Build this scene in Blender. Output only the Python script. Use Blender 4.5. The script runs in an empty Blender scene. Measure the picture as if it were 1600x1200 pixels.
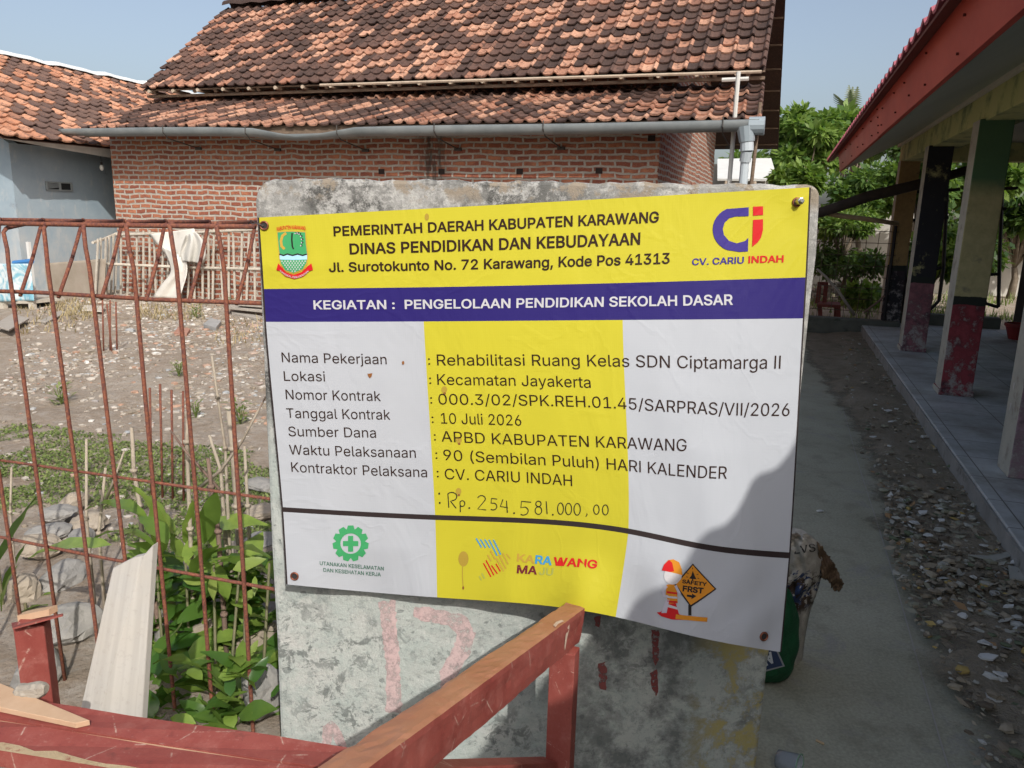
import bpy, bmesh, math, random
import numpy as np
from math import sin, cos, pi, radians, sqrt, atan2
from mathutils import Vector, Matrix
random.seed(7); rng = np.random.default_rng(7)
SC = bpy.context.scene
COL = SC.collection

# ------------------------------------------------------------------ camera
FPX, PITCH, ROLL, CAMH = 1200.0, radians(12.6), radians(1.4), 1.55
_f = np.array([0, cos(PITCH), -sin(PITCH)]); _r = np.array([1.0, 0, 0]); _u = np.cross(_r, _f)
CR = cos(ROLL)*_r + sin(ROLL)*_u; CU = -sin(ROLL)*_r + cos(ROLL)*_u; CF = _f
CC = np.array([0, 0, CAMH])
cam = bpy.data.cameras.new("camera"); camo = bpy.data.objects.new("camera", cam); COL.objects.link(camo)
camo.matrix_world = Matrix(((CR[0], CU[0], -CF[0], 0), (CR[1], CU[1], -CF[1], 0), (CR[2], CU[2], -CF[2], CAMH), (0, 0, 0, 1)))
cam.sensor_width = 36.0; cam.lens = 36.0*FPX/1600.0; cam.clip_start = 0.05; cam.clip_end = 2000
SC.camera = camo

# ------------------------------------------------------------------ light
SUN = np.array([-.42, 1.18, -1.0])          # travel direction of sunlight
SUN_EL = atan2(1.0, sqrt(.42**2 + 1.18**2))
SUN_ROT = atan2(.42, -1.18)                 # clockwise from +Y
w = bpy.data.worlds.new("World"); SC.world = w; w.use_nodes = True
wn = w.node_tree.nodes; bg = wn["Background"]
sky = wn.new("ShaderNodeTexSky"); sky.sky_type = 'NISHITA'; sky.sun_disc = False
sky.sun_elevation = SUN_EL; sky.sun_rotation = SUN_ROT
sky.air_density = 1.0; sky.dust_density = 4.2; sky.ozone_density = 1.5; sky.altitude = 0
hs = wn.new('ShaderNodeHueSaturation'); hs.inputs['Saturation'].default_value = .78      # hazy, paler sky
w.node_tree.links.new(sky.outputs[0], hs.inputs['Color']); w.node_tree.links.new(hs.outputs[0], bg.inputs[0]); bg.inputs[1].default_value = 0.14
sl = bpy.data.lights.new("sun", 'SUN'); sl.energy = 3.2; sl.angle = radians(0.5); sl.color = (1, .955, .885)
so = bpy.data.objects.new("sun", sl); COL.objects.link(so)
so.rotation_euler = Vector(SUN).to_track_quat('-Z', 'Y').to_euler(); so.location = (3, -6, 8)
SC.view_settings.view_transform = 'Standard'; SC.view_settings.look = 'None'
SC.view_settings.exposure = 0.22; SC.view_settings.gamma = 1.0; SC.view_settings.use_curve_mapping = False
SC.cycles.max_bounces = 6; SC.cycles.transparent_max_bounces = 8

# ------------------------------------------------------------------ space helpers
# the school, the brick house and the fences all share one direction: E1 runs along the path, P1 across it
YAW = radians(18.923)
E1 = np.array([sin(YAW), cos(YAW), 0]); P1 = np.array([cos(YAW), -sin(YAW), 0]); ZZ = np.array([0, 0, 1.0])
def ray(x, y): return CF + CR*((x-800)/FPX) - CU*((y-600)/FPX)
def atY(x, y, Y): d = ray(x, y); return CC + d*(Y/d[1])
def atZ(x, y, z): d = ray(x, y); return CC + d*((z-CAMH)/d[2])
def atA(x, y, a): d = ray(x, y); return CC + d*(a/(d@E1))
def atP(x, y, p): d = ray(x, y); return CC + d*(p/(d@P1))
def L(p, a, z=0.0): return P1*p + E1*a + ZZ*z
def pz(q): return q@P1
def az(q): return q@E1
V3 = lambda *a: np.array(a, float)
def nrm(v): return v/(np.linalg.norm(v)+1e-12)

# ------------------------------------------------------------------ mesh builder
class MB:
    def __init__(s): s.v = []; s.f = []; s.m = []; s.t = []; s.uv = []
    def face(s, idx, m=0, t=0.0, uv=None): s.f.append(tuple(idx)); s.m.append(m); s.t.append(t); s.uv.append(uv)
    def add(s, pts): n = len(s.v); s.v.extend([tuple(map(float, p)) for p in pts]); return n
    def poly(s, pts, m=0, t=0.0, uv=None): n = s.add(pts); s.face(range(n, n+len(pts)), m, t, uv)
    def hexa(s, b, tpts, m=0, t=0.0):
        n = s.add(list(b)+list(tpts)); k = len(b)
        s.face([n+i for i in range(k)][::-1], m, t); s.face([n+k+i for i in range(k)], m, t)
        for i in range(k): j = (i+1) % k; s.face((n+i, n+j, n+k+j, n+k+i), m, t)
    def box(s, c, ax, ay, az_, m=0, t=0.0):      # centre and three half axes
        c, ax, ay, az_ = map(np.asarray, (c, ax, ay, az_))
        b = [c-ax-ay-az_, c+ax-ay-az_, c+ax+ay-az_, c-ax+ay-az_]
        s.hexa(b, [q+2*az_ for q in b], m, t)
    def beam(s, a, b, side, wd, ht, m=0, t=0.0):  # bar from a to b, 'side' roughly across
        a, b = np.asarray(a, float), np.asarray(b, float); d = nrm(b-a); sd = nrm(side-d*(side@d)); up = np.cross(sd, d)
        s.box((a+b)/2, (b-a)/2, sd*wd/2, up*ht/2, m, t)
    def pbox(s, p0, p1, a0, a1, z0, z1, m=0, t=0.0):
        s.hexa([L(p0, a0, z0), L(p1, a0, z0), L(p1, a1, z0), L(p0, a1, z0)], [L(p0, a0, z1), L(p1, a0, z1), L(p1, a1, z1), L(p0, a1, z1)], m, t)
    def tube(s, pts, r, n=8, m=0, t=0.0, cap=True):
        pts = [np.asarray(p, float) for p in pts]; k = len(pts)
        rs = r if hasattr(r, '__len__') else [r]*k
        d0 = nrm(pts[1]-pts[0]); ref = V3(0, 0, 1) if abs(d0[2]) < .9 else V3(1, 0, 0)
        sd = nrm(np.cross(ref, d0)); base = len(s.v)
        for i, p in enumerate(pts):
            d = nrm(pts[min(i+1, k-1)]-pts[max(i-1, 0)]); sd = nrm(sd-d*(sd@d)); up = np.cross(d, sd)
            s.add([p+rs[i]*(sd*cos(2*pi*j/n)+up*sin(2*pi*j/n)) for j in range(n)])
        for i in range(k-1):
            for j in range(n):
                j2 = (j+1) % n; s.face((base+i*n+j, base+i*n+j2, base+(i+1)*n+j2, base+(i+1)*n+j), m, t)
        if cap:
            s.face([base+j for j in range(n)][::-1], m, t); s.face([base+(k-1)*n+j for j in range(n)], m, t)
    def grid(s, G, m=0, t=0.0, uv=None, closed=False):    # G[i][j] points
        R, Cn = len(G), len(G[0]); n = len(s.v)
        for row in G: s.add(row)
        for i in range(R-1):
            for j in range(Cn if closed else Cn-1):
                j2 = (j+1) % Cn
                q = (n+i*Cn+j, n+i*Cn+j2, n+(i+1)*Cn+j2, n+(i+1)*Cn+j)
                mm = m(i, j) if callable(m) else m; tt = t(i, j) if callable(t) else t
                s.face(q, mm, tt, uv and [uv(i, j), uv(i, j+1), uv(i+1, j+1), uv(i+1, j)])
    def build(s, name, mats, parent=None, smooth=False, label=None, cat=None, group=None, kind=None, bevel=0.0, solid=0.0, center=True):
        me = bpy.data.meshes.new(name); vv = np.array(s.v) if s.v else np.zeros((0, 3))
        org = V3(0, 0, 0)
        if parent is None and kind is None and center and len(vv):
            lo, hi = vv.min(0), vv.max(0); org = V3((lo[0]+hi[0])/2, (lo[1]+hi[1])/2, lo[2])
        me.from_pydata([tuple(q) for q in vv-org], [], s.f)
        mats = mats if isinstance(mats, (list, tuple)) else [mats]
        for mt in mats: me.materials.append(mt)
        me.polygons.foreach_set('material_index', s.m)
        if smooth: me.polygons.foreach_set('use_smooth', [True]*len(s.f))
        at = me.attributes.new('tint', 'FLOAT', 'FACE'); at.data.foreach_set('value', [float(x) for x in s.t])
        if any(u is not None for u in s.uv):
            ul = me.uv_layers.new(name='UVMap'); k = 0
            for fi, u in enumerate(s.uv):
                for q in range(len(s.f[fi])):
                    ul.data[k].uv = u[q] if u else (0, 0); k += 1
        me.update()
        o = bpy.data.objects.new(name, me); COL.objects.link(o)
        if parent is not None:
            o.parent = parent; pl = V3(0, 0, 0); q = parent
            while q is not None: pl = pl+np.array(q.location); q = q.parent
            o.location = tuple(-pl) if True else (0, 0, 0)
        else: o.location = tuple(org)
        if bevel: b = o.modifiers.new('bevel', 'BEVEL'); b.width = bevel; b.segments = 2; b.limit_method = 'ANGLE'
        if solid: b = o.modifiers.new('solid', 'SOLIDIFY'); b.thickness = solid; b.offset = -1
        tag(o, label, cat, group, kind)
        return o
def tag(o, label=None, cat=None, group=None, kind=None):
    if label: o['label'] = label
    if cat: o['category'] = cat
    if group: o['group'] = group
    if kind: o['kind'] = kind
    return o
def thing(name, label, cat, loc, group=None):
    o = bpy.data.objects.new(name, None); COL.objects.link(o); o.location = tuple(map(float, loc)); o.empty_display_size = .1
    return tag(o, label, cat, group)

def stone(mb, c, rx, ry, rz, seed=0, n=16, k=10, cuts=11, m=0, t=0.0, rot=0.0):   # angular stone: a ball cut by random planes
    r_ = np.random.default_rng(seed); N = r_.normal(size=(cuts, 3)); N /= np.linalg.norm(N, axis=1, keepdims=True); D = r_.uniform(.62, 1.0, cuts); G = []
    for i in range(k+1):
        th = pi*i/k; row = []
        for j in range(n):
            ph = 2*pi*j/n+.2*(i % 2); d = V3(sin(th)*cos(ph), sin(th)*sin(ph), cos(th)); q = N@d; rr = min([1.0]+[D[u]/q[u] for u in range(cuts) if q[u] > .05])
            rr *= 1+.05*sin(5*d[0]+seed)+.04*sin(9*d[1]+7*d[2]); x, y, z = rx*rr*d[0], ry*rr*d[1], rz*rr*d[2]; row.append(c+V3(x*cos(rot)-y*sin(rot), x*sin(rot)+y*cos(rot), z))
        G.append(row)
    mb.grid(G[::-1], m, t, closed=True)
def blob(mb, c, rx, ry, rz, seed=0, n=8, k=6, jag=.25, m=0, t=0.0, rot=0.0):
    r_ = random.Random(seed); G = []
    for i in range(k+1):
        th = pi*i/k; row = []
        for j in range(n):
            ph = 2*pi*j/n; q = 1+jag*(r_.random()-.5)*(1 if 0 < i < k else 0)
            x, y, z = rx*q*sin(th)*cos(ph), ry*q*sin(th)*sin(ph), rz*cos(th)*(1+jag*.3*(r_.random()-.5))
            row.append(c+V3(x*cos(rot)-y*sin(rot), x*sin(rot)+y*cos(rot), z))
        G.append(row)
    mb.grid(G[::-1], m, t, closed=True)

# ------------------------------------------------------------------ materials
class NT:
    def __init__(s, name, rough=.8, spec=.3):
        s.mat = bpy.data.materials.new(name); s.mat.use_nodes = True; s.nt = s.mat.node_tree
        s.b = s.nt.nodes['Principled BSDF']; s.b.inputs['Roughness'].default_value = rough
        s.b.inputs['Specular IOR Level'].default_value = spec
    def n(s, ty, **kw):
        nd = s.nt.nodes.new('ShaderNode'+ty)
        for k, v in kw.items(): setattr(nd, k, v)
        return nd
    def lk(s, a, b): s.nt.links.new(a, b)
    def obj(s):
        if not hasattr(s, '_tc'): s._tc = s.n('TexCoord')
        return s._tc.outputs['Object']
    def uv(s):
        s.obj(); return s._tc.outputs['UV']
    def noise(s, scale, detail=5, rough=.6, vec=None, stretch=None, dist=0.0):
        nd = s.n('TexNoise'); nd.inputs['Scale'].default_value = scale; nd.inputs['Detail'].default_value = detail
        nd.inputs['Roughness'].default_value = rough; nd.inputs['Distortion'].default_value = dist
        vec = vec or s.obj()
        if stretch:
            mp = s.n('Mapping'); mp.inputs['Scale'].default_value = stretch; s.lk(vec, mp.inputs[0]); vec = mp.outputs[0]
        s.lk(vec, nd.inputs['Vector']); return nd.outputs['Fac']
    def ramp(s, fac, lo, hi, a=0.0, b=1.0):
        m = s.n('MapRange'); m.inputs['From Min'].default_value = lo; m.inputs['From Max'].default_value = hi
        m.inputs['To Min'].default_value = a; m.inputs['To Max'].default_value = b; s.lk(fac, m.inputs['Value']); return m.outputs[0]
    def mix(s, fac, a, b, mode='MIX'):
        m = s.n('Mix', data_type='RGBA', blend_type=mode)
        for v, i in ((fac, 0), (a, 6), (b, 7)):
            if isinstance(v, (tuple, list)): m.inputs[i].default_value = (*v, 1) if len(v) == 3 else v
            elif isinstance(v, (int, float)): m.inputs[i].default_value = v
            else: s.lk(v, m.inputs[i])
        return m.outputs[2]
    def math(s, op, a, b=0.0):
        m = s.n('Math', operation=op)
        for v, i in ((a, 0), (b, 1)):
            if isinstance(v, (int, float)): m.inputs[i].default_value = v
            else: s.lk(v, m.inputs[i])
        return m.outputs[0]
    def tint(s): a = s.n('Attribute', attribute_name='tint'); return a.outputs['Fac']
    def z(s, vec=None):
        sp = s.n('SeparateXYZ'); s.lk(vec or s.obj(), sp.inputs[0]); return sp.outputs
    def col(s, c):
        if isinstance(c, (tuple, list)): s.b.inputs['Base Color'].default_value = (*c, 1)
        else: s.lk(c, s.b.inputs['Base Color'])
        return s
    def bump(s, h, strength=.3, dist=.01):
        b = s.n('Bump'); b.inputs['Strength'].default_value = strength; b.inputs['Distance'].default_value = dist
        s.lk(h, b.inputs['Height'])
        if hasattr(s, '_nb'): s.lk(s._nb, b.inputs['Normal'])
        s._nb = b.outputs[0]; s.lk(s._nb, s.b.inputs['Normal']); return s
    def rgh(s, v): s.lk(v, s.b.inputs['Roughness']); return s

def mottled(name, c1, c2, scale=8, rough=.8, bump=.3, bscale=None, spec=.3, c3=None, s3=30, k3=(.55, .7), stretch=None, bdist=.01):
    t = NT(name, rough, spec); n1 = t.noise(scale, 6, .65, stretch=stretch)
    c = t.mix(t.ramp(n1, .3, .7), c1, c2)
    if c3: c = t.mix(t.ramp(t.noise(s3, 5, .7, stretch=stretch), *k3), c, c3)
    t.col(c); t.bump(t.noise(bscale or scale*5, 6, .7, stretch=stretch), bump, bdist)
    return t.mat
def plain(name, c, rough=.6, spec=.3, metal=0.0):
    t = NT(name, rough, spec); t.col(c); t.b.inputs['Metallic'].default_value = metal; return t.mat
def leafmat(name, c1, c2, rough=.45, trans=.35, spec=.4):
    t = NT(name, rough, spec); c = t.mix(t.tint(), c1, c2); c = t.mix(t.ramp(t.noise(25, 3), .3, .7, 0, .35), c, c1)
    t.col(c); tr = t.n('BsdfTranslucent'); t.lk(t.mix(.6, c, (.25, .42, .04)), tr.inputs[0])
    mx = t.n('MixShader'); mx.inputs[0].default_value = trans; t.lk(t.b.outputs[0], mx.inputs[1]); t.lk(tr.outputs[0], mx.inputs[2])
    t.lk(mx.outputs[0], t.nt.nodes['Material Output'].inputs[0]); return t.mat

# ------------------------------------------------------------------ ground, path, porch floor
_FB = {}
def fbm(x, y, s=1.0, seed=0):
    if (s, seed) not in _FB:
        r_ = np.random.default_rng(seed); _FB[(s, seed)] = [(amp, s*(2**o)*r_.uniform(.7, 1.4), r_.uniform(0, 2*pi), r_.uniform(0, 2*pi)) for o, amp in enumerate((1, .5, .25, .125)) for k in range(3)]
    v = 0
    for amp, fq, th, ph in _FB[(s, seed)]: v = v+amp*np.sin(fq*(x*cos(th)+y*sin(th))+ph)
    return v/5.0
def smooth(x, a, b): t = np.clip((x-a)/(b-a), 0, 1); return t*t*(3-2*t)
def ground_z(p, a):
    yard = smooth(-p, .55, .9)                     # 1 in the yard, 0 under the path
    far = smooth(a, 12.2, 13)
    z = -.03 + yard*(.03+.045*fbm(p, a, 2.1, 3)+.02*fbm(p, a, 9, 5)) + far*.03*(1+fbm(p, a, 1.4, 8))
    return z + .10*yard*smooth(a, 4.2, 7)*(1-smooth(a, 10, 11))*(.6+.6*fbm(p, a, 1.3, 11))
def axis(segs):
    o = []
    for lo, hi, st in segs: o += list(np.arange(lo, hi-1e-6, st))
    return o+[segs[-1][1]]
ps = axis([(-300, -60, 60), (-60, -16, 4), (-16, -6, .16), (-6, -.5, .07), (-.5, 8, .35), (8, 60, 5), (60, 300, 60)])
as_ = axis([(-60, -4, 8), (-4, 1.2, .5), (1.2, 5, .07), (5, 11, .13), (11, 20, .4), (20, 60, 4), (60, 460, 50)])
PP, AA = np.meshgrid(ps, as_); GZ = ground_z(PP, AA)
mb = MB(); mb.grid([[L(PP[i, j], AA[i, j], GZ[i, j]) for j in range(len(ps))] for i in range(len(as_))])
t = NT('soil', .95, .1); n1 = t.noise(1.3, 8, .7); n2 = t.noise(9, 8, .75); n3 = t.noise(45, 4, .8)
c = t.mix(t.ramp(n1, .35, .65), (.30, .235, .175), (.38, .32, .26))
c = t.mix(t.ramp(n2, .45, .7), c, (.43, .385, .335)); c = t.mix(t.ramp(n3, .55, .75), c, (.19, .14, .10))
t.col(c); t.bump(t.noise(14, 10, .75), .8, .05); t.bump(n3, .5, .01)
mb.build('ground', t.mat, kind='structure', smooth=True)

# concrete path beside the porch
t = NT('path_concrete', .85, .25); n1 = t.noise(1.1, 8, .65); n2 = t.noise(6, 8, .7); n3 = t.noise(90, 3, .7)
c = t.mix(t.ramp(n1, .35, .65), (.31, .312, .23), (.41, .41, .325)); c = t.mix(t.ramp(n2, .5, .75), c, (.24, .24, .18))
c = t.mix(t.ramp(t.noise(2.3, 6, .7, dist=1.5), .56, .66, 0, .6), c, (.30, .30, .285)); c = t.mix(t.ramp(n3, .35, .65, 0, .3), c, (.07, .07, .065)); t.col(c)
t.bump(n3, .25, .004); t.bump(n2, .2, .01); t.rgh(t.ramp(n2, .3, .8, .9, .6)); M_PATH = t.mat
mb = MB(); mb.pbox(-.62, 1.115, -3, 11.5, -.2, 0.0); PATH = mb.build('path', M_PATH, kind='structure')
mb = MB()
for i in range(60):
    a0, a1 = 1.2+i*.17, 1.2+(i+1)*.17; q = lambda a: .60+.004*sin(a*2.1)
    mb.poly([L(q(a0)-.0025, a0, .004), L(q(a0)+.0025, a0, .004), L(q(a1)+.0025, a1, .004), L(q(a1)-.0025, a1, .004)])
mb.build('joint_line', plain('joint_line', (.36, .35, .32), .9), PATH)

# strip of dirt along the porch edge
t = NT('dirt_strip', .95, .1); n1 = t.noise(5, 8, .7); n2 = t.noise(40, 4, .8)
c = t.mix(t.ramp(n1, .35, .65), (.20, .175, .125), (.31, .275, .215)); c = t.mix(t.ramp(n2, .5, .75), c, (.28, .26, .23)); t.col(c); t.bump(n2, .7, .02); t.bump(n1, .6, .03)
gp = np.linspace(.30, 1.14, 22); ga = np.arange(-1, 11.51, .08); mb = MB(); G = []
for a in ga:
    row = []
    for k, p in enumerate(gp):
        ed = .56+.05*sin(a*3.1)+.07*sin(a*1.3+1)+.04*max(0, (a-2.4))*.4
        z = .006+.05*smooth(np.array(p), ed, ed+.22)*(.75+.5*float(fbm(np.array(p), np.array(a), 9, 2))) if p > ed else -.01
        row.append(L(p, a, max(.005, float(z))))
    G.append(row)
dp_ = t.n('VectorMath', operation='DOT_PRODUCT'); t.lk(t.obj(), dp_.inputs[0]); dp_.inputs[1].default_value = tuple(P1)
da_ = t.n('VectorMath', operation='DOT_PRODUCT'); t.lk(t.obj(), da_.inputs[0]); da_.inputs[1].default_value = tuple(E1)
ed_ = t.math('SUBTRACT', dp_.outputs['Value'], t.math('MULTIPLY', t.math('SUBTRACT', t.math('ADD', t.noise(2.2, 6, .7), t.math('MULTIPLY', n2, .35)), .62), .55)); ed_ = t.math('ADD', ed_, t.ramp(da_.outputs['Value'], 6, 10.5, 0, .35))
tr = t.n('BsdfTransparent'); mx = t.n('MixShader'); t.lk(t.ramp(ed_, .60, .72), mx.inputs[0]); t.lk(tr.outputs[0], mx.inputs[1]); t.lk(t.b.outputs[0], mx.inputs[2]); t.lk(mx.outputs[0], t.nt.nodes['Material Output'].inputs[0])
mb.grid(G); mb.build('dirt', t.mat, kind='structure', smooth=True)

# ------------------------------------------------------------------ brick house
def brickmat(name, dark=0.0):
    t = NT(name, .9, .15); uv = t.uv()
    nz = t.n('TexNoise'); nz.inputs['Scale'].default_value = 2.6; nz.inputs['Detail'].default_value = 3; t.lk(uv, nz.inputs['Vector'])
    nz2 = t.n('TexNoise'); nz2.inputs['Scale'].default_value = 14; nz2.inputs['Detail'].default_value = 2; t.lk(uv, nz2.inputs['Vector'])
    v = t.n('VectorMath', operation='MULTIPLY_ADD'); t.lk(nz.outputs['Color'], v.inputs[0]); v.inputs[1].default_value = (.10, .075, 0); t.lk(uv, v.inputs[2])
    v2 = t.n('VectorMath', operation='MULTIPLY_ADD'); t.lk(nz2.outputs['Color'], v2.inputs[0]); v2.inputs[1].default_value = (.026, .018, 0); t.lk(v.outputs[0], v2.inputs[2])
    b = t.n('TexBrick'); t.lk(v2.outputs[0], b.inputs['Vector']); b.inputs['Scale'].default_value = 1
    b.inputs['Brick Width'].default_value = .205; b.inputs['Row Height'].default_value = .0755; b.inputs['Mortar Size'].default_value = .0165
    b.inputs['Mortar Smooth'].default_value = .35; b.inputs['Bias'].default_value = 0
    b.inputs['Color1'].default_value = (0, 0, 0, 1); b.inputs['Color2'].default_value = (1, 1, 1, 1); b.inputs['Mortar'].default_value = (.5, .5, .5, 1)
    n1 = t.noise(9, 5, .7, vec=uv); n2 = t.noise(60, 4, .7, vec=uv)
    bc = t.mix(b.outputs['Color'], (.25, .08, .048), (.46, .185, .10)); bc = t.mix(t.ramp(n1, .4, .7), bc, (.19, .062, .048)); bc = t.mix(t.ramp(n2, .52, .75, 0, .6), bc, (.43, .27, .20))
    mc = t.mix(t.ramp(n1, .35, .65), (.34, .305, .26), (.45, .41, .36)); mc = t.mix(t.ramp(n2, .55, .8), mc, (.2, .17, .13))
    c = t.mix(b.outputs['Fac'], bc, mc)
    z = t.z(uv)
    stain = t.math('MULTIPLY', t.ramp(t.math('ABSOLUTE', t.math('SUBTRACT', z[0], -4.66)), .08, .32, 1, 0), t.ramp(t.noise(4, 5, .7, vec=uv, stretch=(3, .5, 1)), .35, .6))
    c = t.mix(t.math('MULTIPLY', stain, .85), c, (.05, .045, .04)); t.col(c)
    h = t.mix(b.outputs['Fac'], (1, 1, 1), (.35, .35, .35)); hh = t.math('ADD', h, t.math('MULTIPLY', n2, .5)); t.bump(hh, .8, .018)
    return t.mat
M_BRICK = brickmat('brick')
AH = 10.0; PLW = pz(atA(178, 300, AH)); PRW = pz(atA(1030, 240, AH))
house = thing('brick_house', 'brick house with stepped clay tile roofs and grey gutter behind the banner', 'house', L((PLW+PRW)/2, AH+3, 0))
def wallbox(mb, p0, p1, a0, a1, z0, z1, m=0):
    for q, u in ((((p0, a0), (p1, a0)), (p0, p1)), (((p1, a0), (p1, a1)), (a0, a1)), (((p1, a1), (p0, a1)), (p1, p0)), (((p0, a1), (p0, a0)), (a1, a0))):
        (pa, aa), (pb, ab) = q
        mb.poly([L(pa, aa, z0), L(pb, ab, z0), L(pb, ab, z1), L(pa, aa, z1)], m, 0, [(u[0], z0), (u[1], z0), (u[1], z1), (u[0], z1)])
mb = MB(); wallbox(mb, PLW, PRW, AH, 17.6, -.3, 2.78); mb.build('wall', M_BRICK, house)
mb = MB(); wallbox(mb, PLW+.9, PRW, 11.22, 17.5, 2.7, 3.62)
# gable of the side wall
ga = [(11.22, 3.62), (17.5, 3.45), (12.95, 4.95)]
for p in (PRW, PLW+.9):
    mb.poly([L(p, a, z) for a, z in ([ga[0], ga[1], ga[2]] if p == PRW else [ga[1], ga[0], ga[2]])], 0, 0, [(a, z) for a, z in ([ga[0], ga[1], ga[2]] if p == PRW else [ga[1], ga[0], ga[2]])])
mb.build('upper_wall', M_BRICK, house)

# clay roof tiles: every tile an S-curved shell lying on a bilinear patch
def bil(c00, c10, c11, c01, s, u): return (c00*(1-s)+c10*s)*(1-u)+(c01*(1-s)+c11*s)*u
def tile_roof(mb, c00, c10, c11, c01, wid, ln, seed, thick=.022, amp=.032, orange_share=.33):
    r_ = np.random.default_rng(seed); c00, c10, c11, c01 = map(np.asarray, (c00, c10, c11, c01))
    W = np.linalg.norm(c10-c00); H = np.linalg.norm((c01-c00)); nu = max(2, int(round(W/wid))); nv = max(2, int(round(H/ln)))
    up = nrm(np.cross(c10-c00, c01-c00)); up = up*np.sign(up[2])
    dk = [q-up*.035 for q in (c00*.995+c01*.005, c10*.995+c11*.005, c11, c01)]; mb.hexa([q-up*.01 for q in dk], dk, 0, .05)      # boarding under the tiles
    prof = [(0, .012), (.06, .002), (.2, -.004), (.5, -.002), (.66, .006), (.74, amp*.8), (.83, amp*1.15), (.93, amp*.8), (1.0, .010)]; K = len(prof)
    for j in range(nv):
        for i in range(nu):
            a_ = r_.uniform(-.05, .05)
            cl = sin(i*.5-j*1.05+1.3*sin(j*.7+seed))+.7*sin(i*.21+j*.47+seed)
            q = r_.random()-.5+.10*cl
            tt = (.55+.45*r_.random()) if q > .5-orange_share else (.44+.10*r_.random() if r_.random() < .10 else .42*r_.random()**1.3)  # a share of orange tiles takes the high tints, most others are dark brown
            lift = .006*r_.standard_normal(); rows = []
            for (dv, hh) in ((-.16, thick+.012), (1.0, 0.0)):
                row = []
                for s_, z_ in prof:
                    P_ = bil(c00, c10, c11, c01, (i+.01+.99*s_+a_*.10)/nu, (j+dv+a_*.3)/nv)
                    row.append(P_+up*(z_+hh+lift))
                rows.append(row)
            n = mb.add(rows[0]+rows[1]+[q_-up*thick for q_ in rows[0]]+[rows[1][k]-up*thick for k in range(K)])
            for k in range(K-1):
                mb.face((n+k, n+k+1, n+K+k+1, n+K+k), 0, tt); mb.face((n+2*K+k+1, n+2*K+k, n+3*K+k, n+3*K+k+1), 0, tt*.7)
                mb.face((n+2*K+k, n+2*K+k+1, n+k+1, n+k), 0, tt)
            mb.face((n, n+K, n+3*K, n+2*K), 0, tt); mb.face((n+K-1, n+3*K-1, n+4*K-1, n+2*K-1)[::-1], 0, tt)
def tilemat(name, d1, d2, o1, o2):
    t = NT(name, .85, .2); ti = t.tint(); n1 = t.noise(14, 5, .7); n2 = t.noise(55, 4, .75)
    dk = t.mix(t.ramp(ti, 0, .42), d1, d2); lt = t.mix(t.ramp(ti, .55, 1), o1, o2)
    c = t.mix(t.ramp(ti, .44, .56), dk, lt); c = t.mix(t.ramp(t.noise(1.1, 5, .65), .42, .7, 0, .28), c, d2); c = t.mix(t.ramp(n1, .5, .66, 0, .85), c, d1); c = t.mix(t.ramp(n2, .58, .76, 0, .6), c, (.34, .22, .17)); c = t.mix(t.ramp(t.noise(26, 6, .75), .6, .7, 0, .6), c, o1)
    t.col(c); t.bump(n2, .3, .006); return t.mat
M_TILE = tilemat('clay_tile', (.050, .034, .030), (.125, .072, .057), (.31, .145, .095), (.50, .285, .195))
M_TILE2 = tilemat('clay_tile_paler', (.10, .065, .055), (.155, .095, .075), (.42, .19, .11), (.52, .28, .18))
eL, eR, tL, tR = atA(130, 201, 9.5), atA(1190, 187, 9.5), atA(258, 153, 11.2), atA(1195, 131, 11.2)
mb = MB(); tile_roof(mb, eL, eR, tR, tL, .185, .225, 4, orange_share=.31); mb.build('lower_roof', M_TILE, house, smooth=False)
uL, uR = atA(222, 138, 10.6), atA(1196, 106, 10.6); pv = pz(uL); rL = atP(354, 14, pv); AR = az(rL)
rR = L(pz(uR), AR, rL[2]); bk = atA(1216, 231, 18.4); bL, bR = L(pv, 18.4, bk[2]), L(pz(bk), 18.4, bk[2]); rR2 = L(pz(bk)-.02, AR, rL[2]-.03)
mb = MB(); tile_roof(mb, uL, uR, rR, rL, .19, .205, 9, orange_share=.29); tile_roof(mb, bR, bL, rL, rR2, .215, .25, 5)
UROOF = mb.build('upper_roof', M_TILE, house)
mb = MB(); G = []
for k in range(46):
    s_ = k/45; P_ = rL*(1-s_)+rR*s_+ZZ*.03
    G.append([P_+E1*(.13*cos(th))*(1+.15*(k % 2))+ZZ*(.11*sin(th)+.02*(k % 2)) for th in np.linspace(0, pi, 7)])
mb.grid(G); mb.build('ridge_cap', M_TILE, UROOF)
M_WOOD_D = mottled('old_timber', (.12, .085, .06), (.22, .16, .115), 12, .85, .4, stretch=(1, 1, 6))
M_WOOD_P = mottled('pale_timber', (.34, .27, .2), (.46, .38, .3), 12, .85, .3)
mb = MB()
for i in range(24):        # rafter ends below the upper eave
    s_ = (i+.5)/24; q = uL*(1-s_)+uR*s_; mb.beam(q-ZZ*.06+E1*.03, q+E1*.75+ZZ*.5, P1, .05, .07)
mb.beam(uL-ZZ*.035+E1*.03, uR-ZZ*.035+E1*.03, ZZ, .02, .03); mb.beam(uL-ZZ*.115+E1*.12, uR-ZZ*.10+E1*.12, ZZ, .04, .05, 0)
mb.beam(eL-ZZ*.055+E1*.03, eR-ZZ*.055+E1*.03, ZZ, .13, .025)  # eave board added behind the gutter to block a sliver of sun
for i in range(17):
    s_ = (i+.5)/17; q = eL*(1-s_)+eR*s_; mb.beam(q-ZZ*.05+E1*.05, q+E1*.8+ZZ*.22, P1, .05, .06)
for u_ in np.linspace(.05, .95, 8):   # battens of the rear slope, seen from below at the overhang
    q0, q1 = bil(bL, bR, rR2, rL, .80, u_), bil(bL, bR, rR2, rL, .998, u_); mb.beam(q0-ZZ*.05, q1-ZZ*.05, ZZ, .04, .03)
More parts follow.
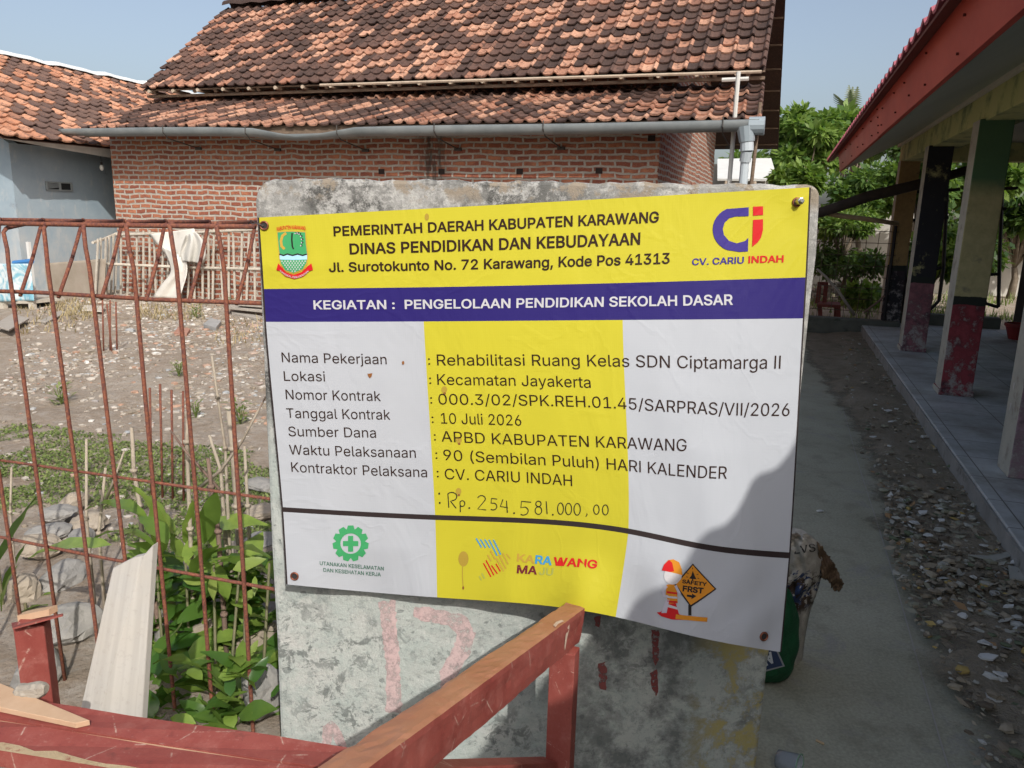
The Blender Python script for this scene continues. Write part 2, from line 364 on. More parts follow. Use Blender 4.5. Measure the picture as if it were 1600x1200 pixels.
mb.build('rafters', M_WOOD_D, house)
# PVC gutter: an open half pipe, sagging and twisted where it has come loose
M_PVC = mottled('grey_pvc', (.115, .13, .135), (.18, .195, .195), 3, .45, .05, spec=.45)
gpx = [(97, 207, 0, .06), (160, 207, 0, .075), (250, 206, 0, .079), (330, 206, 0, .079), (400, 207, .1, .08), (440, 211, .5, .085), (468, 213, .75, .08), (510, 210, .6, .085), (560, 205, .25, .09), (640, 205, 0, .082), (740, 204, -.05, .081), (900, 202, 0, .081), (1060, 199, 0, .082), (1186, 196, 0, .082)]
GL = [(atA(x, y, 9.42), tw, r) for x, y, tw, r in gpx]; mb = MB(); G = []
for i in range(66):
    s_ = i/65*(len(GL)-1); k = min(int(s_), len(GL)-2); f = s_-k; f = f*f*(3-2*f)
    c_ = GL[k][0]*(1-f)+GL[k+1][0]*f; tw = GL[k][1]*(1-f)+GL[k+1][1]*f; r_ = GL[k][2]*(1-f)+GL[k+1][2]*f
    G.append([c_+E1*(r_*cos(th+tw))+ZZ*(r_*.95*sin(th+tw)+.02) for th in np.linspace(-.15*pi, -1.16*pi, 13)])
mb.grid(G); GUT = mb.build('gutter', M_PVC, house, smooth=True, solid=.006)
mb = MB(); e0 = atA(1170, 197, 9.42); mb.tube([e0, e0-P1*-.17], .1, 14); 
mb.tube([atA(1166, 198, 9.42), atA(1167, 222, 9.42)], [.11, .085], 12); GUT2 = mb.build('gutter_end', plain('pvc_fitting', (.26, .31, .34), .4, .5), GUT, smooth=False)
mb = MB(); M_BRK = plain('bracket_iron', (.06, .055, .05), .7); dp = [atA(1167, 222, 9.42), atA(1167, 236, 9.42), atA(1164, 252, 9.45), atA(1164, 300, 9.45)]
mb.tube(dp[:2], .075, 12); mb.tube(dp[1:3], .065, 12); mb.tube([dp[2]+ZZ*.03, L(pz(dp[2]), az(dp[2]), 0)], .05, 12)
mb.build('downpipe', plain('pvc_pale', (.42, .47, .5), .4, .5), house)
mb = MB()
for x, y in ((262, 208), (390, 209), (532, 209), (683, 206), (852, 203), (1130, 199)):
    mb = MB()
    q = atA(x, y, 9.42); mb.tube([q+ZZ*.1-E1*.09, q-E1*.097, q-ZZ*.075], .008, 5); mb.tube([q-ZZ*.075, L(pz(q)+.05, 10.0, q[2]-.17)], .009, 5); mb.box(L(pz(q)+.05, 9.985, q[2]-.17), P1*.05, E1*.02, ZZ*.02)
    mb.build('gutter_bracket', M_BRK, house)
M_PW = plain('pole_white', (.5, .5, .47), .6)
for x, y0, m_ in ((1154, 112, 0), (1188, 160, 1)):
    q = atA(x, y0, 9.6); mb = MB(); mb.tube([q, L(pz(q)+(0 if m_ == 0 else -.06), 9.6, -.1)], .026 if m_ == 0 else .022, 8); mb.build('support_pole', [M_PW, M_WOOD_D][m_], house)
mb = MB(); mb.tube([atA(500, 133, 10.35), atA(1190, 112, 10.35)], .02, 6); mb.build('purlin', M_WOOD_P, house)
mb = MB(); mb.tube([atA(1128, 125, 9.9), atA(1170, 123, 9.9)], .025, 6); mb.build('pipe', M_PW, house)
mb = MB(); q = [L(PLW+.3+k*.001, 10.0, 0) for k in range(2)]
M_HOLE = plain('hole_dark', (.03, .022, .02), .95)
for x, y in ((596, 268), (690, 268), (812, 268), (936, 267), (1018, 216)):
    c_ = atA(x, y, 9.995); mb = MB(); mb.box(c_, P1*.045, E1*.004, ZZ*.035); mb.build('putlog_hole', M_HOLE, house)
for i in range(20):
    s_ = (i+.3)/20; q = uL*(1-s_)+uR*s_; mb = MB(); mb.tube([q-ZZ*.055-E1*.02, q-ZZ*.055+E1*.35], .028, 8); mb.build('rafter_end', M_WOOD_P, house)

# ------------------------------------------------------------------ neighbour's house on the left
PB = -11.04; nh = thing('rendered_house', 'grey-blue rendered house with clay tile roof and white ridge at the left', 'house', L(PB-3, 11, 0))
t = NT('blue_render', .9, .2); n1 = t.noise(1.6, 6, .65); n2 = t.noise(7, 7, .7, stretch=(1, 1, .5))
c = t.mix(t.ramp(n1, .3, .7), (.23, .30, .355), (.31, .375, .42)); c = t.mix(t.ramp(n2, .55, .75, 0, .7), c, (.42, .43, .43))
zz = t.z()[2]; c = t.mix(t.math('MULTIPLY', t.ramp(zz, .3, 1.5, 1, 0), t.ramp(n2, .3, .6)), c, (.42, .42, .41)); c = t.mix(t.ramp(t.noise(3, 7, .75), .62, .75, 0, .6), c, (.12, .125, .125)); t.col(c); t.bump(n2, .3, .01)
AC = az(atP(22, 300, PB)); mb = MB(); wallbox(mb, PB-7, PB, AC, 20, -.3, 2.38); mb.build('wall', t.mat, nh)
PE = PB+.62; zE = 2.42; M_BLUE = t.mat; e0, e1 = L(PE, AC-.6, zE), L(PE, 20, zE+.05); ridP = PE-4.0
rr0, rr1 = atP(-40, 79, ridP), atP(222, 134, ridP); zr = (rr0[2]+rr1[2])/2
mb = MB(); tile_roof(mb, e0, e1, L(ridP, 20, zr), L(ridP, AC-.6, zr), .235, .26, 21, orange_share=.42)
tile_roof(mb, L(ridP-4, AC-.6, zE), L(ridP-4, 20, zE), L(ridP, 20, zr), L(ridP, AC-.6, zr), .4, .5, 22); mb.build('roof', M_TILE2, nh); mb = MB(); mb.hexa([L(PB-7, AC+.002, 2.38), L(PB, AC+.002, 2.38), L(ridP, AC+.002, zr-.12)], [L(PB-7, AC+.15, 2.38), L(PB, AC+.15, 2.38), L(ridP, AC+.15, zr-.12)]); mb.build('gable_wall', M_BLUE, nh)
mb = MB(); G = []
for k in range(40):
    G.append([L(ridP, AC-.6+k*(20-AC+.6)/39, zr+.01+.02*(k % 2)+.014*sin(k*1.7))+P1*(.13*cos(th))+ZZ*(.085*sin(th)) for th in np.linspace(0, pi, 6)])
mb.grid(G); mb.build('ridge_cap', plain('white_mortar', (.62, .64, .64), .9), nh)
mb = MB(); q = [atP(4, 214, PB+.5), atP(178, 229, PB+.5), atP(178, 247, PB+.42), atP(90, 232, PB+.42), atP(4, 216, PB+.42)]
mb.poly(q); mb.poly([q[0], q[4], L(PB, az(q[4]), q[4][2]+.14), L(PB, az(q[0]), q[0][2]+.14)]); mb.poly([q[1], q[0], L(PB, az(q[0]), q[0][2]+.16), L(PB, az(q[1]), q[1][2]+.16)])
mb.build('awning_sheet', mottled('asbestos_sheet', (.46, .47, .46), (.58, .585, .57), 5, .85, .2), nh, solid=.01)
v0, v1 = atP(70, 283, PB), atP(112, 299, PB); mb = MB(); a0, a1, zt, zb = az(v0), az(v1), v0[2], v1[2]
mb.pbox(PB-.02, PB+.006, a0, a1, zb, zt, 1)
for a in (a0, (a0+a1)/2, a1-.02): mb.pbox(PB+.006, PB+.03, a, a+.025, zb, zt)
for z in (zb, zt-.02): mb.pbox(PB+.006, PB+.028, a0, a1, z, z+.02)
for k in range(5):
    z = zb+.03+k*(zt-zb-.05)/5; mb.beam(L(PB+.012, a0, z), L(PB+.012, (a0+a1)/2, z+.03), ZZ, .012, .01)
mb.build('vent', [plain('vent_block', (.22, .25, .26), .9), plain('vent_dark', (.015, .017, .02), .9)], nh)
lb = atP(159, 262, PB+.3); bulb = thing('light_bulb', 'small white light bulb hanging under the neighbour house awning', 'lamp', lb)
mb = MB(); blob(mb, lb, .035, .035, .05, 1, 10, 6, 0); mb.build('bulb', plain('bulb_glass', (.75, .75, .72), .2, .5), bulb, smooth=True)
mb = MB(); mb.tube([lb+ZZ*.04, lb+ZZ*.09], .018, 8); mb.tube([lb+ZZ*.09, lb+ZZ*.30], .005, 5); mb.build('holder', plain('holder_black', (.03, .03, .03), .5), bulb)

# ------------------------------------------------------------------ school building on the right
school = thing('school_building', 'school building with red fascia roof and porch of painted square columns', 'building', L(2.6, 6, 0))
M_SHEET = mottled('red_roof_sheet', (.40, .10, .125), (.50, .16, .19), 2, .55, .05, spec=.4, c3=(.30, .09, .1), s3=4)
PEV, ZEV, SL = .50, 2.405, .5
def sheet(mb, p0, p1, a0, a1, zf, per=.205):
    aa = np.arange(a0, a1, per/6); G = []
    for a in aa:
        ph = 2*pi*a/per; h = .028*max(-.35, sin(ph))
        G.append([L(p, a, zf(p)+h+.045*(0 if k == 0 else 1)*0) for k, p in enumerate(np.linspace(p0, p1, 4))])
    mb.grid(G)
mb = MB(); sheet(mb, PEV, 3.2, 2.25, 12.95, lambda p: ZEV+SL*(p-PEV)+.02); sheet(mb, 1.09, 3.2, -7, 2.25, lambda p: 2.33+(p-1.09)*.60)  # second sheet: unseen section added with cut-back eave to cast the banner's shadow edge
zr_ = ZEV+SL*(3.2-PEV)
G = [[L(p, a, zr_+.02-SL*(p-3.2)) for p in (3.2, 6.0)] for a in (-7, 12.95)]; mb.grid(G)
SROOF = mb.build('roof', M_SHEET, school, solid=.012)
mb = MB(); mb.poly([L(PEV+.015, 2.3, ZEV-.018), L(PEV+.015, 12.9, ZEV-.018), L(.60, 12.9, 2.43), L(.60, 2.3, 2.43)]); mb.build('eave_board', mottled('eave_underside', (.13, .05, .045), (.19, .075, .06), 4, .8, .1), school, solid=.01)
t = NT('red_fascia', .5, .4); n1 = t.noise(2.2, 6, .6, stretch=(1, 1, 2)); n2 = t.noise(30, 4, .7)
c = t.mix(t.ramp(n1, .35, .65), (.38, .038, .022), (.47, .06, .034)); c = t.mix(t.ramp(n2, .6, .8, 0, .35), c, (.42, .12, .08)); t.col(c); t.bump(n1, .12, .01)
M_FAS = t.mat
mb = MB()
mb.hexa([L(.62, 2.3, 2.19), L(.645, 2.3, 2.19), L(.645, 6.9, 2.195), L(.62, 6.9, 2.195)], [L(.58, 2.3, 2.445), L(.61, 2.3, 2.445), L(.61, 6.9, 2.445), L(.58, 6.9, 2.445)])
mb.hexa([L(.623, 6.905, 2.193), L(.645, 6.905, 2.193), L(.645, 11.6, 2.19), L(.623, 11.6, 2.19)], [L(.583, 6.905, 2.445), L(.61, 6.905, 2.445), L(.61, 11.6, 2.445), L(.583, 11.6, 2.445)])
FAS = mb.build('fascia', M_FAS, school)
M_SCR = plain('screw_dark', (.09, .02, .015), .6)
def screw(a, z): mb = MB(); mb.tube([L(.607-(z-2.3)*.16, a, z), L(.593-(z-2.3)*.16, a, z)], .006, 6); mb.build('screw', M_SCR, FAS)
for i in range(13):
    for z in (2.25, 2.365):
        if random.random() < .85: screw(2.95+i*.7+.35*random.random(), z+random.uniform(-.015, .015))
for z in (2.22, 2.27, 2.33, 2.39): screw(6.8+random.uniform(-.03, .03), z)
M_SOF = mottled('grey_soffit', (.50, .51, .42), (.56, .565, .47), 1.5, .75, .1)
mb = MB(); mb.hexa([L(.66, 2.3, 2.205), L(1.36, 2.3, 2.575), L(1.36, 11.55, 2.575), L(.66, 11.55, 2.205)], [L(.66, 2.3, 2.225), L(1.36, 2.3, 2.60), L(1.36, 11.55, 2.60), L(.66, 11.55, 2.225)]); mb.build('soffit', M_SOF, school)
mb = MB(); mb.pbox(1.34, 1.375, 2.3, 12.0, 2.535, 2.575); mb.build('trim', mottled('cream_trim', (.55, .52, .44), (.62, .59, .5), 4, .7, .1), school)
def colmat(name, top, low, patch, seed, k=.52, green=True):
    t = NT(name, .85, .2); o = t.n('Mapping'); o.inputs['Location'].default_value = (seed*3.1, seed*1.7, 0); t.lk(t.obj(), o.inputs[0]); vec = o.outputs[0]
    z = t.z()[2]; n1 = t.noise(3.2, 7, .7, vec=vec); n2 = t.noise(11, 6, .75, vec=vec)
    zz = t.math('ADD', z, t.math('MULTIPLY', t.math('SUBTRACT', n1, .5), .05))
    up = t.mix(t.ramp(n2, .4, .7, 0, .6), top, tuple(x*.55 for x in top)); up = t.mix(t.ramp(n1, k, k+.09), up, patch)
    if green: up = t.mix(t.ramp(zz, 1.75, 1.9), up, (.10, .19, .10))
    lo = t.mix(t.ramp(n2, .38, .62), low, tuple(x*.5 for x in low)); lo = t.mix(t.ramp(n1, .50, .62, 0, .9), lo, (.06, .04, .05)); lo = t.mix(t.ramp(t.math('SUBTRACT', n2, t.math('MULTIPLY', z, .18)), .42, .55), lo, (.36, .33, .32))
    c = t.mix(t.ramp(zz, .97, .975), t.mix(t.ramp(zz, .90, .905), lo, (.03, .035, .03)), up); t.col(c); t.bump(n2, .4, .01); return t.mat
cms = [colmat('column_paint_teal', (.34, .42, .43), (.34, .23, .27), (.2, .23, .25), 1, .6, False), colmat('column_paint_yellow', (.50, .45, .24), (.32, .065, .08), (.24, .23, .16), 2, .53), colmat('column_paint_black', (.42, .40, .2), (.29, .13, .15), (.03, .03, .035), 3, .34, False), colmat('column_paint_brown', (.38, .26, .12), (.035, .035, .04), (.05, .04, .03), 4, .55, False)]
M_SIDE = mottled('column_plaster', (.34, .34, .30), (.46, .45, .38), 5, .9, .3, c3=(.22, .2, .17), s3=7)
COLA = [4.95, 7.2, 9.5, 11.75]
for i, a in enumerate(COLA):
    mb = MB(); pc = [1.32, 1.345, 1.345, 1.36][i]; mb.pbox(pc, pc+.24, a-.12, a+.12, .15, 2.34)
    if i in (1, 2): mb.pbox(pc-.012, pc+.252, a-.132, a+.132, .15, .20)
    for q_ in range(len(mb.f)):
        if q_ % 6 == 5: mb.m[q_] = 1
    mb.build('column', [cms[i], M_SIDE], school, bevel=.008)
# two small white check marks on the nearest column
for zq in (.62, .50):
    mb = MB(); x0_ = 1.3165; mb.poly([L(x0_, 5.0-a_, zq+b_) for a_, b_ in ((0, .05), (.014, 0), (.03, .055), (.022, .055), (.014, .018), (.008, .05))]); mb.build('painted_mark', plain('white_paint', (.6, .6, .6), .7), school)
M_BEAM = mottled('beam_paint', (.44, .47, .20), (.52, .51, .24), 1.6, .85, .2, c3=(.18, .23, .12), s3=2.6, k3=(.48, .62))
mb = MB(); mb.pbox(1.385, 1.66, -7, 12.0, 2.33, 2.56); mb.pbox(1.66, 4.4, 11.65, 11.88, 2.33, 2.56); mb.build('beam', M_BEAM, school)
mb = MB(); mb.pbox(1.38, 2.95, -7, 12.0, 2.565, 2.585); mb.build('porch_ceiling', M_SOF, school)
t = NT('porch_tile', .5, .4); b = t.n('TexBrick'); mp = t.n('Mapping'); mp.inputs['Rotation'].default_value = (0, 0, YAW); t.lk(t.obj(), mp.inputs[0]); t.lk(mp.outputs[0], b.inputs['Vector']); b.offset = 0
b.inputs['Scale'].default_value = 1; b.inputs['Brick Width'].default_value = .4; b.inputs['Row Height'].default_value = .4; b.inputs['Mortar Size'].default_value = .004
b.inputs['Color1'].default_value = (.42, .46, .475, 1); b.inputs['Color2'].default_value = (.47, .50, .51, 1); b.inputs['Mortar'].default_value = (.12, .12, .115, 1)
n1 = t.noise(2.4, 7, .7); n2 = t.noise(14, 6, .75); c = t.mix(t.ramp(n1, .42, .68, 0, .75), b.outputs['Color'], (.22, .21, .18)); c = t.mix(t.ramp(n2, .55, .8, 0, .6), c, (.17, .155, .13)); t.col(c); t.rgh(t.ramp(n1, .35, .65, .4, .85))
mb = MB(); mb.pbox(1.13, 6.0, -7, 12.0, -.1, .15, 0); PORCH = mb.build('porch_floor', t.mat, school, bevel=.006)
mb = MB(); mb.pbox(1.118, 1.1295, -7, 12.0, -.1, .138); mb.build('porch_edge', mottled('edge_render', (.20, .20, .19), (.30, .30, .285), 5, .9, .3, c3=(.1, .1, .09), s3=7), PORCH)
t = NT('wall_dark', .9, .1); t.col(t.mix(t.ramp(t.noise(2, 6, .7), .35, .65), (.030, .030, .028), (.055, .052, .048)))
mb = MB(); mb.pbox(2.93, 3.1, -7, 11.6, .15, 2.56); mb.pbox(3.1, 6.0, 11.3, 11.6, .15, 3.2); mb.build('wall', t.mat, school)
mb = MB(); mb.pbox(2.905, 2.929, 8.2, 9.2, .151, 2.2); mb.pbox(2.895, 2.904, 8.27, 9.13, .25, 1.1); mb.pbox(2.895, 2.904, 8.27, 9.13, 1.2, 2.1); mb.build('door', mottled('door_brown', (.035, .022, .016), (.05, .03, .022), 3, .6, .1), school)
M_PLIN = mottled('mossy_plinth', (.085, .095, .08), (.15, .155, .135), 4, .95, .5, c3=(.05, .06, .045), s3=5)
mb = MB(); mb.pbox(-1.6, 1.6, 11.51, 11.72, -.1, .22); mb.pbox(1.6, 2.9, 12.01, 12.2, -.1, .30); tag(mb.build('plinth_wall', M_PLIN, bevel=.015), 'low mossy concrete wall closing the far end of the path', 'wall')

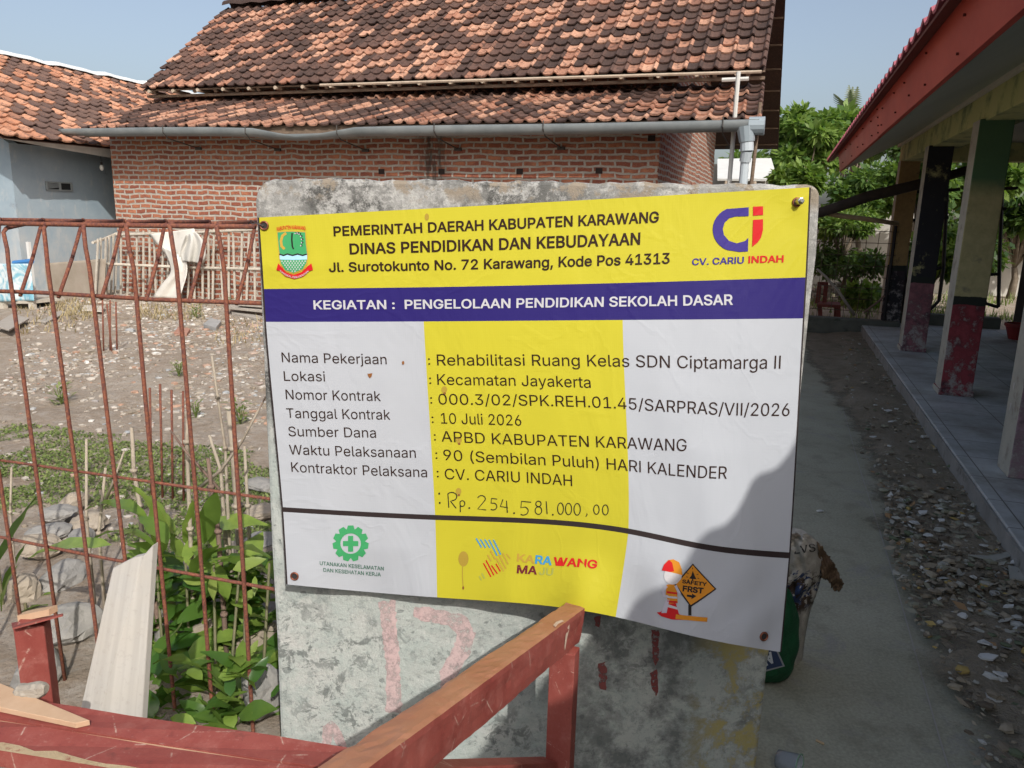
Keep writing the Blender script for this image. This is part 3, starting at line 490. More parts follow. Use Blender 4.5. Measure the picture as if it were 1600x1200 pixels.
# glyph outlines: character, advance, contours in 1/1000 em
GLYPHS = r'''(273|167,342 174,370 182,399 191,428 201,457 212,485 223,512 236,539 177,539 164,517 153,494 142,468 132,441 122,413 114,384 107,354 101,324 96,293 92,264 90,235 89,207 90,169 95,131 102,93 111,55 124,16 139,-21 156,-59 177,-96 236,-96 209,-38 198,-10 188,16 179,42 172,67 165,91 160,115 156,138 152,184 151,207 152,232 154,258 157,285 161,313
)273|173,323 167,354 159,384 151,413 142,441 131,468 121,494 109,517 97,539 37,539 50,512 62,485 73,457 91,399 99,370 106,342 112,313 116,285 119,258 121,232 122,207 120,162 117,139 113,116 108,93 102,69 95,44 86,18 76,-9 64,-37 52,-66 37,-96 97,-96 117,-59 134,-22 149,15 161,53 171,92 178,130 183,168 184,207 183,235 181,264 178,293
,187|137,71 68,71 38,-119 84,-119
.187|128,73 117,81 104,86 95,87 82,84 70,79 63,73 55,62 50,50 52,28 57,16 63,9 74,1 86,-4 104,-4 117,1 128,9 136,20 140,32 141,41 140,50 136,62
/249|235,533 178,533 14,-76 71,-76
0453|109,254 110,285 113,314 117,341 123,365 131,387 140,405 151,422 163,435 177,446 192,453 209,458 227,460 245,458 261,453 276,446 290,435 303,422 313,405 323,387 330,365 336,341 340,314 343,285 344,254 343,223 340,194 336,168 330,144 323,122 313,103 303,87 290,74 276,63 261,56 245,51 227,50 209,51 192,56 177,63 163,74 151,87 140,103 131,122 123,144 117,168 113,194 110,223|400,178 404,214 405,254 404,294 400,330 393,364 384,395 372,422 358,447 342,467 323,484 302,498 279,508 254,514 227,516 200,514 174,508 151,498 130,484 112,467 95,447 81,422 69,395 60,364 53,330 49,294 48,254 49,214 53,178 60,144 69,113 80,86 95,62 111,41 130,24 151,11 174,1 199,-5 227,-7 254,-5 279,1 302,11 323,24 342,41 359,62 373,86 384,113 393,144
1453|212,55 76,55 76,0 391,0 391,55 276,55 276,509 198,509 86,427 86,358 210,448
2453|268,511 247,514 225,516 203,514 182,511 162,505 143,496 126,486 111,473 98,459 86,442 77,424 71,405 67,384 66,362 127,362 128,376 130,390 134,402 139,413 145,424 153,433 162,441 172,447 184,453 196,457 209,459 224,460 237,459 250,457 262,454 273,449 283,443 293,436 301,428 308,419 313,408 317,397 319,385 320,371 320,360 318,348 315,337 311,327 299,305 291,294 282,282 234,229 64,47 64,0 389,0 389,57 153,58 267,180 336,259 347,275 357,290 365,304 371,318 375,331 378,345 380,358 381,372 380,392 376,411 370,428 361,445 350,461 337,474 323,486 306,497 288,505
3453|329,145 328,130 325,116 321,104 315,93 307,83 297,74 287,67 275,61 262,56 248,53 234,51 219,50 204,50 191,52 178,55 165,59 154,64 134,78 126,87 120,97 115,107 111,119 109,132 44,132 46,111 52,91 60,74 70,57 83,43 98,30 114,19 133,10 152,2 173,-3 195,-6 218,-7 243,-6 266,-2 288,4 309,12 327,23 344,36 358,50 370,66 380,84 387,103 392,123 393,145 392,166 387,186 381,205 371,222 359,239 344,253 327,265 308,276 287,284 264,288 239,290 221,289 372,461 372,509 70,509 70,452 288,450 157,299 157,248 201,248 223,247 242,244 260,240 275,234 288,226 299,217 308,207 316,196 322,184 326,172 328,158
4453|343,318 282,318 282,163 109,164 311,509 247,509 40,158 40,105 282,105 282,0 343,0 343,105 413,105 413,163 343,163
5453|135,301 151,452 366,452 366,509 96,509 67,253 128,246 136,252 145,258 156,264 167,268 180,272 192,275 218,277 233,276 248,273 262,269 275,262 286,254 297,244 306,233 314,221 320,208 324,193 327,178 328,162 327,146 324,131 320,117 314,104 307,92 298,82 288,72 276,64 264,58 250,53 236,51 221,50 208,50 196,52 184,56 173,60 163,66 145,80 138,89 132,98 127,108 124,119 122,130 60,130 62,111 66,93 73,76 83,60 94,45 108,32 123,21 140,11 159,3 178,-2 199,-6 221,-7 245,-5 268,-1 289,6 309,15 327,27 343,41 357,57 369,76 379,95 385,117 390,139 391,163 390,181 388,199 384,215 379,231 372,246 364,260 355,273 345,285 334,296 321,306 308,314 294,321 279,326 263,330 247,333 229,334 216,333 190,329 178,325 166,320 155,315 145,308
6453|377,92 384,112 388,134 389,157 388,180 384,201 378,221 370,240 359,257 346,271 332,284 316,295 298,303 278,309 257,313 235,314 224,314 205,310 196,307 183,301 175,295 322,509 252,509 137,340 118,311 102,285 89,261 80,239 73,219 68,199 65,180 64,162 65,138 69,115 75,94 84,74 96,56 109,40 125,26 142,15 161,5 182,-1 203,-5 226,-7 249,-6 271,-2 291,5 310,14 327,26 343,39 356,55 368,73|226,48 212,49 198,52 186,56 174,63 163,70 153,79 145,90 138,102 132,114 128,128 126,143 125,158 126,174 128,188 132,201 138,214 145,225 153,235 163,244 174,252 186,258 198,262 212,264 226,265 241,264 254,262 267,258 279,251 289,244 299,235 307,225 314,213 320,201 324,187 327,173 327,142 324,128 320,114 314,101 307,90 299,79 289,70 279,63 267,56 254,52 241,49
7453|165,0 391,449 391,509 62,509 62,452 323,450 97,0
9453|314,407 320,394 324,381 327,366 327,335 324,321 320,308 314,295 307,284 299,273 279,257 267,251 254,247 240,244 226,243 212,244 199,247 186,251 174,257 163,265 154,274 145,284 138,295 133,308 129,322 126,336 125,352 126,367 129,381 133,395 138,407 145,419 154,429 163,438 174,446 186,452 199,457 212,459 226,460 241,459 254,457 267,452 279,446 290,438 299,429 307,419|218,195 228,195 238,196 248,199 257,202 275,211 130,0 200,0 315,168 334,197 350,224 363,248 373,270 380,290 385,309 388,328 389,347 388,371 384,393 377,414 368,434 356,452 343,468 328,482 310,494 291,503 271,510 249,514 226,516 203,514 182,510 162,504 143,494 125,483 110,469 96,454 85,436 75,417 69,397 65,375 64,352 65,329 68,307 74,287 83,269 94,252 106,237 121,225 137,214 155,206 175,199 195,196
:187|104,361 95,362 82,360 66,352 55,338 50,325 52,303 57,291 63,284 74,276 86,272 95,271 104,272 117,276 128,284 136,295 140,307 141,316 140,325 136,338 124,352 113,359|128,73 117,81 104,86 95,87 82,84 70,79 63,73 55,62 50,50 52,28 57,16 63,9 74,1 86,-4 104,-4 117,1 128,9 136,20 140,32 141,41 140,50 136,62
A479|201,509 16,0 85,0 135,142 344,142 395,0 463,0 276,509|324,199 155,199 191,302 213,371 238,456 264,372 287,302
B456|265,288 252,286 238,285 125,285 125,452 240,452 263,450 283,446 299,439 313,429 323,417 330,403 334,388 336,372 335,359 333,348 329,337 323,326 316,317 308,309 299,302 288,296 277,291|394,216 385,227 374,237 363,245 351,252 339,257 327,261 315,264 326,270 336,275 347,280 356,286 365,293 373,301 380,310 387,320 392,331 395,344 397,358 398,374 397,392 394,410 388,426 381,442 371,456 359,469 345,481 329,491 310,499 289,504 266,508 241,509 60,509 60,0 247,0 275,1 301,4 324,10 344,18 362,28 377,39 390,52 400,67 408,83 413,100 417,117 418,136 417,155 414,173 409,189 402,203|264,230 279,228 293,224 306,218 317,211 327,203 335,194 342,184 348,173 352,161 355,149 355,137 354,120 349,105 341,92 330,80 315,70 296,63 272,58 245,57 125,57 125,231 248,231
C510|57,146 70,115 86,88 104,63 126,42 150,25 177,11 205,1 235,-5 267,-7 286,-6 305,-4 323,0 341,5 357,11 373,19 388,28 402,38 416,49 428,62 438,76 448,91 457,107 463,124 469,142 473,160 408,160 405,148 401,136 389,114 375,96 366,88 348,74 337,69 327,64 315,60 304,57 280,53 267,53 245,54 223,59 203,66 184,76 166,89 151,105 137,123 125,145 116,168 109,194 105,223 103,254 105,285 109,314 116,340 125,364 137,385 150,403 166,419 184,432 203,443 223,450 245,454 267,456 292,454 304,452 315,449 327,445 337,440 348,435 366,421 375,413 389,395 401,373 405,361 408,348 473,348 469,367 463,385 456,402 448,418 438,433 427,447 415,460 402,471 388,481 373,490 357,498 340,504 323,509 305,513 286,515 267,516 235,514 205,508 177,498 150,484 126,466 104,445 86,421 70,393 57,362 48,329 42,293 40,254 42,215 48,179
D502|225,509 60,509 60,0 219,0 256,2 291,8 322,17 351,31 376,48 398,68 417,92 433,119 446,149 455,181 460,217 462,255 460,293 455,329 446,361 433,391 418,418 399,441 377,461 353,478 325,492 294,501 261,507|379,361 388,337 394,312 398,285 399,255 398,226 394,198 388,172 379,149 368,128 354,110 337,94 318,81 296,70 272,63 244,58 215,57 125,57 125,452 221,452 249,450 275,446 299,438 320,428 338,415 354,399 368,381
E418|60,0 375,0 375,57 125,57 125,229 355,229 355,286 125,286 125,452 372,452 372,509 60,509
F410|346,278 125,278 125,452 369,452 369,509 60,509 60,0 125,0 125,221 346,221
G520|396,123 386,107 374,93 360,81 345,71 328,63 309,57 290,54 269,53 246,54 224,59 203,66 184,76 166,90 151,105 137,124 125,145 116,168 109,194 105,223 103,254 105,285 109,314 116,340 125,364 137,385 150,404 166,419 183,432 202,443 222,450 243,454 265,456 291,454 304,452 326,444 337,439 347,434 365,420 380,403 387,393 393,383 399,372 404,361 408,349 474,349 470,367 465,384 458,401 449,416 439,431 429,445 416,458 403,469 389,480 374,489 358,497 340,504 322,509 304,513 285,515 265,516 233,514 203,508 175,498 149,484 125,466 103,445 85,421 69,393 57,362 47,329 42,293 40,254 42,215 47,179 57,146 69,116 85,88 104,64 125,43 149,25 176,11 205,1 236,-5 269,-7 298,-5 326,0 352,8 377,19 399,33 419,50 436,69 451,91 463,115 471,141 476,170 478,200 478,256 283,256 283,199 415,199 414,180 410,160 404,141
H517|125,509 60,509 60,0 125,0 125,232 392,232 392,0 457,0 457,509 392,509 392,289 125,289
I300|31,57 31,0 269,0 269,57 183,57 183,452 269,452 269,509 31,509 31,452 118,452 118,57
J396|272,145 270,123 266,104 258,88 248,74 235,64 220,56 204,51 185,50 166,51 149,56 134,64 122,74 111,88 104,104 99,123 98,145 98,173 33,173 33,145 36,111 44,81 57,55 75,33 98,15 124,3 153,-4 185,-7 217,-4 246,3 271,15 294,33 313,55 326,81 334,111 336,145 336,509 272,509
K466|125,509 60,509 60,0 125,0 125,167 198,245 372,0 449,0 243,288 448,509 364,509 212,344 174,303 139,261 124,242 125,334
L393|125,509 60,509 60,0 361,0 361,57 125,57
M628|315,72 311,84 299,123 287,159 277,187 152,509 60,509 60,0 122,0 122,328 120,416 120,435 129,408 145,361 159,321 170,291 286,0 342,0 456,291 467,322 482,363 498,409 506,436 504,327 504,0 568,0 568,509 476,509 352,187 342,158 330,121 318,83
N523|399,157 401,108 403,76 388,107 363,151 343,183 136,509 60,509 60,0 125,0 125,291 124,328 122,384 120,431 148,381 177,331 202,290 387,0 463,0 463,509 399,509
O533|267,-7 299,-5 329,1 357,11 384,25 408,42 429,63 448,88 464,115 477,146 486,179 491,215 493,254 491,293 486,329 477,362 464,393 448,421 429,445 408,466 384,484 357,498 329,508 299,514 267,516 235,514 205,508 177,498 150,484 126,466 105,445 86,421 70,393 57,362 48,329 42,293 40,254 42,215 48,179 57,146 70,115 86,88 105,63 126,42 150,25 177,11 205,1 235,-5|289,54 267,53 245,54 223,59 203,66 184,76 167,89 151,105 137,123 125,144 116,168 109,194 105,223 103,254 105,285 109,314 116,340 125,364 137,385 151,404 167,420 184,433 203,443 223,450 245,454 267,456 289,454 310,450 330,443 349,433 367,420 383,404 396,386 408,365 418,341 425,314 429,286 430,254 429,223 425,194 418,168 408,144 396,123 383,105 367,89 349,76 330,66 310,59
P444|398,284 404,304 407,325 409,348 407,370 404,391 398,411 390,430 379,447 366,462 350,476 332,487 312,497 289,503 263,507 235,509 60,509 60,0 125,0 125,186 235,186 263,187 289,191 312,198 332,207 350,219 366,233 379,248 390,265|342,319 338,306 333,294 327,282 318,272 308,264 297,256 284,250 269,246 252,243 233,242 125,242 125,452 232,452 251,451 268,449 284,444 297,439 308,431 318,423 326,413 333,402 338,389 342,376 344,362 344,333
R449|246,198 353,0 428,0 314,210 333,217 351,228 367,240 380,255 390,271 399,290 405,309 408,330 409,352 408,374 405,395 399,415 390,433 380,450 367,465 351,478 333,489 313,497 290,504 264,507 236,509 60,509 60,0 125,0 125,198 236,198|269,449 284,445 298,440 309,433 319,425 327,415 334,405 339,393 342,380 344,367 345,352 344,338 342,324 339,312 334,300 327,290 319,281 309,273 298,267 284,262 269,258 252,256 234,255 125,255 125,452 233,452 252,451
S446|123,409 129,418 136,427 145,435 156,442 167,448 180,452 194,456 209,458 225,459 247,457 267,453 286,447 302,437 316,426 326,412 334,396 337,378 401,378 399,397 394,415 387,433 377,449 365,463 351,476 334,488 316,498 296,505 275,511 252,514 227,516 203,514 180,511 158,506 138,498 119,488 102,476 87,463 75,448 65,431 58,413 53,393 52,372 54,348 60,326 71,307 86,289 105,274 128,260 154,249 184,239 245,222 296,205 307,199 316,193 325,186 332,179 338,171 342,161 345,151 346,139 345,126 341,114 336,102 329,92 321,82 311,74 299,66 286,60 272,55 257,52 241,50 224,49 209,50 194,52 180,55 166,59 154,64 142,71 132,79 123,88 116,98 110,110 107,123 104,137 38,137 41,115 46,96 54,77 64,60 76,45 91,31 108,19 128,9 149,1 172,-4 197,-8 224,-9 252,-8 278,-4 302,2 323,11 343,21 360,34 374,48 386,64 396,81 403,99 407,118 408,139 407,155 405,171 401,185 395,198 379,220 359,238 347,245 336,252 312,264 264,279 212,293 169,308 158,313 148,319 139,326 131,334 124,342 119,352 116,363 115,376 116,387 118,398
T448|32,509 32,452 193,452 193,0 257,0 257,452 417,452 417,509
U517|456,148 457,173 457,509 393,509 393,178 392,160 389,144 384,128 377,113 368,99 357,87 345,77 331,68 315,61 298,56 279,53 259,52 239,53 220,56 203,61 187,68 173,77 160,87 150,99 141,113 133,128 128,144 125,160 124,178 124,509 60,509 60,173 62,148 66,124 74,101 85,80 98,60 114,43 133,28 154,15 177,5 203,-2 230,-7 259,-8 288,-7 315,-2 340,5 363,15 384,28 403,43 419,60 433,80 443,101 451,124
V479|215,137 192,206 84,509 16,509 204,0 278,0 463,509 395,509 290,206 267,138 241,52
W686|670,509 603,509 523,196 510,145 499,94 492,62 486,94 462,196 380,509 306,509 224,196 211,145 200,94 193,61 187,94 163,196 82,509 16,509 155,0 230,0 318,323 335,395 343,437 351,391 368,323 455,0 530,0
Y472|280,344 251,293 237,260 222,292 192,344 91,509 16,509 203,208 203,0 268,0 268,208 455,509 381,509
a389|296,353 286,360 275,367 263,372 251,376 239,379 194,384 179,384 163,382 148,379 133,375 118,370 104,364 91,355 79,346 67,335 57,322 48,308 41,291 102,278 107,288 121,304 132,313 140,318 149,322 159,326 171,329 196,331 220,329 230,326 240,322 248,317 256,311 264,300 271,288 273,279 275,268 272,242 262,234 244,228 234,227 178,220 125,211 112,207 100,203 89,199 67,187 58,179 50,171 43,161 38,150 34,138 31,123 30,108 31,90 35,73 40,58 48,45 57,32 68,22 80,12 94,5 110,-1 126,-5 142,-8 160,-9 176,-8 190,-6 203,-3 215,1 226,6 236,12 244,18 252,25 274,52 277,0 337,0 337,251 336,272 333,290 329,306 322,320 315,333 306,343|276,138 275,126 269,104 263,93 257,83 248,74 239,66 228,59 216,53 202,49 187,46 170,45 149,47 139,49 130,52 121,56 104,69 96,83 92,95 92,105 93,115 96,128 103,139 114,148 125,155 134,159 175,168 200,171 231,176 259,182 276,190
b424|389,218 385,245 379,270 370,293 359,313 345,332 330,347 313,361 294,371 274,378 252,383 229,384 212,384 197,381 183,378 171,373 161,367 152,360 144,353 137,346 116,319 114,509 53,509 53,0 112,0 115,59 138,31 145,24 153,17 162,10 172,4 184,-1 198,-5 213,-7 229,-8 252,-7 274,-2 294,5 313,16 330,29 346,45 359,64 370,84 379,108 385,133 389,160 390,189|140,291 150,302 161,312 174,320 188,325 203,329 220,330 237,329 253,325 267,319 280,311 291,301 301,290 309,276 316,261 321,245 325,227 327,209 328,189 327,170 325,151 321,133 316,117 309,101 301,88 291,76 279,66 267,57 253,51 237,48 220,47 204,48 188,51 174,57 162,65 150,75 140,86 132,100 125,115 120,132 116,150 113,169 113,210 116,229 120,247 125,263 132,278
c395|207,-8 221,-8 248,-4 261,-1 285,9 296,15 306,21 316,29 325,37 334,46 341,56 348,67 354,78 359,90 363,102 304,117 292,89 271,66 243,52 207,46 189,48 173,51 158,57 145,66 134,76 124,89 115,102 108,117 103,134 99,151 97,169 96,187 97,206 99,224 103,242 108,258 115,274 124,287 134,300 145,310 158,319 173,325 189,329 207,330 242,325 270,311 290,289 303,262 362,277 358,289 353,301 347,312 340,322 332,332 324,341 315,349 305,356 295,362 284,368 272,373 260,377 234,383 221,384 207,384 182,383 159,378 137,371 117,360 98,346 82,330 68,312 56,291 46,268 40,243 36,216 34,187 36,159 40,133 46,108 56,85 68,64 82,46 98,30 117,16 137,6 159,-2 182,-7
d424|97,209 99,227 103,245 108,261 115,276 124,290 133,301 145,311 157,319 172,325 187,329 205,330 221,329 237,325 251,320 263,312 275,302 284,291 293,278 300,263 305,247 309,229 311,210 312,189 311,169 309,150 305,132 299,115 293,100 284,86 274,75 263,65 250,57 236,51 221,48 205,47 188,48 172,51 158,57 145,66 134,76 124,88 115,101 103,133 99,151 97,170 96,189|253,373 241,378 228,381 213,384 196,384 173,383 151,378 131,371 112,361 95,347 79,332 66,313 55,293 46,270 39,245 35,218 34,189 35,160 39,133 46,108 55,84 66,64 79,45 94,29 111,16 130,5 151,-2 172,-7 195,-8 212,-7 227,-5 241,-1 252,4 263,10 272,17 280,24 287,31 310,59 313,0 372,0 372,509 311,509 308,319 287,346 280,353 272,360 263,367
e404|363,263 357,282 350,299 341,315 331,329 319,341 307,351 294,361 280,368 266,374 251,379 236,382 221,384 205,384 180,383 157,378 135,370 115,359 97,346 81,329 67,311 55,290 46,267 39,242 35,215 34,187 35,159 40,132 46,108 56,85 68,64 82,46 98,30 117,16 138,6 161,-2 185,-7 212,-8 231,-7 249,-5 266,-1 283,4 298,11 311,19 324,29 335,39 345,51 353,63 360,77 365,91 306,105 302,96 292,80 274,64 263,56 254,53 244,50 234,48 212,46 195,47 179,50 165,55 151,61 139,70 128,80 118,92 110,106 104,122 100,139 97,157 96,169 371,169 371,194 370,219 368,242|273,305 283,294 291,282 298,269 303,254 307,237 309,221 97,224 99,241 103,256 109,270 116,282 125,294 135,304 146,313 159,321 173,326 189,329 205,330 222,329 237,326 250,321 263,314
g425|264,75 251,68 237,63 222,60 205,59 188,60 172,63 158,68 145,76 134,85 124,96 116,108 109,123 103,138 99,155 97,173 96,193 97,212 99,229 103,246 109,262 115,277 124,290 134,302 145,312 158,320 172,325 188,329 205,330 222,329 237,325 251,320 264,312 275,303 285,291 293,278 300,264 305,248 309,231 312,212 312,172 309,154 305,137 300,121 293,107 285,95 275,84|168,-148 187,-150 207,-151 229,-150 251,-147 271,-142 291,-136 308,-127 324,-117 338,-104 350,-90 360,-73 367,-54 371,-32 372,-9 372,379 313,379 310,319 288,346 281,353 273,360 264,367 253,373 242,378 228,382 213,384 196,384 173,383 152,378 131,371 112,361 95,347 80,332 66,314 55,293 46,271 39,246 35,220 34,191 35,163 39,136 46,112 55,90 67,71 80,53 95,39 113,27 132,17 152,10 173,6 195,5 212,5 227,8 241,11 263,21 280,34 287,41 308,68 311,-6 310,-28 304,-47 295,-62 282,-75 267,-85 249,-92 229,-96 207,-97 192,-97 178,-95 165,-92 154,-88 136,-78 125,-69 101,-41 51,-69 57,-80 64,-91 73,-101 82,-110 93,-119 105,-127 119,-134 134,-140 150,-144
h410|357,0 357,240 356,264 353,285 348,304 341,321 332,336 321,349 309,360 295,369 280,376 264,380 246,383 227,384 207,383 187,379 169,372 152,362 137,349 124,332 114,315 114,509 53,509 53,0 114,0 114,243 117,257 121,271 126,283 133,293 141,303 150,311 161,317 172,322 184,326 197,328 210,329 229,328 246,323 260,315 273,304 283,291 290,275 295,256 296,235 296,0
i166|116,509 104,519 88,524 71,522 57,514 46,502 42,487 43,472 48,461 64,448 75,444 88,444 104,448 116,458 124,472 124,495|114,0 114,379 53,379 53,0
j166|116,509 104,519 92,523 79,524 64,519 50,509 43,495 42,479 46,464 53,455 64,448 79,444 96,445 107,449 116,458 124,472 126,483 124,495|4,-143 21,-142 37,-139 52,-135 65,-129 76,-122 86,-113 95,-102 102,-90 107,-77 111,-63 113,-47 114,-30 114,379 53,379 53,-29 52,-42 50,-54 46,-64 37,-75 25,-83 14,-86 2,-87 -10,-87 -10,-143
k380|284,379 118,212 114,509 53,509 53,0 114,0 114,141 154,178 294,0 372,0 201,216 360,379
l189|114,509 53,509 53,84 54,65 58,47 65,33 74,20 86,10 101,3 119,-1 139,-2 162,-1 181,3 170,54 160,53 146,52 127,56 118,65 115,77 114,87
m609|374,320 384,324 395,328 406,330 419,330 433,329 447,326 460,321 473,313 483,302 490,289 494,273 496,254 496,0 557,0 557,255 556,276 553,296 548,313 541,328 532,342 522,354 510,364 497,372 483,378 468,383 453,385 437,386 422,385 407,383 394,380 381,375 368,369 357,361 347,353 337,343 329,332 322,321 317,311 309,331 299,347 287,361 273,372 257,380 239,385 219,386 207,386 195,384 183,380 172,376 161,370 151,363 141,355 132,346 125,335 118,323 112,310 112,379 53,379 53,0 114,0 114,253 117,266 121,278 126,289 132,299 140,307 148,314 158,320 168,325 178,328 188,330 199,330 215,329 229,326 242,320 253,311 262,301 269,288 273,275 274,260 274,0 335,0 335,247 336,259 338,270 341,280 345,290 351,299 358,307 365,314
n409|357,0 357,240 356,264 353,285 348,304 341,321 332,336 321,349 309,360 295,369 280,376 264,380 246,383 227,384 207,383 187,379 169,372 152,362 137,349 124,332 112,312 112,379 53,379 53,0 114,0 114,243 117,257 121,271 126,283 133,293 141,303 150,311 161,317 172,322 184,326 197,328 210,329 229,328 246,323 260,315 273,304 283,291 290,275 295,256 296,235 296,0
o415|242,325 257,319 270,310 282,300 292,287 300,274 307,258 312,242 316,224 318,206 319,187 318,169 316,151 312,134 307,117 300,102 292,89 282,76 270,66 257,57 242,51 226,48 207,46 189,48 173,51 158,57 145,66 134,76 124,89 115,102 108,117 103,134 99,151 97,169 96,187 97,206 99,224 103,242 108,258 115,274 124,287 134,300 145,310 158,319 173,325 189,329 207,330 226,329|333,46 347,64 359,85 369,108 376,133 380,159 381,187 380,216 376,243 369,268 359,291 347,312 333,330 317,346 299,360 278,371 256,378 233,383 207,384 182,383 159,378 137,371 117,360 98,346 82,330 68,312 56,291 46,268 40,243 36,216 34,187 36,159 40,133 46,108 56,85 68,64 82,46 98,30 117,16 137,6 159,-2 182,-7 207,-8 233,-7 256,-2 278,6 299,16 317,30
p424|389,218 385,245 379,270 370,293 359,313 345,332 330,347 313,361 294,371 274,378 252,383 229,384 212,384 197,381 183,378 171,373 161,367 152,360 144,353 137,346 115,319 112,379 53,379 53,-143 114,-143 116,59 138,31 145,24 153,17 162,10 173,4 184,-1 198,-5 213,-7 229,-8 252,-7 274,-2 294,5 313,16 330,29 346,45 359,64 370,84 379,108 385,133 389,160 390,189|140,291 150,302 161,312 174,320 188,325 203,329 220,330 237,329 253,325 267,319 280,311 291,301 301,290 309,276 316,261 321,245 325,227 327,209 328,189 327,170 325,151 321,133 316,117 309,101 301,88 291,76 279,66 267,57 253,51 237,48 220,47 204,48 188,51 174,57 162,65 150,75 140,86 132,100 125,115 120,132 116,150 113,169 113,210 116,229 120,247 125,263 132,278
r259|140,301 149,309 159,315 170,319 182,323 194,325 207,326 230,324 243,322 243,384 229,384 213,385 196,384 181,380 166,375 152,367 140,358 130,347 122,335 114,321 112,379 53,379 53,0 114,0 114,250 117,262 121,273 126,284 132,293
s365|163,-7 182,-8 203,-7 223,-5 242,0 260,6 276,15 290,24 302,35 312,47 321,61 326,75 330,90 331,107 330,125 325,142 317,158 306,171 292,183 275,194 254,202 229,209 172,223 157,227 144,232 133,237 124,243 117,250 112,258 110,267 109,277 110,289 114,299 121,308 131,317 143,324 156,329 171,332 187,333 205,331 219,328 232,323 243,316 251,307 258,298 264,288 268,277 324,290 314,316 307,328 299,339 290,349 279,358 267,366 254,372 239,378 223,381 206,384 167,384 149,381 131,377 115,370 100,363 87,354 75,343 65,332 57,319 51,305 48,290 47,274 48,255 53,237 61,222 72,208 87,196 104,186 125,177 149,170 212,155 225,151 237,147 246,142 254,136 260,129 265,121 267,112 268,103 267,91 262,81 255,71 244,62 232,55 217,50 200,46 181,45 165,46 150,49 136,54 124,60 114,69 105,79 99,92 94,107 36,94 40,78 45,63 53,50 62,38 72,27 84,18 98,10 112,3 128,-2 145,-5
t227|168,-4 192,-3 213,2 202,54 185,51 170,50 159,51 146,54 134,64 128,76 126,98 126,327 204,327 204,379 126,379 126,471 65,471 65,379 6,379 6,327 65,327 65,93 67,71 72,52 80,35 92,21 107,10 125,2 145,-3
u410|164,-4 182,-5 203,-4 222,0 240,7 257,17 272,30 286,47 298,68 298,0 357,0 357,379 296,379 296,153 295,137 293,122 289,109 283,97 276,86 268,77 259,69 249,62 238,57 226,53 213,51 200,50 181,52 164,56 150,64 137,75 127,89 119,105 115,123 114,144 114,379 53,379 53,139 54,116 57,95 62,76 69,59 78,44 89,31 101,20 115,11 130,4 146,-1
v389|371,379 305,379 224,155 203,87 195,59 187,87 165,155 84,379 17,379 163,0 226,0
w567|480,379 434,214 413,135 397,66 382,136 362,214 316,379 252,379 206,214 186,135 170,64 154,137 133,214 87,379 23,379 138,0 199,0 248,172 263,225 277,280 284,309 291,280 305,225 319,172 368,0 429,0 545,379
y389|128,-140 139,-136 150,-130 159,-124 168,-116 177,-107 184,-97 191,-85 198,-72 204,-58 371,379 305,379 224,155 202,87 195,60 187,87 165,155 84,379 17,379 163,-1 151,-36 146,-48 141,-58 136,-67 127,-77 114,-86 100,-90 84,-90 71,-87 61,-86 47,-139 65,-143 91,-145 104,-145 117,-143'''

# ------------------------------------------------------------------ concrete slab
YS = 1.9
def slabpt(x, y, d=0.0): return atY(x, y, YS-d)
t = NT('slab_concrete', .88, .2); ob = t.obj(); z = t.z()[2]; x_ = t.z()[0]
n1 = t.noise(3.0, 8, .7); n2 = t.noise(13, 8, .75); n3 = t.noise(50, 5, .8); n4 = t.noise(6, 8, .72, dist=.25)
low = t.mix(t.ramp(n1, .35, .65), (.40, .435, .41), (.46, .465, .445)); low = t.mix(t.ramp(n2, .42, .62, 0, .85), low, (.35, .40, .38)); low = t.mix(t.ramp(n3, .5, .75, 0, .5), low, (.52, .53, .51))
spots = t.n('TexVoronoi'); spots.inputs['Scale'].default_value = 34; spots.inputs['Randomness'].default_value = 1
mv = t.n('VectorMath', operation='MULTIPLY_ADD'); nn = t.n('TexNoise'); nn.inputs['Scale'].default_value = 30; t.lk(ob, nn.inputs['Vector']); t.lk(nn.outputs['Color'], mv.inputs[0]); mv.inputs[1].default_value = (.03, .03, .03); t.lk(ob, mv.inputs[2]); t.lk(mv.outputs[0], spots.inputs['Vector'])
sp = t.n('SeparateColor'); t.lk(spots.outputs['Color'], sp.inputs[0])
rad = t.math('MULTIPLY', t.ramp(sp.outputs[0], .35, 1, .0, .40), t.ramp(n4, .43, .60, .0, 1.3))
pit = t.ramp(t.math('SUBTRACT', rad, spots.outputs['Distance']), -.02, .04)
low = t.mix(t.math('MULTIPLY', pit, t.ramp(n3, .3, .7, .4, .9)), low, (.16, .18, .175)); low = t.mix(t.ramp(t.noise(27, 8, .8), .54, .63, 0, .68), low, (.24, .265, .255)); low = t.mix(t.ramp(t.noise(75, 5, .8), .56, .64, 0, .6), low, (.17, .185, .18)); low = t.mix(t.ramp(t.noise(38, 5, .8), .60, .66, 0, .5), low, (.60, .61, .58)); spl = t.math('MULTIPLY', t.ramp(t.noise(22, 7, .75, dist=.6), .52, .57), t.math('ADD', t.ramp(t.noise(3.1, 4, .6), .46, .60), t.math('MULTIPLY', t.ramp(z, .5, .75), t.ramp(x_, -.35, 0, 0, .7)))); low = t.mix(t.math('MULTIPLY', spl, .8), low, (.12, .135, .13))
dirt = t.math('MULTIPLY', t.ramp(x_, -.1, .32), t.ramp(n4, .42, .56)); strk = t.math('MULTIPLY', t.ramp(t.noise(9, 6, .7, stretch=(1, 1, .25)), .56, .66), t.ramp(z, .25, .75)); low = t.mix(t.math('MULTIPLY', strk, .7), low, (.16, .175, .17)); low = t.mix(t.math('MULTIPLY', dirt, .9), low, (.13, .142, .14))
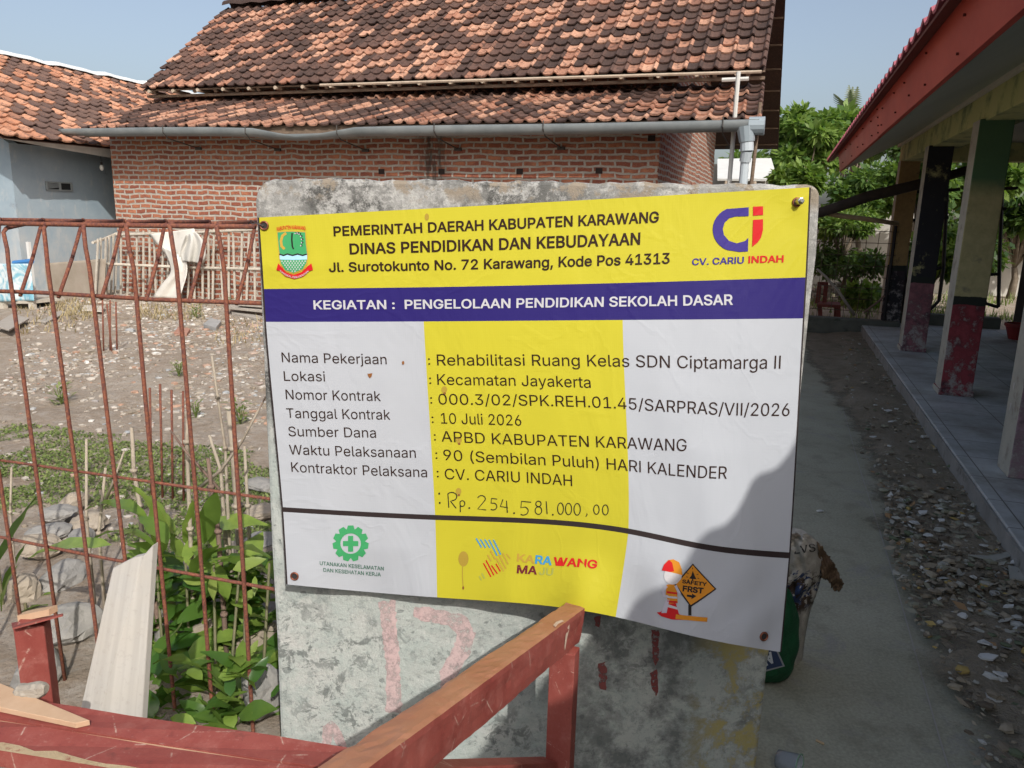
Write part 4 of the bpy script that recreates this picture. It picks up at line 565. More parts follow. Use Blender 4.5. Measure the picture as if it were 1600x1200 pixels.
yel = t.math('MULTIPLY', t.ramp(x_, .50, .60), t.ramp(n4, .46, .52)); low = t.mix(t.math('MULTIPLY', yel, .8), low, (.42, .36, .13))
top = t.mix(t.ramp(n1, .3, .7), (.33, .33, .315), (.47, .465, .445)); 
lich = t.math('MULTIPLY', t.ramp(t.noise(26, 8, .82), .42, .53), t.ramp(t.noise(5, 6, .65), .34, .54)); top = t.mix(t.math('MULTIPLY', lich, t.ramp(x_, -.05, .35, .95, .45)), top, (.07, .07, .066))
top = t.mix(t.ramp(n3, .55, .75, 0, .5), top, (.55, .54, .5)); top = t.mix(t.math('MULTIPLY', t.ramp(z, 1.562, 1.592), t.ramp(t.noise(16, 6, .7), .50, .56)), top, (.27, .23, .18))
c = t.mix(t.ramp(z, .9, 1.1), low, top); t.col(c); t.bump(n2, .6, .014); t.bump(n3, .5, .006); t.bump(t.math('SUBTRACT', 1, pit), .5, .004); t.bump(t.noise(2.2, 3, .5), .15, .05)
pxs = [(441, 1230), (437, 1130), (432, 1000), (424, 860), (415, 650), (405, 430), (398, 316), (401, 298), (412, 285), (428, 279)] + [(x, 278.5+ (x-450)*.0128+1.6*sin(x*.13)+1.2*sin(x*.31)) for x in range(450, 1255, 18)] + [(1262, 288), (1275, 291), (1282, 301), (1281, 330), (1277, 400), (1268, 470), (1250, 640), (1222, 880), (1200, 1040), (1184, 1180), (1177, 1240)]
fr = [slabpt(x, y) for x, y in pxs]; bkz = [q+V3(0, .13, 0) for q in fr]
mb = MB(); mb.hexa(fr, bkz); slab = thing('concrete_slab', 'upright weathered concrete slab behind the yellow and white banner', 'slab', V3(.05, 1.96, 0))
mb.build('slab_body', t.mat, slab, bevel=.012)
def decal(name, polys, mat, parent, off=.0015, jit=.003, seed=1):
    r_ = random.Random(seed); mb = MB()
    for P_ in polys:
        # ragged outline: resample and jitter in pixels
        o = []
        for i in range(len(P_)):
            (x0, y0), (x1, y1) = P_[i], P_[(i+1) % len(P_)]; n = max(1, int(math.hypot(x1-x0, y1-y0)/5))
            for k in range(n): o.append((x0+(x1-x0)*k/n+r_.uniform(-1, 1)*jit*600, y0+(y1-y0)*k/n+r_.uniform(-1, 1)*jit*600))
        mb.poly([slabpt(x, y, off) for x, y in o][::-1])
    return mb.build(name, mat, parent)
def worn(name, c1, c2, lo, hi, sc=35):
    t = NT(name, .9, .15); n = t.noise(sc, 6, .75); t.col(t.mix(t.noise(12, 4), c1, c2)); t.bump(n, .4, .006)
    tr = t.n('BsdfTransparent'); mx = t.n('MixShader'); t.lk(t.ramp(n, lo, hi), mx.inputs[0]); t.lk(tr.outputs[0], mx.inputs[1]); t.lk(t.b.outputs[0], mx.inputs[2]); t.lk(mx.outputs[0], t.nt.nodes['Material Output'].inputs[0]); return t.mat
M_PINK = worn('faded_pink_paint', (.50, .335, .335), (.50, .42, .41), .30, .56)
decal('painted_number', [[(592, 940), (617, 938), (622, 1000), (628, 1100), (626, 1114), (602, 1112), (604, 1050), (598, 990)]], M_PINK, slab, seed=1)
decal('painted_number', [[(645, 950), (665, 948), (700, 956), (728, 962), (742, 990), (735, 1020), (712, 1056), (690, 1085), (688, 1050), (705, 1020), (716, 992), (700, 978), (665, 972), (648, 965)]], M_PINK, slab, seed=2)
decal('painted_number', [[(505, 1135), (520, 1125), (536, 1150), (545, 1180), (530, 1182), (520, 1150), (512, 1175), (503, 1175)]], M_PINK, slab, seed=3)
M_RED = worn('dark_red_drip', (.17, .045, .045), (.24, .09, .085), .36, .50, 60)
decal('paint_drip', [[(1018, 985), (1030, 985), (1029, 1030), (1024, 1040), (1019, 1030)], [(1016, 1052), (1026, 1046), (1029, 1075), (1026, 1089), (1019, 1076)]], M_RED, slab, seed=4, jit=.002)
decal('paint_drip', [[(934, 1036), (945, 1032), (949, 1060), (946, 1080), (938, 1078), (936, 1055)], [(928, 962), (940, 964), (938, 980), (930, 978)]], M_RED, slab, seed=5, jit=.003)
# ------------------------------------------------------------------ banner
us = np.array([0, .295, .667, .83, 1.0]); vs = np.array([0, .194, .28, .795, 1.0])
GP = np.array([[(402.5, 340), (656, 326.5), (978, 309), (1119, 301), (1267, 292.5)],
               [(410, 451.5), (660, 448.8), (974, 442), (1112, 438), (1261, 433.3)],
               [(413, 503), (662, 502.3), (973, 500), (1113, 499), (1257, 497.5)],
               [(440, 796), (680, 808.5), (982, 830), (1104, 855), (1235, 868)],
               [(447, 913), (683, 933.5), (962, 964), (1092, 996), (1221, 1019)]], float)
def nspl(x, y, xi):                                  # natural cubic spline, y (n,k)
    n = len(x); h = np.diff(x); A = np.zeros((n, n)); B = np.zeros((n,)+y.shape[1:]); A[0, 0] = A[-1, -1] = 1
    for i in range(1, n-1):
        A[i, i-1], A[i, i], A[i, i+1] = h[i-1], 2*(h[i-1]+h[i]), h[i]; B[i] = 3*((y[i+1]-y[i])/h[i]-(y[i]-y[i-1])/h[i-1])
    c = np.linalg.solve(A, B); k = np.clip(np.searchsorted(x, xi)-1, 0, n-2); t_ = (xi-x[k])[:, None]; hh = h[k][:, None]
    b = (y[k+1]-y[k])/hh-hh*(2*c[k]+c[k+1])/3; d = (c[k+1]-c[k])/(3*hh)
    return y[k]+b*t_+c[k]*t_**2+d*t_**3
NU, NV = 201, 141; ui = np.linspace(0, 1, NU); vi = np.linspace(0, 1, NV)
R_ = np.stack([nspl(us, GP[r], ui) for r in range(5)])            # 5,NU,2
lin = np.stack([nspl(vs, R_[:, k], vi) for k in range(NU)], 1)    # NV,NU,2
# piecewise-linear in v mixes better with the straight side edges
pl = np.stack([np.stack([np.interp(vi, vs, R_[:, k, d]) for d in (0, 1)], 1) for k in range(NU)], 1)
PXG = .5*lin+.5*pl
def lookup(T, u, v):
    u = np.clip(np.asarray(u, float), 0, 1)*(NU-1); v = np.clip(np.asarray(v, float), 0, 1)*(NV-1)
    i = np.minimum(u.astype(int), NU-2); j = np.minimum(v.astype(int), NV-2); fu = (u-i)[..., None]; fv = (v-j)[..., None]
    return (T[j, i]*(1-fu)+T[j, i+1]*fu)*(1-fv)+(T[j+1, i]*(1-fu)+T[j+1, i+1]*fu)*fv
UU, VV = np.meshgrid(ui, vi)
sm = lambda x, a, b: np.clip((x-a)/(b-a), 0, 1)**2*(3-2*np.clip((x-a)/(b-a), 0, 1))
DEP = .012+VV**1.3*(.045+.20*sm(UU, .25, .95)) + .018*np.sin(pi*UU)*np.sin(pi*VV)
DEP += .0016*np.sin(UU*16+2*VV)*sm(VV, .1, .5) + .0022*np.sin(UU*9.5-3*VV+1)*VV
DEP += .030*np.exp(-((UU-.60)/.05)**2)*sm(VV, .84, 1.0) - .024*np.exp(-((UU-.70)/.035)**2)*sm(VV, .84, 1.0) + .008*np.exp(-((UU-.44)/.05)**2)*sm(VV, .9, 1)
DEP += .0035*np.sin((UU*1.1+VV*.9)*44)*np.exp(-(((UU-.93)/.10)**2+((VV-.93)/.09)**2))
DEP += .0022*np.sin((UU-VV*.5)*60)*np.exp(-(((UU-.97)/.06)**2+((VV-.03)/.06)**2)) + .002*np.sin((UU+VV*.6)*70)*np.exp(-(((UU-.03)/.05)**2+((VV-.05)/.07)**2))
for uc in (.085, .21, .365, .45, .58, .74, .83, .92): DEP += .0034*np.exp(-np.sqrt((UU-uc-.008*np.sin(VV*5+uc*30))**2+.006**2)/.013)*(.25+.75*VV)
for vc, u0_ in ((.115, .05), (.44, .88), (.56, .8), (.62, .2), (.9, .2)): DEP += .0026*np.exp(-np.sqrt((VV-vc-.02*np.sin(UU*11+vc*9))**2+.006**2)/.012)*np.exp(-((UU-u0_)/.12)**2)
DEP += .010*np.sin(UU*23+1)*sm(VV, .86, 1.0)*(.4+.6*np.sin(UU*9)); DEP += .0045*np.sin((UU-.3*VV)*31+.8)*sm(VV, .25, .8)*sm(UU, .55, .8); DEP += .0035*np.sin((UU+.25*VV)*27)*sm(VV, .3, .9)*(1-sm(UU, .25, .5))
BXYZ = np.zeros((NV, NU, 3))
for j in range(NV):
    for i in range(NU): BXYZ[j, i] = slabpt(PXG[j, i, 0], PXG[j, i, 1], DEP[j, i])
du = np.gradient(BXYZ, axis=1); dv = np.gradient(BXYZ, axis=0); BN = np.cross(dv, du); BN /= np.linalg.norm(BN, axis=2, keepdims=True)
if BN[70, 100, 1] > 0: BN = -BN
def bpos(u, v, off=0.0): return lookup(BXYZ, u, v)+lookup(BN, u, v)*off
def px2uv(x, y):
    u, v = (x-420)/830, (y-330)/620
    for _ in range(25):
        q = lookup(PXG, u, v); e = .004; qu = (lookup(PXG, u+e, v)-lookup(PXG, u-e, v))/(2*e); qv = (lookup(PXG, u, v+e)-lookup(PXG, u, v-e))/(2*e)
        J = np.array([[qu[0], qv[0]], [qu[1], qv[1]]]); d = np.linalg.lstsq(J, np.array([x-q[0], y-q[1]]), rcond=None)[0]
        u = min(max(u+.8*d[0], .006), .994); v = min(max(v+.8*d[1], .006), .994)
    return u, v
def vinyl(name, c):
    t = NT(name, .5, .10); uv = t.uv(); n1 = t.noise(5, 5, .6, vec=uv); t.col(t.mix(t.ramp(n1, .4, .75, 0, .10), c, tuple(x*.72+.01 for x in c)))
    wv = t.n('TexWave'); wv.inputs['Scale'].default_value = 58; wv.bands_direction = 'X'; t.lk(uv, wv.inputs['Vector'])
    wy = t.n('TexWave'); wy.inputs['Scale'].default_value = 44; wy.bands_direction = 'Y'; t.lk(uv, wy.inputs['Vector'])
    t.bump(t.math('ADD', wv.outputs['Fac'], wy.outputs['Fac']), .05, .0006); t.bump(t.noise(5.5, 3, .5, vec=uv, stretch=(1.3, .5, 1), dist=.8), .22, .03)
    t.bump(t.ramp(t.math('ABSOLUTE', t.math('SUBTRACT', t.noise(3.2, 4, .55, vec=uv, dist=.6), .5)), 0, .03), .10, .005)
    return t.mat
V_Y, V_B, V_W, V_K = vinyl('vinyl_yellow', (.46, .415, .03)), vinyl('vinyl_navy', (.022, .015, .125)), vinyl('vinyl_white', (.395, .415, .45)), vinyl('vinyl_black_edge', (.03, .022, .022))
banner = thing('banner', 'printed yellow, navy and white project banner hung on the concrete slab', 'banner', V3(.1, 1.8, .6))
# exact band borders: insert grid lines there
ub = sorted(set(list(np.round(ui[::2], 5))+[.003, .997, .295, .667])); vb = sorted(set(list(np.round(vi[::2], 5))+[.194, .28, .795, .7885, .8015]))
def bandm(u, v):
    if u < .003 or u > .997: return 3
    if v < .194: return 0
    if v < .28: return 1
    if .7885 < v < .8015: return 3
    return 0 if .295 < u < .667 else 2
ubm, vbm = [(a+b)/2 for a, b in zip(ub, ub[1:])], [(a+b)/2 for a, b in zip(vb, vb[1:])]
Q = bpos(np.array([ub]*len(vb)), np.array([[v]*len(ub) for v in vb]))
mb = MB(); mb.grid([list(r) for r in Q], lambda i, j: bandm(ubm[j], vbm[i]), 0.0, lambda i, j: (ub[j]*1.33, vb[i]))
mb.build('banner_sheet', [V_Y, V_B, V_W, V_K], banner, smooth=True)
# lettering: outlines filled as 2D curves, then laid on the cloth
GLY = {}
for ln in GLYPHS.strip('\n').split('\n'):
    ch = ln[0]; parts = ln[1:].split('|'); GLY[ch] = (float(parts[0]), [[tuple(map(float, q.split(','))) for q in c.split(' ')] for c in parts[1:]])
_GC = {}
def inside(p, poly):
    x, y = p; c = False
    for k in range(len(poly)):
        (x0, y0), (x1, y1) = poly[k], poly[k-1]
        if (y0 > y) != (y1 > y) and x < (x1-x0)*(y-y0)/(y1-y0)+x0: c = not c
    return c
def fillcurve(polys, bold=0.0):
    cu = bpy.data.curves.new('shp', 'CURVE'); cu.dimensions = '2D'; cu.fill_mode = 'BOTH'; cu.offset = bold
    for c in polys:
        sp_ = cu.splines.new('POLY'); sp_.points.add(len(c)-1); sp_.use_cyclic_u = True
        for k, (x, y) in enumerate(c): sp_.points[k].co = (x, y, 0, 1)
    ob_ = bpy.data.objects.new('shp', cu); COL.objects.link(ob_); dg = bpy.context.evaluated_depsgraph_get(); me = bpy.data.meshes.new_from_object(ob_.evaluated_get(dg))
    vv = [(v.co.x, v.co.y) for v in me.vertices]; ff = [tuple(p.vertices) for p in me.polygons]
    bpy.data.objects.remove(ob_); bpy.data.curves.remove(cu); bpy.data.meshes.remove(me); return vv, ff
def fatten(c, b):                                      # bold: move the outline out, outer rings run counter-clockwise
    if not b: return c
    o = []
    for k in range(len(c)):
        p, q, r = np.array(c[k-1]), np.array(c[k]), np.array(c[(k+1) % len(c)]); d0 = (q-p)/np.linalg.norm(q-p); d1 = (r-q)/np.linalg.norm(r-q)
        n = np.array([d0[1]+d1[1], -d0[0]-d1[0]]); ln = np.linalg.norm(n); n = n/ln if ln > 1e-6 else np.array([d0[1], -d0[0]])
        o.append(tuple(q+n*b*min(1.6, 1/max(.3, float(n@np.array([d0[1], -d0[0]]))))))
    return o
def glyph(ch, bold):
    if (ch, bold) not in _GC:
        adv, cs = GLY[ch]; cs = [[(x/1000, y/1000) for x, y in c] for c in cs]
        if ch == 'I': cs = [[(.062, 0), (.127, 0), (.127, .509), (.062, .509)]]; adv = 190
        area = lambda c: sum(c[k-1][0]*c[k][1]-c[k][0]*c[k-1][1] for k in range(len(c)))
        big = max(cs, key=lambda c: abs(area(c))); sg = area(big) > 0; outs = [c for c in cs if (area(c) > 0) == sg]; holes = [c for c in cs if (area(c) > 0) != sg]; V_, F_, Z_ = [], [], []
        for i, o in enumerate(outs):
            vv, ff = fillcurve([fatten(q, bold) for q in [o]+[h for h in holes if inside(h[0], o)]]); b0 = len(V_); V_ += vv; F_ += [tuple(b0+k for k in f) for f in ff]; Z_ += [i*.00012]*len(vv)
        _GC[(ch, bold)] = (adv/1000, V_, F_, Z_)
    return _GC[(ch, bold)]
def glyph_mesh(text, bold=0.0, track=0.0, z=False):
    x = 0.0; V_, F_, Z_ = [], [], []
    for ch in text:
        if ch == ' ': x += .2+track; continue
        adv, vv, ff, zz = glyph(ch, bold); b0 = len(V_); V_ += [(x+a, b) for a, b in vv]; Z_ += zz
        for f in ff:
            a = sum(vv[f[k-1]][0]*vv[f[k]][1]-vv[f[k]][0]*vv[f[k-1]][1] for k in range(len(f))); f = f if a > 0 else f[::-1]; F_.append(tuple(b0+k for k in f))
        x += adv+track
    return (V_, F_, Z_) if z else (V_, F_)
INK = {k: vinyl('ink_'+k, c) for k, c in dict(brown=(.026, .012, .008), white=(.46, .46, .49), navy=(.045, .03, .20), red=(.50, .016, .018), green=(.05, .30, .115), darkgreen=(.05, .13, .09), blue=(.05, .27, .50), maroon=(.14, .015, .03), gold=(.46, .29, .05), khaki=(.34, .36, .08), black=(.02, .018, .018), lightblue=(.35, .6, .75), orange=(.56, .22, .02), skin=(.50, .48, .49), shade=(.45, .43, .5), stain=(.22, .09, .03), stain_faint=(.36, .25, .04), copper=(.20, .075, .045)).items()}
def put(vv, ff, name, mat, f, off=.0014, parent=None, zz=None):
    vv = np.array(vv); uvs = f(vv)
    if zz is None or not any(zz):                       # split long edges so the print follows the folds
        zz = None; bm = bmesh.new(); bv = [bm.verts.new((a, b, 0)) for a, b in uvs]
        for q in ff:
            try: bm.faces.new([bv[k] for k in q])
            except ValueError: pass
        for _ in range(4):
            bmesh.ops.triangulate(bm, faces=[q for q in bm.faces if len(q.verts) > 3])
            le = [e for e in bm.edges if e.calc_length() > .011]
            if not le: break
            bmesh.ops.subdivide_edges(bm, edges=le, cuts=1)
        bmesh.ops.triangulate(bm, faces=[q for q in bm.faces if len(q.verts) > 3]); bm.verts.index_update()
        uvs = np.array([(v.co.x, v.co.y) for v in bm.verts]); ff = [tuple(v.index for v in q.verts) for q in bm.faces]; bm.free()
    P_ = bpos(uvs[:, 0], uvs[:, 1], off)
    if zz is not None: P_ = P_+lookup(BN, uvs[:, 0], uvs[:, 1])*np.array(zz)[:, None]
    mb = MB(); mb.add(P_)
    for q in ff: mb.face(q, 0, 0, [(uvs[k, 0]*1.33, uvs[k, 1]) for k in q])
    return mb.build(name, mat, parent or banner)
def text(s, x0, y0, x1, y1, cap, mat='brown', bold=0.0, name='lettering', mid=None, off=.0014):
    vv, ff, zz = glyph_mesh(s, bold, 0, True); vv = np.array(vv); X0, X1 = vv[:, 0].min(), vv[:, 0].max()
    a = np.array(px2uv(x0, y0)); b = np.array(px2uv(x1, y1)); c_ = np.array(px2uv(x0, y0-cap)); m_ = np.array(px2uv(*mid)) if mid else None
    dvv = (a[1]-c_[1])/.509
    def f(w_):
        s_ = (w_[:, 0]-X0)/(X1-X0); base = a+(b-a)*s_[:, None]
        if m_ is not None:
            sm_ = (m_[0]-a[0])/(b[0]-a[0]); dlt = m_[1]-(a[1]+(b[1]-a[1])*sm_); base[:, 1] += dlt*(s_*(1-s_))/(sm_*(1-sm_))
        base[:, 1] -= w_[:, 1]*dvv; return base
    return put(vv, ff, name, INK[mat], f, off, zz=zz)
text('PEMERINTAH DAERAH KABUPATEN KARAWANG', 521.6, 368.6, 1029, 347.3, 14.3, bold=.019)
text('DINAS PENDIDIKAN DAN KEBUDAYAAN', 546.7, 397, 1000, 382, 16, bold=.019)
text('Jl. Surotokunto No. 72 Karawang, Kode Pos 41313', 514.3, 424.7, 1046, 411.7, 14, bold=.017)
text('KEGIATAN :  PENGELOLAAN PENDIDIKAN SEKOLAH DASAR', 490.4, 483, 1145, 476, 13.2, 'white', .017)
text('CV. CARIU', 1081, 414.3, 1162, 411.5, 9.8, 'navy', .02); text('INDAH', 1169, 410.9, 1224, 409.6, 10.2, 'red', .024)
for s_, a in (('Nama Pekerjaan', (441, 565.6, 604.5, 569)), ('Lokasi', (444.4, 594.8, 508.5, 595.6)), ('Nomor Kontrak', (447.3, 623.6, 595.3, 626.4)), ('Tanggal Kontrak', (448.4, 652.6, 610.3, 655.5)), ('Sumber Dana', (451.5, 681.2, 588, 683.6)), ('Waktu Pelaksanaan', (452.8, 709.6, 650.2, 715)), ('Kontraktor Pelaksana', (456, 737, 667.8, 745.5))):
    text(s_, *a, 15)
for x, y in ((669.4, 569.6), (671.2, 599.6), (672.8, 630.3), (675, 660.5), (678.6, 688), (681, 716.6), (683, 745.4)): text(':', x, y, x+3, y, 14*1.0, 'brown')
text('Rehabilitasi Ruang Kelas SDN Ciptamarga II', 683.3, 570.7, 1219, 576, 17, mid=(974, 573)); text('Kecamatan Jayakerta', 683.8, 600.9, 923.2, 606, 16.5)
text('000.3/02/SPK.REH.01.45/SARPRAS/VII/2026', 685.7, 631.6, 1233, 650, 16.5, mid=(978, 639.2)); text('10 Juli 2026', 689.6, 661.5, 815, 665, 16.5)
text('APBD KABUPATEN KARAWANG', 690.4, 689.5, 1072.6, 704.8, 16.5, mid=(914, 698)); text('90 (Sembilan Puluh) HARI KALENDER', 693.5, 718.5, 1135.3, 748, 16.5, mid=(922, 731)); text('CV. CARIU INDAH', 695.6, 748.3, 894.3, 759.4, 16.5)
text('UTANAKAN KESELAMATAN', 500, 882.3, 600, 891, 5.6, 'darkgreen', .014); text('DAN KESEHATAN KERJA', 505.5, 892.8, 595.5, 900.2, 5.6, 'darkgreen', .014)
text('KA', 807.5, 876.5, 835, 880, 11.5, 'gold', .022); text('RA', 836, 880, 862, 882.5, 12.5, 'blue', .024); text('WANG', 864, 882.8, 932.4, 888.4, 12.3, 'red', .026)
text('MA', 807.5, 895, 839, 897.2, 12.2, 'maroon', .024); text('JU', 842, 897.4, 864, 898.8, 11, 'khaki', .022)
# shapes given as outlines in photograph pixels, laid on the cloth
def fill(polys):
    vv, ff = fillcurve([[(x/100, -y/100) for x, y in c] for c in polys]); return [(x*100, -y*100) for x, y in vv], ff
def shape(polys, mat, name, off=.0014, parent=None, single=False):
    vv, ff = fill(polys)
    return put(vv, ff, name, INK[mat], lambda w_: np.array([px2uv(x, y) for x, y in w_]), off, parent)
def circ(cx, cy, r, n=28, ry=None): return [(cx+r*cos(2*pi*k/n), cy+(ry or r)*sin(2*pi*k/n)) for k in range(n)]
def stroke(pts, wd):
    P_ = [np.array(p, float) for p in pts]; l, r = [], []
    for i, p in enumerate(P_):
        d = P_[min(i+1, len(P_)-1)]-P_[max(i-1, 0)]; d = d/(np.linalg.norm(d)+1e-9); n = np.array([-d[1], d[0]])*wd/2; l.append(tuple(p+n)); r.append(tuple(p-n))
    return l+r[::-1]
def Z5(x, y): return (430+x/4, 780+y/4)
def Z6(x, y): return (830+x/3.8095, 800+y/3.8095)
def Z2(x, y): return (840+x/3.5556, 270+y/3.5556)
def Z1(x, y): return (390+x/3.5556, 270+y/3.5556)
# contractor logo
outer = [Z2(1172, 192)]+[Z2(1098-126*sin(k*pi/16)*1.0, 315-123*cos(k*pi/16)) for k in range(2, 15)]+[Z2(1120, 440), Z2(1168, 437), Z2(1170, 362)]
inner = [Z2(1150, 380), Z2(1105, 392), Z2(1062, 378), Z2(1034, 345), Z2(1028, 312), Z2(1038, 278), Z2(1065, 252), Z2(1100, 243), Z2(1172, 241)]
shape([outer+inner], 'navy', 'logo'); shape([[Z2(1196, 188), Z2(1252, 186), Z2(1252, 235), Z2(1196, 239)]], 'red', 'logo')
shape([[Z2(1196, 262), Z2(1252, 258), Z2(1251, 320), Z2(1240, 362), Z2(1222, 388), Z2(1191, 412)]], 'red', 'logo')
# regional coat of arms
text('KABUPATEN KARAWANG', *Z1(152, 322), *Z1(312, 319), 5.6, 'red', .02, mid=Z1(232, 313))
shape([[Z1(152, 326), Z1(232, 322), Z1(313, 326), Z1(318, 400), Z1(326, 452), Z1(322, 505), Z1(300, 540), Z1(245, 562), Z1(195, 545), Z1(170, 505), Z1(163, 452), Z1(158, 395)]], 'gold', 'emblem')
em = shape([[Z1(156, 331), Z1(232, 327), Z1(309, 331), Z1(314, 400), Z1(321, 450), Z1(317, 500), Z1(296, 535), Z1(245, 556), Z1(198, 540), Z1(175, 502), Z1(168, 450), Z1(162, 395)]], 'green', 'emblem', .0018)
shape([[Z1(168, 448), Z1(190, 455), Z1(212, 447), Z1(240, 455), Z1(268, 447), Z1(296, 455), Z1(320, 448), Z1(321, 482), Z1(245, 484), Z1(170, 482)]], 'lightblue', 'emblem', .0022)
shape([stroke([Z1(167, 452), Z1(190, 459), Z1(212, 451), Z1(240, 459), Z1(268, 451), Z1(296, 459), Z1(320, 452)], 2.2)], 'black', 'emblem', .0026)
shape([stroke([Z1(205, 335), Z1(184, 350), Z1(176, 380), Z1(180, 408), Z1(196, 424)], 4.2)], 'gold', 'emblem', .0022)
shape([stroke([Z1(238, 335), Z1(236, 370), Z1(239, 410), Z1(246, 424)], 2.4)], 'black', 'emblem', .0022)
for k in range(7):
    th = -1.9+k*.42; cx, cy = Z1(268+30*cos(th)*.9, 378+44*sin(th)); shape([circ(cx, cy, 1.7, 8)], 'black', 'emblem', .0022); shape([circ(cx-1.2, cy+.4, 1.1, 8)], 'white', 'emblem', .0026)
dots = []
for r in range(6):
    for k in range(9):
        x = 182+k*16+(8 if r % 2 else 0); y = 491+r*11
        if abs(x-245) < 68-r*r*1.9: dots.append(circ(*Z1(x, y), 1.25, 6))
shape(dots, 'white', 'emblem', .0022)
shape([[Z1(150, 540), Z1(160, 503), Z1(178, 522), Z1(205, 552), Z1(245, 566), Z1(292, 550), Z1(322, 520), Z1(345, 503), Z1(353, 540), Z1(333, 545), Z1(300, 576), Z1(250, 590), Z1(200, 575), Z1(170, 545)]], 'red', 'emblem', .0024)
text('PANGKAL PERJUANGAN', *Z1(172, 548), *Z1(328, 550), 3.0, 'white', .012, mid=Z1(250, 585), off=.0034)
# work safety gear
g = []
for k in range(11):
    for r, dth in ((23, -.27), (28.3, -.15), (28.3, .15), (23, .27)): th = 2*pi*k/11-pi/2+dth; g.append((548+r*cos(th), 848.7+r*sin(th)))
shape([g, circ(548, 849, 16)], 'green', 'safety_gear')
shape([[(544, 837), (552, 837), (552, 845), (560, 845), (560, 853), (552, 853), (552, 861.5), (544, 861.5), (544, 853), (536, 853), (536, 845), (544, 845)]], 'green', 'safety_gear')
bars = lambda L_: [stroke([Z5(x0, y0), Z5(x1, y1)], 2.0) for x0, y0, x1, y1 in L_]
shape(bars([(1256, 243, 1290, 300), (1283, 250, 1316, 303), (1310, 250, 1344, 305), (1337, 252, 1388, 352), (1364, 252, 1410, 345)]), 'blue', 'striped_logo')
shape(bars([(1302, 398, 1350, 485), (1318, 380, 1368, 475), (1352, 412, 1390, 465), (1380, 402, 1408, 450)]), 'red', 'striped_logo')
shape(bars([(1346, 320, 1376, 375), (1328, 345, 1350, 385), (1380, 365, 1430, 450), (1398, 345, 1444, 435), (1422, 335, 1457, 405), (1446, 340, 1470, 370)]), 'gold', 'striped_logo')
shape(bars([(1275, 478, 1290, 505), (1292, 462, 1310, 495)]), 'khaki', 'striped_logo')
# worker with warning sign
shape([stroke([Z6(945, 550), Z6(945, 615)], 5)], 'black', 'safety_sign'); shape([stroke([Z6(860, 622), Z6(1048, 640)], 7)], 'orange', 'safety_sign', .0016)
shape([[Z6(962, 306), Z6(1103, 458), Z6(950, 566), Z6(850, 430)]], 'black', 'safety_sign', .0016); shape([[Z6(962, 316), Z6(1092, 457), Z6(950, 553), Z6(862, 430)]], 'orange', 'safety_sign', .002)
text('SAFETY', *Z6(897, 420), *Z6(1045, 440), 5.5, 'black', .03, off=.003); text('FRST', *Z6(900, 468), *Z6(1024, 484), 8.3, 'black', .035, off=.003)
shape([[Z6(962, 348), Z6(975, 382), Z6(985, 400), Z6(966, 398), Z6(964, 408), Z6(958, 407), Z6(957, 397), Z6(940, 394), Z6(953, 378)]], 'black', 'safety_sign', .0024)
shape([stroke([Z6(a, b), Z6(c_, d)], 1) for a, b, c_, d in ((925, 360, 937, 366), (922, 385, 934, 386), (930, 405, 938, 400), (985, 372, 996, 368), (990, 392, 1000, 395), (960, 330, 961, 340))], 'black', 'safety_sign', .0024)
shape([[Z6(927, 490), Z6(958, 495), Z6(957, 484), Z6(984, 500), Z6(954, 518), Z6(955, 508), Z6(926, 502)]], 'black', 'safety_sign', .0024)
shape([[Z6(748, 598), Z6(775, 592), Z6(812, 530), Z6(838, 522), Z6(862, 545), Z6(880, 608), Z6(930, 622), Z6(925, 642), Z6(840, 640), Z6(775, 620)]], 'red', 'safety_worker'); shape([[Z6(806, 545), Z6(868, 566), Z6(872, 580), Z6(800, 562)]], 'white', 'safety_worker', .0018); shape([[Z6(775, 600), Z6(800, 525), Z6(822, 520), Z6(806, 600)]], 'shade', 'safety_worker', .002)
shape([[Z6(806, 432), Z6(850, 425), Z6(868, 465), Z6(872, 540), Z6(822, 545), Z6(800, 490)]], 'orange', 'safety_worker', .0016)
for k in range(3): shape([[Z6(806+k*2, 470+k*28), Z6(868, 478+k*26), Z6(870, 489+k*26), Z6(808+k*2, 482+k*28)]], 'white' if k % 2 else 'red', 'safety_worker', .002)
shape([stroke([Z6(806, 440), Z6(784, 470), Z6(792, 498), Z6(815, 502)], 4)], 'shade', 'safety_worker', .0018); shape([stroke([Z6(858, 436), Z6(875, 470), Z6(885, 490)], 4)], 'shade', 'safety_worker', .0022)
shape([circ(*Z6(843, 378), 14, 24, 14)], 'skin', 'safety_worker', .0018)
shape([[Z6(778, 346), Z6(790, 312), Z6(815, 285), Z6(845, 280), Z6(880, 298), Z6(896, 340), Z6(900, 376), Z6(868, 366), Z6(825, 356)]], 'orange', 'safety_worker', .0022); shape([[Z6(778, 346), Z6(790, 312), Z6(820, 284), Z6(838, 300), Z6(850, 352), Z6(825, 356)]], 'red', 'safety_worker', .0025)
